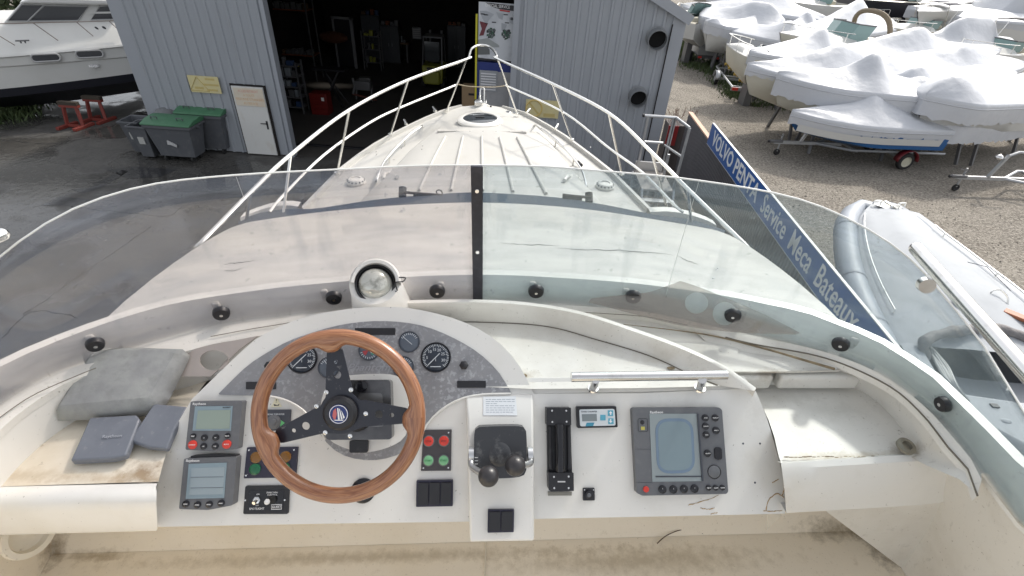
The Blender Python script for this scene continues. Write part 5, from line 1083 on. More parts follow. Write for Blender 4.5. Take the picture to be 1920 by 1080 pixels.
# poster display
x0, x1 = F_(897,60,-.35).x, F_(968,60,-.35).x; z1, z0 = F_(930,5,-.35).z, F_(930,114,-.35).z; yy = YF+.35; wd, hh = x1-x0, z1-z0; cx, cz = (x0+x1)/2, (z0+z1)/2
t = thing('poster_display', 'tall grey and white engine poster on yellow posts in the shed doorway', 'poster', base=(cx,yy,0))
bx(t, 'poster_board', V((cx,yy,cz)), (wd,.03,hh), mat('poster_white', (.55,.57,.60), .5, n1=[(2, 4, .45, .6, (.42,.44,.47), .7)]))
for x in (x0-.05, x1+.05): bx(t, 'post', V((x,yy,z1*.47)), (.05,.05,z1*.93), mat('post_yellow', (.50,.46,.03), .5))
for z in (z0+.0, z0+.9, z0+1.5): bx(t, 'cross_rail', V((x1+.17,yy+.02,z)), (.3,.03,.05), mat('post_yellow', (.5,.46,.03), .5))
blkp = mat('poster_black', (.03,.03,.035), .5); yp = yy-.017
def pp_(nm, P, m): return part(nm, G().prism([V((cx+a*wd/2, yp, cz+b*hh/2)) for a, b in P], (0,-.003,0)), m, t)
pp_('poster_header', [(-.65,.99),(1,.94),(1,.76),(.1,.80),(-.35,.86)], blkp)
pp_('poster_footer', [(-1,-.92),(0,-.95),(1,-.98),(1,-1),(-1,-1)], blkp)
text('poster_title', 'OFFICIAL SERVICE', .10, V((cx-.02, yp-.005, cz+hh*.445)), (1,0,-.02), (0,0,1), wht, t, sx=.8)
pp_('poster_red_bar', [(.08,.79),(.62,.765),(.62,.72),(.08,.745)], mat('poster_red', (.45,.03,.03), .5))
cont = mat('poster_map_grey', (.36,.38,.41), .6)
for P in ([(-.95,.7),(-.6,.72),(-.2,.62),(-.45,.42),(-.6,.25),(-.8,.45)], [(-.1,.7),(.3,.66),(.25,.45),(.05,.5)], [(.2,.35),(.5,.3),(.35,.05),(.22,.1)], [(.6,.55),(.95,.5),(.9,.3),(.62,.38)]): pp_('poster_map', P, cont)
for a, b in ((-.9,.62),(-.72,.60),(-.3,.37),(.3,.65),(.38,.38),(.8,.62),(.66,.55),(.66,.5)): pp_('poster_caption', [(a,b),(a+.22,b),(a+.22,b-.035),(a,b-.035)], blkp)
gm = [mat('engine_green', (.03,.10,.06), .5), blkp, mat('engine_grey', (.12,.14,.14), .5)]
for ex_, ez in ((-.32,-.02), (.48,-.03)):
    g = [G(), G(), G()]
    for k in range(75):
        a, r = rnd.uniform(0,6.28), rnd.uniform(0,1)**.6; x, z = ex_+.22*r*math.cos(a), ez+.17*r*math.sin(a); s = rnd.uniform(.02,.06)
        g[k % 3].add([V((cx+(x+dx*s)*wd/2, yp-.004-rnd.uniform(0,.002), cz+(z+dz*s*.8)*hh/2)) for dx, dz in ((-1,-1),(1,-.6),(.8,1),(-.9,.7))], [(0,1,2,3)])
    for q, m in zip(g, gm): part('engine_picture', q, m, t, smooth=False, fix=False)
pp_('poster_machine', [(-1,-.28),(-.5,-.2),(.1,-.42),(.15,-.5),(-.45,-.52),(-1,-.5)], mat('machine_grey', (.30,.32,.32), .5)); pp_('poster_machine', [(-1,-.5),(-.5,-.5),(-.38,-.6),(-.36,-.78),(-1,-.82)], mat('machine_dark', (.12,.13,.13), .5))
pp_('poster_machine', [(-.5,.3),(-.95,.36),(-.82,.1),(-.95,-.15),(-.72,-.12),(-.62,.12)], mat('machine_red', (.14,.03,.04), .5))
t = thing('machine_cabinet', 'blue cabinet with pale louvred grille under the poster display', 'cabinet', base=(cx,yy,0)); bx(t, 'case', V((cx, yy+.25, (z0-.05)/2)), (wd*1.12,.5,z0-.06), mat('cabinet_blue', (.015,.03,.16), .5), .01)
zl1, zl0 = F_(920,133,-.3).z, F_(920,172,-.3).z
bx(t, 'lower_panel', V((cx+.07, yy-.012, (zl1)/2-.02)), (wd*.95,.02,zl1), mat('panel_dusty', (.30,.30,.31), .6, n1=[(5,5,.5,.7,(.22,.22,.23),.6)]))
lg = bx(t, 'grille', V((cx-.2, yy-.03, (zl1+zl0)/2)), (wd*.5,.02,zl1-zl0), mat('grille_frame', (.28,.29,.31), .5))
for k in range(7): bx(lg, 'louvre', V((cx-.2, yy-.05, zl0+(zl1-zl0)*(k+.8)/8)), (wd*.42,.03,(zl1-zl0)*.055), mat('louvre_white', (.6,.6,.62), .5))
# ================================================================== BINS
bing = mat('bin_grey', (.085,.09,.10), .6, n1=[(5,6,.5,.75,(.15,.15,.155),.6)]); bgrn = mat('bin_lid_green', (.05,.155,.08), .5, n1=[(5,6,.5,.75,(.09,.22,.13),.5)])
def container(p, w_, d_, h_, lab, sticker=True):
    t = thing('waste_container', lab, 'waste container', base=p); wb, db = w_*.80, d_*.74; g = G()
    rows = []
    for z, fw, fd in ((.16, wb, db), (.2, wb, db), (h_*.92, w_, d_), (h_*.92, w_+.07, d_+.07), (h_, w_+.07, d_+.07), (h_, w_-.03, d_-.03), (h_*.8, w_-.05, d_-.05)):
        rows.append([p+V((x*fw/2, y*fd/2, z)) for x, y in ((-1,-1),(-.3,-1.03),(.3,-1.03),(1,-1),(1,0),(1,1),(0,1),(-1,1),(-1,0))])
    g.grid(rows, True); g.add([p+V((x*wb/2, y*db/2, .16)) for x, y in ((-1,-1),(1,-1),(1,1),(-1,1))], [(0,1,2,3)]); part('tub', g, bing, t, bevel=.015)
    lid = part('lid', G().prism([p+V((-w_/2-.05,-d_/2-.06,h_+.005)), p+V((-w_/2-.05,-d_/2-.05,h_+.05)), p+V((-w_/2-.03,-d_/4,h_+.13)), p+V((-w_/2-.03,d_/4,h_+.15)), p+V((-w_/2-.05,d_/2+.05,h_+.09)), p+V((-w_/2-.05,d_/2+.05,h_+.005))], (w_+.1,0,0)), bgrn, t, bevel=.015)
    for x in (-.28,.28): part('lid_handle', G().tube([p+V((x*w_-.08,-d_*.30,h_+.13)), p+V((x*w_-.08,-d_*.32,h_+.19)), p+V((x*w_+.08,-d_*.32,h_+.19)), p+V((x*w_+.08,-d_*.30,h_+.13))], .014, 6), bing, lid)
    for x in (-1, 1):
        part('side_handle', G().cyl(p+V((x*w_*.5,0,h_*.9)), p+V((x*(w_*.5+.08),0,h_*.9)), .03), bing, t)
        for y in (-1, 1): part('castor', G().cyl(p+V((x*wb*.38-.025, y*db*.38, .09)), p+V((x*wb*.38+.025, y*db*.38, .09)), .09), rub, t)
    if sticker: part('worn_sticker', G().prism([p+V((-.1,-d_*.475,h_*.62)), p+V((.13,-d_*.47,h_*.5)), p+V((.11,-d_*.465,h_*.44)), p+V((-.04,-d_*.47,h_*.5)), p+V((-.12,-d_*.47,h_*.50))], (0,-.03,0)), mat('worn_sticker', (.45,.45,.45), .7), t)
    return t
pf = (W(298,303,z=0)+W(378,303,z=0))/2
container(pf+V((0,.25,0)), 1.25, .70, 1.05, 'front grey waste container with scuffed white sticker and green lid by the shed wall')
container(pf+V((.50,.98,0)), 1.25, .66, 1.16, 'rear grey waste container with green lid standing against the shed wall behind another', False)
def wheelie(p, lab):
    t = thing('open_bin', lab, 'bin', base=p); rows = []
    for z, f in ((.06,.62),(.9,.92),(.9,1.05),(.96,1.05),(.96,.94),(.3,.66)): rows.append([p+V((x*.27*f, y*.30*f, z)) for x, y in ((-1,-1),(1,-1),(1,1),(-1,1))])
    g = G().grid(rows, True); g.add(rows[-1], [(0,1,2,3)]); part('tub', g, bing, t, bevel=.012)
    part('handle_bar', G().tube([p+V((-.22,.36,.93)), p+V((.22,.36,.93))], .016, 8), bing, t)
    for x in (-.2,.2): part('wheel', G().cyl(p+V((x-.02,.22,.09)), p+V((x+.02,.22,.09)), .09), rub, t)
    part('sticker', G().box(p+V((.02,-.255,.55)), (.17,.02,.20), Matrix.Rotation(R(4),3,'X')), mat('bin_sticker', (.42,.42,.40), .7), t)
wheelie(pf+V((-1.35,.55,0)), 'open topped dark grey bin farthest left of the bins'); wheelie(pf+V((-.92,.25,0)), 'open topped dark grey bin between the left bin and the big green lidded container')
p = pf+V((-.62,.95,0)); t = thing('domed_bin', 'pale grey dome shaped bin lid behind the front green lidded container', 'bin', base=p); part('bin_dome', G().lathe([(.34,0),(.36,.9),(.33,1.05),(.22,1.17),(0,1.22)], p, (0,0,1), 24), mat('dome_grey', (.16,.165,.17), .6), t)
# ================================================================== LEFT YACHT ON STANDS
q0 = V((-12.8,17,0)); dr = V((-.82,-.57,0)).normalized(); inn = V((-dr.y*-1, -dr.x, 0)); inn = V((dr.y, -dr.x, 0)); inn = inn if inn.y > 0 else -inn
SPt = lambda px, py, off=0.0: W(px, py, pl=(q0+inn*off, inn))
YL = thing('white_motor_cruiser', 'white motor cruiser with black antifouling on red stands left of the shed', 'motor cruiser', base=q0+dr*2+inn*1.8)
yw = mat('cruiser_white', (.60,.60,.58), .35, n1=[(.8,6,.5,.75,(.52,.51,.48),.5)]); ywb = mat('antifouling_black', (.008,.009,.016), .55)
def sz(px, py, off=0): p = SPt(px, py, off); return ((p-q0).dot(dr), p.z)
def lin(A, Bq): (s0, z0), (s1, z1) = A, Bq; return lambda s: z0+(z1-z0)*(s-s0)/(s1-s0)
sheer = lin(sz(243,82), sz(0,106)); knk = lin(sz(248,106), sz(0,128)); wlz = lin(sz(262,138), sz(0,173)); BWs = 8.2
def hw(s): return 1.95*(1-max(0, (s-0.5)/(BWs-.5))**2.3) if s > .5 else 1.95
ssl = [-2.1,-1.5,-.7,0,1,2,3,4,5,6,6.8,7.5,7.9,8.2]
def yrow(s, m):
    h = hw(s); f = h/1.95; t0 = 1.95-h; zw = wlz(s); zk = zw-.85*f**.5+.1*max(0,s-3)**1.2*.3; q = 1-f
    return [(1.95-h*a, z) for a, z in ((1.0,sheer(s)),(1.015,sheer(s)-.05),(.985,sheer(s)-.09),(.98,knk(s)),(.955,knk(s)-.04),(.93-.15*q,zw))], [(1.95-h*a, z) for a, z in ((.93-.15*q,zw),(.90-.2*q,zw-.25),(.6-.2*q,zw-.48*f**.5),(0,zk-.15))]
P3 = lambda s, t, z: q0+dr*s+inn*t+V((0,0,z))
up_, dn_ = [], []
for s in ssl:
    a, b = yrow(s, 0); mir = lambda L_: [P3(s, 3.9-t, z) for t, z in reversed(L_)]
    up_.append(([P3(s,t,z) for t, z in a], mir(a))); dn_.append([P3(s,t,z) for t, z in b]+mir(b)[1:])
for k in (0, 1): part('topsides', G().grid([r[k] for r in up_]), yw, YL, sharp=25)
part('bottom', G().grid(dn_), ywb, YL, sharp=25)
part('transom', G().add(up_[0][0]+up_[0][1]+dn_[0][::-1], [tuple(range(len(up_[0][0])*2+len(dn_[0])))]), yw, YL)
cbz = lin(sz(225,37,.62), sz(10,42.5,.62)); rows = []
for s in ssl: h = hw(s); t0 = 1.95-h; c_ = min(.62, h*.5); z2_ = min(cbz(s), cbz(4.3)); f = min(1, h/1.6); zz_ = sheer(s)+(z2_-sheer(s))*f; rows.append([P3(s,t0,sheer(s)), P3(s,t0+c_*.3,sheer(s)+.02+(zz_-sheer(s))*.25), P3(s,t0+c_*.75,sheer(s)+(zz_-sheer(s))*.85), P3(s,t0+c_,zz_), P3(s,1.95,zz_+.06), P3(s,3.9-t0-c_,zz_), P3(s,3.9-t0-c_*.5,sheer(s)+.1), P3(s,3.9-t0,sheer(s))])
part('deck', G().grid(rows), yw, YL, sharp=40)
cabin = [SPt(*p, .66) for p in ((6,44),(42,3),(150,-2),(228,2),(238,38),(238,44))]
part('cabin', G().prism(cabin, inn*2.6), yw, YL, bevel=.05)
for nm, P, m in (('windscreen_glass', ((14,38.5),(40,8.5),(82,10),(52,40)), winG), ('windscreen_glass', ((54,40),(83.5,10),(166,11.5),(146,39)), winG), ('side_window', ((170,37.5),(187,11.5),(228,8),(234,36)), winG)):
    w_ = part(nm, G().prism([SPt(*p, .655) for p in P], inn*-.012), mat('cruiser_glass', (.035,.038,.045), .1, spec=.8), YL)
    part('window_frame', G().tube([SPt(*p, .64) for p in P], .022, 6, closed=True), mat('window_trim', (.4,.4,.4), .4), w_)
part('window_bar', G().beam(SPt(168,24,.63), SPt(230,23,.63), .03, .05), yw, YL)
part('roof', G().prism([SPt(*p, .5) for p in ((34,6),(60,-6),(238,0),(238,9),(180,10),(150,9))], inn*2.9), yw, YL, bevel=.05)
for px, py in ((86,108), (168,101)):
    c = SPt(px, py, .0)-inn*.0; P = [c+dr*a+V((0,0,b)) for a, b in rrect(-.34,-.10,.34,.10,.09)]; w_ = part('porthole', G().prism([p+inn*.02 for p in P], inn*-.05), mat('cruiser_glass', (.035,.038,.045), .1), YL); part('porthole_rim', G().tube([p-inn*.02 for p in P], .026, 6, closed=True), mat('window_trim', (.4,.4,.4), .4), w_)
for px, py in ((181,56), (195,55)): c = SPt(px, py, .42); part('deck_vent', G().ball(c, .085, (1,.4,1.1), 12), blk, YL)
for (a, b) in (((0,68),(28,85)), ((62,43),(109,76)), ((143,41),(175,68)), ((205,40),(229,62))): part('rail_stanchion', G().tube([SPt(*a,.25), SPt(*b,.12)], .014, 6), mat('stanchion_dull', (.20,.17,.15), .4), YL)
part('guard_rail', G().tube([SPt(-20,45,.25), SPt(100,42,.25), SPt(180,40,.25), SPt(240,38,.25)], .014, 6), mat('stanchion_dull', (.2,.17,.15), .4), YL)
c = SPt(44,81,.15); part('cleat', G().tube([c-dr*.16+V((0,0,.07)), c+dr*.16+V((0,0,.07))], .022, 6).cyl(c-dr*.05, c-dr*.05+V((0,0,.07)), .02).cyl(c+dr*.05, c+dr*.05+V((0,0,.07)), .02), dmet, YL)
for k in range(5): part('hull_lettering', G().box(SPt(170+k*3.2,124,-.0)+inn*.02, (.05,.09,.06+.02*(k % 2))), mat('letter_white', (.75,.75,.75), .4), YL)
rst = mat('stand_red_paint', (.20,.035,.025), .6)
for (px, py), lab in (((118,240), 'red steel boat stand under the left cruiser, nearer the camera'), ((162,228), 'red steel boat stand under the left cruiser, nearer the shed')):
    p = W(px, py, z=0)+V((.35,.1,0)); t = thing('boat_stand', lab, 'boat stand', base=p, group='red stands under the left cruiser'); zt = .66
    for x in (-.22,.22): part('post', G().beam(p+V((x*1.15,0,.06)), p+V((x*.9,.1,zt)), .09, .09), rst, t, bevel=.01); part('foot', G().beam(p+V((x*1.2-.05,-.35,.05)), p+V((x*1.2+.05,.35,.05)), .12, .09), rst, t, bevel=.01)
    part('cross_beam', G().beam(p+V((-.3,.1,zt)), p+V((.3,.1,zt)), .12, .09), rst, t); part('foot_brace', G().beam(p+V((-.3,0,.06)), p+V((.3,0,.06)), .08, .07), rst, t)
    part('timber_pad', G().beam(p+V((-.3,.1,zt+.08)), p+V((.3,.1,zt+.08)), .14, .1), mat('timber_dark', (.05,.04,.03), .9), t)
# ================================================================== PULPIT AND RAILS OF OUR YACHT
TL = [B(*p, z=z) for p, z in (((366,466),-1.66),((385,448),-1.62),((470,361),-1.60),((545,290),-1.57),((655,206),-1.53),((765,150),-1.48),((875,111),-1.44))]
TR = [B(*p, z=z) for p, z in (((1404,467),-1.66),((1385,448),-1.62),((1290,355),-1.60),((1222,286),-1.57),((1141,212),-1.53),((1036,157),-1.48),((934,111),-1.44))]
PUL = [B(*p, z=z) for p, z in (((879,106),-1.43),((884,92),-1.42),((894,86),-1.42),((906,85),-1.42),((918,88),-1.42),((927,96),-1.42),((932,106),-1.43))]
g = G()
P = spline(TL+PUL+TR[::-1], 6); rl = part('top_rail', G().tube(P, .0155, 10), steelW, Y)
for pts in ([(505,398),(535,362),(608,290),(690,232),(750,202),(856,159)], [(1281,398),(1262,382),(1203,322),(1140,276),(1056,210),(948,160)]):
    part('mid_rail', G().tube(spline([B(*p, z=-1.95+.02*k) for k, p in enumerate(pts)], 5), .0125, 8), steelW, Y)
st_ = [((368,464),(380,520)), ((1402,465),(1392,520)), ((655,206),(632,326)), ((545,290),(530,410)), ((766,150),(732,253)), ((876,108),(838,207)), ((934,108),(970,214)), ((1036,156),(1072,263)), ((1141,212),(1166,328)), ((1225,288),(1252,395)), ((470,361),(462,412)), ((1290,355),(1296,420))]
for (a, b) in st_:
    tz = min(P, key=lambda q: (PB(q)[0]-a[0])**2+(PB(q)[1]-a[1])**2); zb_ = ZD+.04 if b[1] < 405 else -1.95; q = B(*b, z=zb_); part('rail_stanchion', G().tube([tz, q], .0115, 8), steelW, Y)
    if b[1] < 405: part('stanchion_base', G().cyl(q, q+V((0,0,.02)), .03), steelW, Y)
part('bow_line', G().tube([B(858,158,z=-1.86), B(880,162,z=-1.87), B(905,163,z=-1.88), B(930,163,z=-1.88), B(950,160,z=-1.86)], .006, 6, sub=3), mat('rope_buff', (.45,.38,.26), .8), Y)
# keel blocks and props that carry our yacht
tim = mat('old_timber', (.14,.10,.07), .9)
for k, y in enumerate((1.0, 4.2)):
    p = MB @ V((0,y,-5.9)); p.z = 0; kz = H+ZD-2.5+.9*(1-max(0,min(1,(8.05-y)/4)))**2+.06
    t = thing('keel_block', ('timber keel block under the near part of the foreground yacht', 'timber keel block under the forward part of the foreground yacht')[k], 'keel block', base=p)
    for j in range(4): part('timber', G().box(p+V((0,0,kz*(j+.5)/4)), (1.0 if j % 2 else .4, .4 if j % 2 else 1.0, kz/4-.005)), tim, t)
# ================================================================== ALUMINIUM ACCESS PLATFORM
al = mat('aluminium', (.52,.53,.54), .35, .75, n1=[(8,5,.5,.75,(.38,.38,.39),.6)])
pz = 1.75; A = W(1192,304,z=pz+.18); Bq = W(1246,306,z=pz+.18); C1 = W(1178,330,z=pz); D1 = W(1250,336,z=pz); yf_ = A.y
rz = W(1200,216,y=yf_).z
t = thing('access_platform', 'aluminium access platform ladder with guard rails between the bow and the blue sign', 'access platform', base=(A.x, yf_-.5, 0))
pl_ = [V((A.x,yf_,pz)), V((Bq.x,yf_,pz)), V((Bq.x,yf_-1.0,pz)), V((A.x,yf_-1.0,pz))]
part('deck_plate', G().prism(pl_, (0,0,-.04)), mat('worn_plywood', (.30,.27,.24), .8, n1=[(8,6,.45,.7,(.42,.42,.42),.7,(1,4,1))]), t)
part('toe_board', G().box(((A.x+Bq.x)/2, yf_+.02, pz+.10), (Bq.x-A.x,.03,.2)), al, t)
x0, x1 = A.x, Bq.x; xr_ = W(1269,216,y=yf_).x; zr = rz
part('guard_rail', G().tube([V((x0-.02,yf_,zr)), V((xr_,yf_,zr))], .03, 10), al, t); part('rail_end_cap', G().cyl(V((x0-.06,yf_,zr)), V((x0-.02,yf_,zr)), .034), blk, t)
e_ = W(1293,240,z=zr-.0); part('guard_rail', G().tube([V((xr_,yf_,zr)), e_], .03, 10), al, t)
part('mid_rail', G().tube([V((x0,yf_,(pz+zr)/2+.05)), V((xr_-.15,yf_,(pz+zr)/2+.05))], .026, 8), al, t); part('mid_rail', G().tube([V((xr_-.1,yf_,(pz+zr)/2)), V((e_.x,e_.y,(pz+zr)/2))], .026, 8), al, t)
for x, z0 in ((x0+.06,pz), (x1-.02,pz), (xr_-.04,.0)): part('post', G().beam(V((x,yf_,z0)), V((x,yf_,zr)), .06, .045), al, t)
for x, y in ((e_.x, e_.y), (e_.x-.25, e_.y+.1)): part('post', G().beam(V((x,y,0)), V((x,y,zr if x == e_.x else pz+.6)), .055, .045), al, t)
for x, y in ((x0,yf_),(x1,yf_),(x0,yf_-1),(x1,yf_-1)): part('leg', G().beam(V((x,y,0)), V((x,y,pz-.04)), .06, .05), al, t)
for k in range(6): z = pz*(k+.5)/6; part('step', G().box(((x0+x1)/2, yf_-1.05-(6-k)*.16, z), (x1-x0,.16,.03)), al, t)
for x in (x0, x1): part('stair_stringer', G().beam(V((x,yf_-1.0,pz)), V((x,yf_-2.1,0)), .04, .12), al, t)
p = W(1180,330,z=.0)+V((.2,.6,0)); p = V((x0-.55, yf_+.9, 0)); t = thing('hose_reel', 'red framed hose reel standing against the shed wall behind the access platform', 'hose reel', base=p)
for x in (-.35,.35): part('frame', G().tube([p+V((x,-.2,0)), p+V((x,0,1.0)), p+V((x,.2,0))], .03, 6), mat('reel_red', (.30,.02,.02), .5), t)
part('top_bar', G().beam(p+V((-.45,0,1.0)), p+V((.45,0,1.0)), .05, .08), mat('reel_red', (.30,.02,.02), .5), t); part('hose_coil', G().cyl(p+V((-.25,0,.6)), p+V((.25,0,.6)), .28), mat('hose_brown', (.16,.12,.10), .7), t); part('reel_flange', G().cyl(p+V((-.29,0,.6)), p+V((-.25,0,.6)), .36), blk, t)
# ================================================================== SIGN AND FENCE
zt = 2.30; a = W(1336,231,z=zt); b = W(1638,600,z=zt); ud = (b-a); ud.z = 0; L1 = ud.length; ud.normalize(); sn = V((ud.y, -ud.x, 0)); sn = sn if sn.x < 0 else -sn
zb_ = W(1325,268,pl=(a,sn)).z; b = a+ud*(L1+1.6)
t = thing('service_sign', 'long blue sign board with white lettering on top of the grey fence', 'sign', base=(a.x,a.y,0))
sb = part('sign_board', G().prism([V((a.x,a.y,zt)), V((b.x,b.y,zt)), V((b.x,b.y,zb_)), V((a.x,a.y,zb_))], -sn*.03), mat('sign_blue', (.022,.11,.38), .4, n1=[(3,5,.5,.7,(.04,.14,.40),.5)]), t)
part('sign_edge', G().beam(V((a.x,a.y,zt+.006))-sn*.02, V((b.x,b.y,zt+.006))-sn*.02, .045, .012), mat('sign_edge_white', (.75,.75,.73), .5), t); part('sign_edge', G().beam(V((a.x,a.y,zb_-.006))-sn*.02, V((b.x,b.y,zb_-.006))-sn*.02, .04, .012), mat('sign_edge_white', (.75,.75,.73), .5), t)
sh_ = zt-zb_; sgw = mat('sign_white_lettering', (.82,.84,.86), .5)
def sy(px, py): return (W(px, py, pl=(a,sn))-a).dot(ud)
for s, p0, p1, sz_, of in (('VOLVO PENTA', (1337,257), (1419,373), .56, .010), ('Service', (1428,385), (1470,442), .60, .005), ('Meca', (1479,457), (1517,506), .60, .005), ('Bateaux', (1530,520), (1606,612), .60, .005)):
    u0, u1 = sy(*p0), sy(*p1)
    o = text('sign_lettering', s, sh_*1.15*sz_/.62*.9, V((a.x,a.y,(zt+zb_)/2))+ud*(u0+u1)/2+sn*.003, ud, (0,0,1), sgw, sb, ext=.002, offs=of)
    xs = [(V(v.co)+ORG[t.name]-a).dot(ud) for v in o.data.vertices]; k = (u1-u0)/(max(xs)-min(xs)); m_ = (u0+u1)/2; c_ = (max(xs)+min(xs))/2
    for v in o.data.vertices: q = V(v.co)+ORG[t.name]; d = (q-a).dot(ud); v.co = v.co+ud*((m_+(d-c_)*k)-d)
fa = W(1288,224,pl=(a-sn*.06,sn)); fy0 = fa.y; fz = zb_+.02
t = thing('corrugated_fence', 'grey corrugated steel fence with a wooden top plank under the blue sign', 'fence', base=(fa.x, fa.y, 0))
o_ = a-sn*.08; s0 = (V((fa.x,fa.y,0))-a).dot(ud); n = int((L1+1.6-s0)/.10); pts = []
for k in range(n): s = s0+.10*k; pts += [(s, 0), (s+.04, 0), (s+.05, .025), (s+.09, .025)]
g = G().grid([[V((o_.x,o_.y,z))+ud*s+sn*d for s, d in pts] for z in (.05, fz)]); part('sheet', g, mat('fence_grey', (.14,.14,.155), .5, .3, n1=[(2,6,.5,.7,(.10,.10,.11),.6)]), t, sharp=20)
part('top_plank', G().beam(V((o_.x,o_.y,fz+.04))+ud*s0-sn*.03, V((o_.x,o_.y,fz+.04))+ud*(L1+1.5)-sn*.03, .12, .04), mat('pink_timber', (.55,.36,.26), .7), t)
for k in range(7): p = V((o_.x,o_.y,0))+ud*(s0+.05+k*(L1+1.4-s0)/6)-sn*.08; part('fence_post', G().beam(p, p+V((0,0,fz)), .07, .07), dmet, t)
p = V((o_.x,o_.y,0))+ud*(s0-.35)+V((-.1,.1,0)); t = thing('scrap_crate', 'dark crate of scrap with wire sticking up at the far end of the fence', 'crate', base=p); part('crate_side', G().box(p+V((0,0,.7)), (.7,.6,1.4)), mat('crate_dark', (.06,.05,.05), .8), t); part('red_panel', G().box(p+V((-.22,-.32,1.1)), (.3,.03,.6)), mat('scrap_red', (.28,.02,.02), .5), t)
for k in range(22): x, y = rnd.uniform(-.35,.35), rnd.uniform(-.3,.3); part('wire', G().tube([p+V((x,y,1.35)), p+V((x+rnd.uniform(-.06,.06),y,1.6)), p+V((x+rnd.uniform(-.15,.15),y+rnd.uniform(-.1,.1),1.75+rnd.uniform(0,.15)))], .006, 4), mat('rusty_wire', (.16,.09,.06), .8), t)
# ================================================================== THE TENDER BESIDE US
RZ = 1.5
Lx = curve_px([(1664,379),(1642,379),(1622,390),(1610,412),(1610,450),(1617,490),(1630,530),(1648,570),(1672,615),(1702,670),(1740,735),(1785,805),(1850,900)], 40); Rx = curve_px([(1666,379),(1680,381),(1712,400),(1760,440),(1810,478),(1860,517),(1915,560),(1975,615),(2040,680),(2110,760),(2180,840),(2260,930),(2350,1040)], 40)
LP = [W(*p, z=RZ) for p in Lx]; RP = [W(*p, z=RZ) for p in Rx]
t = thing('inflatable_tender', 'white decked boat with grey inflatable tube standing close on the right', 'inflatable boat', base=(sum((p for p in LP+RP), V((0,0,0)))/80).xy.to_3d())
rgr = mat('tube_grey', (.27,.30,.34), .5, n1=[(3,6,.5,.75,(.26,.28,.31),.5)]); rwh = mat('tender_white', (.40,.42,.44), .7, spec=.15, n1=[(2,6,.5,.8,(.30,.315,.33),.5)])
cenl = [(a+b)/2 for a, b in zip(LP, RP)]
tl2 = [p+(p-c).normalized()*.16+V((0,0,-.16)) for p, c in zip(LP[2:], cenl[2:])]; tr2 = [p+(p-c).normalized()*.12+V((0,0,-.2)) for p, c in zip(RP[2:], cenl[2:])]
part('tube', G().tube(tr2[::-1]+tl2, .21, 16), rgr, t); NC = 21
rows = []
for i in range(NC):
    a, b = LP[i], RP[i]; w_ = min(1, i/9)*(1.5 if i < 15 else 1.5-1.9*(i-14)/9); rows.append([a+V((0,0,-.05)), a.lerp(b,.03)+V((0,0,.02)), a.lerp(b,.22)+V((0,0,.04*w_)), a.lerp(b,.36)+V((0,0,.16*w_)), a.lerp(b,.5)+V((0,0,.20*w_)), a.lerp(b,.70)+V((0,0,.17*w_)), a.lerp(b,.88)+V((0,0,.05*w_)), a.lerp(b,.97)+V((0,0,.02)), b+V((0,0,-.05))])
part('foredeck', G().grid(rows), rwh, t, sharp=60)
for k in (3, 9, 15, 21, 27):
    c_ = tl2[k]; ax_ = (tl2[k+1]-tl2[k-1]).normalized(); part('tube_seam', G().lathe([(.213,-.03),(.217,-.025),(.217,.025),(.213,.03)], c_, ax_, 24), mat('tube_seam_grey', (.22,.245,.28), .6), t)
part('rubbing_strake', G().tube([p+(p-c).normalized()*.205 for p, c in zip(tl2, cenl[2:])], .028, 6), mat('strake_grey', (.12,.13,.15), .6), t)
rows = []
for i in range(NC-1, 40):
    a, b = LP[i], RP[i]; rows.append([a, a.lerp(b,.03)+V((0,0,.03)), a.lerp(b,.10)+V((0,0,.02)), a.lerp(b,.14)+V((0,0,-.45)), a.lerp(b,.5)+V((0,0,-.5)), a.lerp(b,.86)+V((0,0,-.45)), a.lerp(b,.90)+V((0,0,.02)), a.lerp(b,.97)+V((0,0,.03)), b])
part('cockpit', G().grid(rows), rwh, t, sharp=40)
rows = []
for i in range(1, 40):
    a, b = tl2[min(i, 37)], tr2[min(i, 37)]; rows.append([a+V((0,0,-.1)), a.lerp(b,.12)+V((0,0,-.5)), a.lerp(b,.5)+V((0,0,-.95+.6*max(0,1-i/12)**2)), a.lerp(b,.88)+V((0,0,-.5)), b+V((0,0,-.1))])
part('hull', G().grid(rows), rwh, t, sharp=50)
i = NC-2; a, b = LP[i], RP[i]
part('rolled_canvas', G().tube([W(*p, z=RZ+h) for p, h in (((1733,672),-.1),((1732,645),.1),((1752,630),.14),((1800,620),.16),((1855,616),.16),((1910,628),.14),((1950,655),.05))], .085, 12, sub=4, rf=lambda t: .075+.018*math.sin(t*37)*math.sin(t*11)), mat('canvas_grey', (.17,.16,.16), .8, n1=[(8,6,.4,.7,(.28,.27,.26),.7)], bump=(18,.6,.03)), t)
tbz = G().tube([p+V((0,0,.10)) for p in RP[4:24]], .016, 8)
part('side_rail', tbz, steelW, t)
for k in (5, 10, 15, 20): part('rail_foot', G().tube([RP[k]+V((0,0,.0)), RP[k]+V((0,0,.10))], .014, 6), steelW, t)
part('side_rail', G().tube([p.lerp(q,.05)+V((0,0,.09)) for p, q in zip(LP[4:17], RP[4:17])], .011, 8), steelW, t)
for k in (4, 10, 16): part('rail_foot', G().tube([LP[k].lerp(RP[k],.05), LP[k].lerp(RP[k],.05)+V((0,0,.09))], .010, 6), steelW, t)
c = W(1665,388,z=RZ+.05); part('bow_plate', G().prism([c+V((-.28,.05,0)), c+V((.0,.22,0)), c+V((.30,.0,0)), c+V((.05,-.30,0))], (0,0,.02)), steelW, t, bevel=.01)
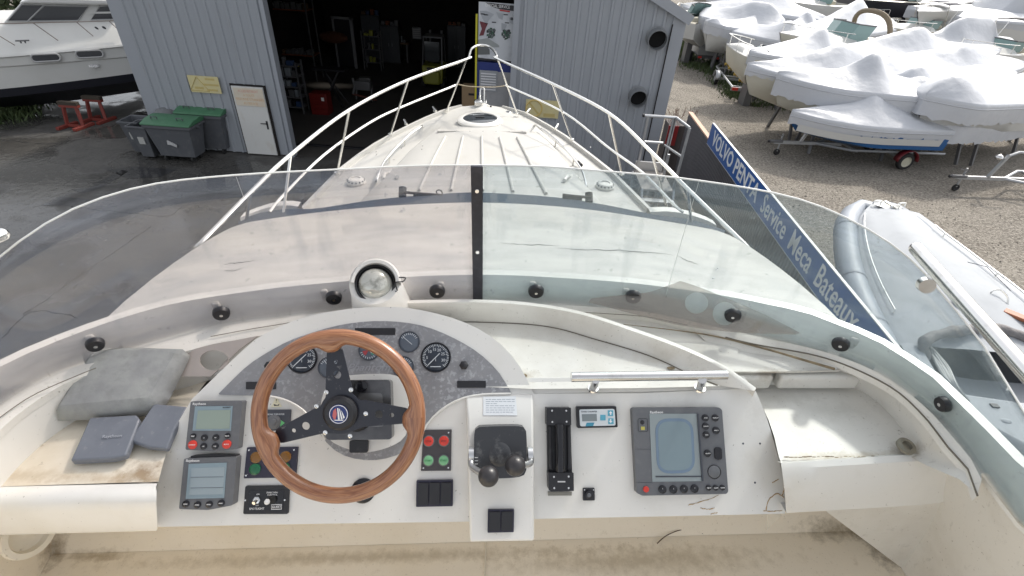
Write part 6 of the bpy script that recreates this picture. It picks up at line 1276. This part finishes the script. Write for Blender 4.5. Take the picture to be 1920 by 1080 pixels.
for dx, dy in ((-.22,.06),(.28,.02),(.06,-.12)): part('bow_cleat', G().tube([c+V((dx-.08,dy,.02)), c+V((dx-.06,dy,.09)), c+V((dx+.08,dy+.02,.09)), c+V((dx+.09,dy+.02,.02))], .02, 8, sub=3), steelW, t)
part('anchor_shank', G().beam(c+V((.0,.16,.05)), c+V((.06,-.18,.05)), .05, .04), steelW, t)
p = W(1868,568,z=RZ+.15); part('deck_hoop', G().tube([p+V((-.12,0,0)), p+V((-.08,.1,.14)), p+V((.02,.1,.18)), p+V((.10,0,.12)), p+V((.10,-.1,0))], .014, 8, sub=4), steelW, t)
p = W(1798,566,z=RZ+.24); hf = part('fuel_filler', G().lathe([(.085,0),(.085,.015),(.05,.02),(0,.01)], p, (0,-.3,1), 20), blkG, t); part('filler_flap', G().box(p+V((0,.05,.03)), (.13,.05,.02)), steelW, hf)
p = W(1905,592,z=RZ+.18); part('wooden_step', G().beam(p+V((-.1,.12,0)), p+V((.35,-.35,0)), .16, .05), mat('tan_wood', (.33,.12,.055), .5), t, bevel=.015)
g = G().tube([W(*p, z=RZ+.13) for p in ((1760,498),(1765,487),(1812,491),(1850,500),(1895,545))], .006, 5); part('hatch_outline', g, gryD, t)
for k in range(6):
    o1 = rnd.uniform(-10,10); part('rope', G().tube([W(1735+o1*.3,640+o1*.2,z=RZ-.05+.02*k), W(1760+k*3,690+o1,z=RZ-.05), W(1785+k*2,725,z=RZ-.05+.01*k), W(1812+k*3,770+o1,z=RZ-.2), W(1835+k*4,800+o1*.5,z=RZ-.3)], .018, 6, sub=5), mat('rope_white', (.50,.50,.48), .8), t)
p = W(1870,775,z=RZ-.12); part('seat_locker', G().prism([p+V((-.35,.35,0)), p+V((.9,.2,0)), p+V((.9,-.5,0)), p+V((0,-.55,0)), p+V((-.3,-.2,0))], (0,0,-.35)), rwh, t, bevel=.06); part('locker_latch', G().box(p+V((.05,.12,.01)), (.09,.06,.02)), blk, t); part('locker_vent', G().ball(p+V((.02,-.12,0)), .07, (1,.6,.3), 12), rwh, t)
p = W(1915,800,z=RZ-.2); part('helm_seat', G().box(p+V((.35,-.45,0)), (.6,.5,.35)), mat('seat_dark', (.09,.11,.14), .6), t, bevel=.05)
for k, f in enumerate((.25, .75)):
    c_ = cenl[int(39*f)]; q = V((c_.x,c_.y,0)); zz_ = RZ-.16-.9; s_ = thing('boat_chock', ('low timber chock under the bow of the grey tubed boat', 'low timber chock under the stern of the grey tubed boat')[k], 'chock', base=q); part('timber', G().box(q+V((0,0,zz_/2)), (.5,.5,zz_)), tim, s_)
# ================================================================== WRAPPED BOATS IN THE YARD
film = mat('shrink_wrap', (.52,.535,.565), .40, spec=.4, n1=[(1.2,6,.5,.8,(.48,.495,.53),.5), (6,5,.62,.8,(.44,.455,.49),.35,(1,1,3))], bump=(2.2,.28,.10))
crmH = mat('cream_hull', (.55,.53,.45), .4, n1=[(1.5,6,.5,.8,(.45,.43,.36),.5)]); whH = mat('white_hull', (.56,.56,.54), .35); bluH = mat('blue_hull', (.02,.10,.27), .35); blkH = mat('black_hull', (.015,.015,.02), .35)
def hullw(u, hb, full=False):
    f = (1-(1-min(1, u/.5))**2.3) if not full else (1-(1-min(1, u/.12))**2)
    return hb*max(.02, f)*(1-.10*max(0, (u-.6)/.4))
def stations(): return [0,.015,.04,.08,.13,.19,.26,.33,.40,.47,.54,.61,.68,.75,.81,.87,.92,.96,1.0]
def hull_mesh(g, P, S_, hb, full, top, depth, inset=.985, z0=0):
    rows = []
    for u in stations():
        w_ = hullw(u, hb, full)*inset; e = min(1, u/.5); c = P(u, 0, 0); zt_ = top(u); fl_ = .62+.3*e; k = depth*(.55+.45*e) if not full else depth
        rows.append([P(u+(.07*(1-e))*a, v, zt_+z) for a, v, z in ((0,-w_,0), (.25,-w_*(.97),-k*.3), (.6,-w_*fl_,-k*.65), (1,0,-k), (.6,w_*fl_,-k*.65), (.25,w_*.97,-k*.3), (0,w_,0))])
    g.grid(rows); n = len(g.v); g.f.append(tuple(range(n-7, n))); return g
def wrapped(bp, sp, zd, hb, prof, lab, hull=None, skirt=.32, depth=1.15, full=False, rise=.18, seed=0, grp=None, pw=.5, ruff=.05, near=0, sup=True):
    rr = random.Random(seed+11); b = W(*bp, z=zd+rise); s = W(*sp, z=zd); b2, s2 = V((b.x,b.y,0)), V((s.x,s.y,0)); d = (s2-b2).normalized(); n = V((-d.y, d.x, 0)); n = n if n.y > 0 else -n; s2 = s2+n*hb*near; b2 = b2+n*hb*near*(1 if full else .15); d = s2-b2; L_ = d.length; d.normalize(); n = V((-d.y, d.x, 0))
    t = thing('wrapped_boat', lab, 'wrapped boat', base=(b2+s2)/2, group='boats wrapped in white film in the yard')
    P = lambda u, v, z: b2+d*(u*L_)+n*v+V((0,0,z))
    top = lambda u: zd+rise*(1-min(1,u/.6))**1.6
    pr = spline([V((a, h*(.8 if seed < 3 or seed == 10 else .62), 0)) for a, h in prof], 10); pr = [(p.x, p.y) for p in pr]
    def rid(u):
        for (a, h), (a2, h2) in zip(pr, pr[1:]):
            if a <= u <= a2: return h+(h2-h)*(u-a)/(a2-a+1e-9)
        return pr[-1][1]
    vs = [-1,-.97,-.85,-.68,-.5,-.32,-.16,-.06,0,.06,.16,.32,.5,.68,.85,.97,1]; rows = []; ph = rr.uniform(0,6)
    U = sorted(set([round(x, 4) for x in stations()]+[k/40 for k in range(41)]))
    for u in U:
        w_ = hullw(u, hb, full); R_ = rid(u); row = []; e = rr.uniform(-ruff, ruff)
        sk = skirt+e; row += [P(u, -w_*.96, top(u)-sk), P(u, -w_*1.0, top(u)-sk*.5), P(u,-w_*1.02, top(u)-.06)]
        for v in vs: row.append(P(u, w_*v, top(u)+.03+R_*(.45*(math.exp(-(v/(pw*.8))**2)-math.exp(-1/(pw*.8)**2))/(1-math.exp(-1/(pw*.8)**2))+.55*(1-abs(v)**1.35))+.22*min(1,hullw(u,hb,full)/hb)*(1-abs(v)**1.5)+.018*math.sin(9*v+u*23+ph)*(1-abs(v))+.045*max(0,1-abs(math.sin(u*L_*1.1+ph+v*1.2))*3)*4*abs(v)*(1-abs(v))))
        row += [P(u,w_*1.02, top(u)-.06), P(u, w_*1.0, top(u)-sk*.5), P(u, w_*.96, top(u)-sk)]
        rows.append(row)
    g = G().grid(rows); m = len(rows[0])
    for sg in (2, m-3): g.tube([r[sg]+V((0,0,-.05)) for r in rows], .018, 5)
    k = len(rows)*m; g.f.append(tuple(range(k-m, k))); g.f.append(tuple(range(m))[::-1])
    part('film_cover', g, film, t, sharp=80)
    part('hull', hull_mesh(G(), P, None, hb, full, lambda u: top(u)-.2, depth), hull or whH, t, sharp=40)
    kz = zd-.2-depth
    if kz > .1 and sup:
        for u in (.35, .85):
            for v in (-.6, .6): part('support', G().beam(P(u,v*hb,0), P(u,v*hb*.55,kz+.35), .09, .09), dmet, t)
    return t, P, top, L_, d, n
T1 = wrapped((1487,212),(1785,246),1.45,.95,[(0,.06),(.2,.12),(.38,.35),(.50,.66),(.60,.42),(.78,.12),(.9,.2),(1,.12)],'low wrapped boat with blue and white hull on the trailer with red mudguards',hull=bluH,depth=.72,seed=1,skirt=.36,ruff=.035,near=.9,rise=.12,sup=False)
t, P, top, L_, d, n = T1
g = G().grid([[P(u, sgn*(hullw(u,.95)+.012-.0), top(u)-.30) for u in [k/20 for k in range(1,20)]]+[] for sgn in (-1,)]+[[P(u, -1*(hullw(u,.95)*.955+.012), top(u)-.52) for u in [k/20 for k in range(1,20)]]]); part('hull_stripe', g, whH, t)
wrapped((1458,142),(1750,180),2.25,1.15,[(0,.1),(.25,.2),(.42,.35),(.56,.95),(.62,.85),(.7,.35),(.85,.15),(.93,.3),(1,.2)],'wrapped boat with humped middle, just beyond the trailered one',hull=crmH,skirt=.62,depth=1.35,seed=2,rise=.1,near=.5)
wrapped((1402,126),(1700,150),2.2,1.25,[(0,.15),(.2,.35),(.4,.85),(.52,1.25),(.60,1.1),(.8,.75),(1,.6)],'wrapped boat with round cream bow and high sloping cover',hull=crmH,skirt=.25,depth=1.35,seed=3,near=.4)
wrapped((1405,98),(1570,100),2.1,1.1,[(0,.1),(.3,.35),(.6,1.0),(.72,1.35),(.82,.9),(1,.4)],'wrapped boat with tall pointed peak behind the cream bowed one',hull=bluH,skirt=.5,depth=1.1,seed=4)
wrapped((1345,45),(1505,80),2.2,1.2,[(0,.05),(.3,.15),(.6,.35),(.8,.9),(.9,.65),(1,.3)],'wrapped boat with covered engine pod at its left end above the grey box trailer',seed=5,skirt=.6,depth=1.1,full=True,rise=.05)
wrapped((1328,42),(1440,52),2.3,.9,[(0,.05),(.4,.1),(.8,.65),(.9,.6),(1,.2)],'short wrapped boat with a narrow pointed crest, between two longer ones near the shed',seed=6,skirt=.5,full=True)
wrapped((1313,24),(1465,52),2.4,1.3,[(0,.15),(.3,.45),(.6,1.25),(.78,1.3),(.9,.9),(1,.3)],'broad wrapped boat with a high squared hump, first past the shed corner',seed=7,skirt=.6,full=True)
wrapped((1275,12),(1440,32),2.4,1.4,[(0,.2),(.4,.5),(.7,.9),(1,.4)],'wrapped boat half hidden by the shed roof corner',seed=8,depth=1.4)
wrapped((1560,40),(1360,-2),2.6,1.6,[(0,.1),(.3,.5),(.55,1.2),(.8,1.3),(1,.9)],'long wrapped boat at the back with smooth sloping nose to the right',seed=9,depth=1.5,skirt=.4)
wrapped((1790,232),(2010,215),1.6,1.15,[(0,.05),(.08,.35),(.16,.75),(.25,.6),(.5,.45),(1,.3)],'wide wrapped boat cut by the right edge, beside the trailer coupling',seed=10,skirt=.70,depth=.75,full=True,pw=.7,near=1.0)
wrapped((1735,180),(2040,165),2.2,1.15,[(0,.05),(.06,.5),(.12,.75),(.2,.5),(.4,.55),(.7,.9),(1,.6)],'wrapped boat with a small knob at its left end, rising to the right edge',seed=11,full=True,skirt=.6,pw=.7)
wrapped((1905,140),(1685,165),2.2,1.15,[(0,.1),(.3,.5),(.6,.55),(.82,.45),(.9,.75),(.96,.55),(1,.1)],'long flat wrapped boat with pointed right end, second row',seed=12,skirt=.4,pw=.4)
wrapped((1925,122),(1655,120),2.2,1.2,[(0,.15),(.3,.45),(.5,1.0),(.6,.7),(.8,.45),(1,.1)],'wrapped boat with a rounded central crest and pointed white bow at the right edge',seed=13,skirt=.35)
wrapped((1875,97),(1560,100),2.3,1.25,[(0,.15),(.3,.4),(.45,.75),(.55,1.35),(.65,1.2),(.85,.4),(1,.1)],'wrapped boat with the widest smooth dome, just in front of the open cruiser',seed=14,skirt=.35)
wrapped((1720,74),(1885,84),2.2,1.2,[(0,.1),(.2,.5),(.35,1.5),(.6,1.7),(.72,1.4),(.78,.5),(1,.2)],'wrapped boat with a steep tall dome left of the black bimini',seed=15,skirt=.3)
wrapped((1462,58),(1535,60),2.1,1.1,[(0,.1),(.4,.7),(.55,1.3),(.7,.8),(1,.3)],'compact wrapped boat with a single sharp peak in the middle row',seed=16,skirt=.6,full=True)
wrapped((1478,62),(1655,48),2.3,1.3,[(0,.1),(.3,.7),(.55,1.9),(.62,1.9),(.75,1.0),(1,.5)],'wrapped boat with the tallest tent like ridge in the middle row',seed=17,skirt=.6)
wrapped((1700,16),(1925,40),2.8,1.5,[(0,.2),(.3,.5),(.6,.5),(.8,.35),(1,.3)],'long low wrapped boat behind the blue bimini',seed=18,skirt=.5,depth=1.6)
wrapped((1775,42),(1925,56),2.2,1.2,[(0,.1),(.3,.3),(.55,.9),(.7,.5),(1,.25)],'small wrapped boat with one low peak below the long low one at upper right',seed=19,skirt=.4)
wrapped((1925,26),(1812,14),3.0,1.6,[(0,2.0),(.3,2.6),(.6,1.8),(1,.2)],'very tall wrapped hull in the top right corner',seed=20,depth=1.6,full=True,pw=.8)
# uncovered boats
canv = mat('navy_canvas', (.012,.014,.035), .8); canb = mat('black_canvas', (.012,.010,.012), .8); cant = mat('tan_canvas', (.20,.16,.11), .8); capg = mat('pale_windscreen', (.20,.30,.29), .15)
def openboat(bp, sp, zd, hb, lab, hull=None, cabin=.6, bim=None, rail=True, arch_=False, depth=1.2, glass=capg, stripe=None, seed=0):
    b = W(*bp, z=zd+.3); s = W(*sp, z=zd); b2, s2 = V((b.x,b.y,0)), V((s.x,s.y,0)); d = s2-b2; L_ = d.length; d.normalize(); n = V((-d.y, d.x, 0))
    t = thing('motor_boat', lab, 'motor boat', base=(b2+s2)/2); P = lambda u, v, z: b2+d*(u*L_)+n*v+V((0,0,z)); top = lambda u: zd+.3*(1-min(1,u/.7))**1.4
    part('hull', hull_mesh(G(), P, None, hb, False, top, depth, 1), hull or whH, t, sharp=40)
    rows = [[P(u, v*hullw(u,hb), top(u)+(.04 if abs(v) < 1 else 0)+h) for v, h in ((-1,0),(-.93,0),(-.8,0),(-.6,.18*min(1,u*4)),(0,.26*min(1,u*4)),(.6,.18*min(1,u*4)),(.8,0),(.93,0),(1,0))] for u in stations() if u < .56]
    part('foredeck', G().grid(rows), whH, t, sharp=50)
    rows = [[P(u, v*hullw(u,hb), top(u)+h) for v, h in ((-1,0),(-.9,.05),(-.78,.05),(-.74,-.5),(0,-.55),(.74,-.5),(.78,.05),(.9,.05),(1,0))] for u in (.54,.6,.7,.8,.9,.98)]
    part('cockpit', G().grid(rows), mat('cockpit_cream', (.50,.47,.38), .5), t, sharp=40)
    w_ = hullw(.5, hb)*.72; a = [P(.60,-w_,zd+.1), P(.47,-w_*.85,zd+.15), P(.43,0,zd+.2), P(.47,w_*.85,zd+.15), P(.60,w_,zd+.1)]; c = [p+d*.35+V((0,0,cabin*.8)) for p in a]
    part('windscreen', G().grid([a, c]), glass, t); part('windscreen_frame', G().tube(c, .03, 6), dmet, t)
    for x in (-.35,.2): part('seat', G().box(P(.72, x, zd-.1), (.45,.45,.7)), mat('cockpit_cream', (.5,.47,.38), .5), t, bevel=.06)
    if rail:
        for sg in (-1, 1):
            rp = [P(u, sg*hullw(u,hb)*.93, top(u)+.45) for u in (.0,.05,.12,.2,.3,.4,.46)]; part('bow_rail', G().tube(rp, .018, 6), steelW, t)
            for k in (1,3,5): part('rail_post', G().tube([rp[k], rp[k]-V((0,0,.42))], .014, 5), steelW, t)
    if bim:
        rows = [[P(u, v*hb*.8, zd+1.45+.12*math.cos(v*1.4)-.25*abs(u-.68)) for v in (-1,-.95,-.5,0,.5,.95,1)] for u in (.58,.63,.7,.76,.8)]; part('canopy', G().grid(rows), bim, t, solid=.03)
        for u in (.58,.8):
            for v in (-1, 1): part('canopy_pole', G().tube([P(u, v*hb*.8, zd+1.42), P(.68, v*hb*.82, zd+.05)], .018, 6), steelW, t)
    if arch_: part('radar_arch', G().tube([P(.8,-hb*.85,zd), P(.74,-hb*.8,zd+.9), P(.72,-hb*.4,zd+1.3), P(.72,hb*.4,zd+1.3), P(.74,hb*.8,zd+.9), P(.8,hb*.85,zd)], .11, 8, sub=4), arch_, t)
    if zd-depth > .05: q = P(.6,0,0); part('support', G().box(q+V((0,0,(zd-depth+.15)/2)), (.3,.7,max(.05, zd-depth+.15))), dmet, t)
    return t
openboat((1362,84),(1465,112),2.0,1.0,'small open white boat with cream hull and thin bow rail, left of the wrapped row',hull=crmH,cabin=.3)
openboat((1462,62),(1672,80),2.3,1.35,'open cream cruiser with tan arch and pale windscreen among the wrapped boats',arch_=cant,cabin=.9,hull=crmH)
openboat((1665,52),(1770,50),2.1,1.1,'open boat under a navy blue bimini in the upper middle of the yard',bim=canv,hull=crmH)
openboat((1800,92),(1925,92),2.0,1.1,'open boat under a black bimini near the right edge',bim=canb)
openboat((1830,2),(1590,-6),3.2,1.7,'dark hulled white boat at the top edge beyond the navy bimini',hull=blkH,depth=1.9,cabin=.9)
openboat((1440,-4),(1590,8),2.8,1.5,'white boat with long side rail at the top edge, left of the dark hull',depth=1.5,cabin=1.0)
openboat((1662,32),(1600,26),2.0,1.1,'small white boat with low clear screen in front of the dark hull',cabin=.5)
openboat((1270,22),(1325,44),2.2,1.1,'white boat with open tower frame, partly behind the shed corner',hull=whH,bim=None,cabin=.9)
openboat((1720,22),(1870,-4),3.0,1.5,'white boat without cover at the top right, beyond the long low wrap',depth=1.5)
for k, w__ in enumerate(('leftmost', 'second from left', 'third from left', 'fourth from left', 'fifth from left', 'third from right', 'second from right', 'rightmost')): # last row of the yard
    a_ = 1300+k*78; wrapped((a_+rnd.uniform(-10,10), -22+rnd.uniform(-3,3)), (a_+70, -20+rnd.uniform(-4,4)), 2.3, 1.3, [(0,.2),(.4,.6),(.6,rnd.uniform(.8,1.5)),(1,.3)], w__+' of the distant wrapped boats whose tops show along the top edge', seed=40+k)
# ================================================================== TRAILERS
galv = mat('galvanised', (.42,.43,.44), .45, .6, n1=[(6,5,.5,.7,(.3,.3,.31),.6)]); yrl = mat('roller_yellow', (.45,.30,.05), .5)
def wheel(t, c, ax, r=.28, w_=.17, rimm=None):
    ax = V(ax).normalized(); h = part('wheel', G().lathe([(r*.62,-w_/2),(r*.9,-w_/2),(r,-w_*.3),(r,w_*.3),(r*.9,w_/2),(r*.62,w_/2),(r*.6,w_*.2)], c, ax, 24), rub, t)
    part('rim', G().lathe([(r*.62,w_*.45),(r*.5,w_*.25),(r*.25,w_*.22),(r*.2,w_*.45),(0,w_*.45)], c, ax, 20), rimm or mat('rim_cream', (.50,.48,.38), .5), h)
    part('rim', G().lathe([(r*.62,-w_*.45),(r*.5,-w_*.25),(0,-w_*.22)], c, ax, 20), rimm or mat('rim_cream', (.50,.48,.38), .5), h)
def mudguard(t, c, ax, r, w_, m):
    ax = V(ax).normalized(); d = V((-ax.y, ax.x, 0)); rows = []
    for e in (-w_/2, w_/2): rows.append([c+ax*e+d*r*math.cos(R(a))+V((0,0,r*math.sin(R(a)))) for a in range(0, 181, 15)])
    part('mudguard', G().grid(rows), m, t, solid=.02, smooth=True)
def trailer(front, rear, lab, hw_=.85, guard=galv, rimm=None, wpos=.62, post=True, rollers=False, board=False, jock=True, short=None, zf=.5):
    f, r = V((front.x,front.y,0)), V((rear.x,rear.y,0)); d = (r-f); L_ = d.length; d.normalize(); n = V((-d.y,d.x,0)); P = lambda u, v, z: f+d*(u*L_)+n*v+V((0,0,z))
    t = thing('boat_trailer', lab, 'boat trailer', base=P(.6,0,0))
    part('drawbar', G().beam(P(0,0,zf), P(.42,0,zf), .08, .10), galv, t); cp_ = part('coupling', G().beam(P(-.03,0,zf+.03), P(.05,0,zf+.03), .11, .09), dmet, t, bevel=.02); part('coupling_ball', G().ball(P(-.035,0,zf+.02), .05, n=10), blk, cp_); part('coupling_lever', G().tube([P(.03,0,zf+.08), P(.05,.02,zf+.2), P(-.0,.02,zf+.26)], .012, 6), dmet, cp_)
    for s_ in (-1, 1):
        part('side_beam', G().tube([P(.25,0,zf), P(.42,s_*hw_*.75,zf), P(1.0,s_*hw_*.8,zf)], .045, 6), galv, t)
        wheel(t, P(wpos,s_*hw_*1.08,.28), n, rimm=rimm); mudguard(t, P(wpos,s_*hw_*1.08,.30), n, .36, .24, guard)
    part('axle', G().beam(P(wpos,-hw_,.30), P(wpos,hw_,.30), .08, .08), galv, t)
    for u in (.45,.7,.97): part('cross_member', G().beam(P(u,-hw_*.8,zf-.01), P(u,hw_*.8,zf-.01), .07, .07), galv, t)
    if post: part('winch_post', G().beam(P(.16,0,zf), P(.20,0,zf+.75), .08, .08), galv, t); part('winch', G().ball(P(.16,.03,zf+.66), .11, (1,1,.8), 12), steel, t); part('bow_stop', G().tube([P(.20,0,zf+.72), P(.24,0,zf+.85), P(.30,0,zf+.83)], .04, 8), galv, t)
    if jock: part('jockey_stem', G().tube([P(.05,.12,zf+.25), P(.05,.12,.14)], .03, 8), galv, t); wheel(t, P(.05,.12,.11), n, .11, .07, blk)
    if rollers:
        for u in (.5,.62,.8,.95):
            for v in (-.35,-.2,.2,.35): part('roller', G().cyl(P(u,v-.05,zf+.16+abs(v)*.3), P(u,v+.05,zf+.16+abs(v)*.3), .07), yrl, t)
        for u in (.42,.55): part('keel_post', G().beam(P(u,0,zf), P(u,0,zf+.7), .05, .05), galv, t); part('roller', G().cyl(P(u,-.12,zf+.72), P(u,.12,zf+.72), .08), yrl, t)
    if board: bb_ = part('light_board', G().beam(P(1.03,-hw_*.95,zf-.02), P(1.03,hw_*.95,zf-.02), .05, .16), galv, t); part('tail_lamp', G().beam(P(1.045,hw_*.6,zf), P(1.045,hw_*.9,zf), .03, .13), red, bb_); part('tail_lamp', G().beam(P(1.045,-hw_*.9,zf), P(1.045,-hw_*.6,zf), .03, .13), red, bb_); part('number_plate', G().beam(P(1.05,-hw_*.35,zf), P(1.05,hw_*.35,zf), .02, .11), wht, bb_)
    return t
trailer(W(1452,266,z=.5), W(1745,276,z=.5), 'boat trailer with dark red mudguard under the nearest wrapped boat', guard=mat('guard_red', (.16,.015,.02), .4), wpos=.74, hw_=.8)
trailer(W(1793,332,z=.5), W(2140,345,z=.5), 'galvanised trailer coupling with winch post reaching out from under the right edge boat', hw_=.9, wpos=.8)
trailer(W(1346,104,z=.5), W(1402,166,z=.5), 'empty galvanised boat trailer with yellow rollers in the grass', rollers=True, board=True, post=False, hw_=.85, wpos=.66, jock=True, rimm=mat('rim_grey', (.3,.3,.3), .5))
q = W(1305,100,z=.5); q2_ = W(1345,112,z=.5); p = (q+q2_)/2; p.z = 0; p += V((.1,1.0,0))
t = thing('box_trailer', 'small grey open box trailer parked in the grass by the lane', 'trailer', base=p); tw_, tl__ = 1.3, 2.1
part('bed', G().box(p+V((0,0,.55)), (tw_,tl__,.06)), dmet, t)
for c_, d_ in (((0,-tl__/2,.76),(tw_,.03,.38)), ((0,tl__/2,.76),(tw_,.03,.38)), ((-tw_/2,0,.76),(.03,tl__,.38)), ((tw_/2,0,.76),(.03,tl__,.38))): part('side_panel', G().box(p+V(c_), d_), galv, t, bevel=.008)
for s_ in (-1, 1): wheel(t, p+V((s_*(tw_/2+.14),-.1,.30)), (1,0,0), .30, .18, mat('rim_grey', (.3,.3,.3), .5)); part('tail_lamp', G().box(p+V((s_*.5,-tl__/2-.04,.46)), (.2,.05,.1)), red, t)
part('tail_bar', G().box(p+V((0,-tl__/2-.01,.46)), (tw_,.04,.14)), dmet, t); part('drawbar', G().beam(p+V((0,tl__/2,.5)), p+V((0,tl__/2+1.0,.5)), .08, .08), galv, t); part('sheet_inside', G().ball(p+V((.1,-.1,.62)), .3, (1.2,1.5,.35), 12), mat('tarp_grey', (.3,.33,.37), .7), t)
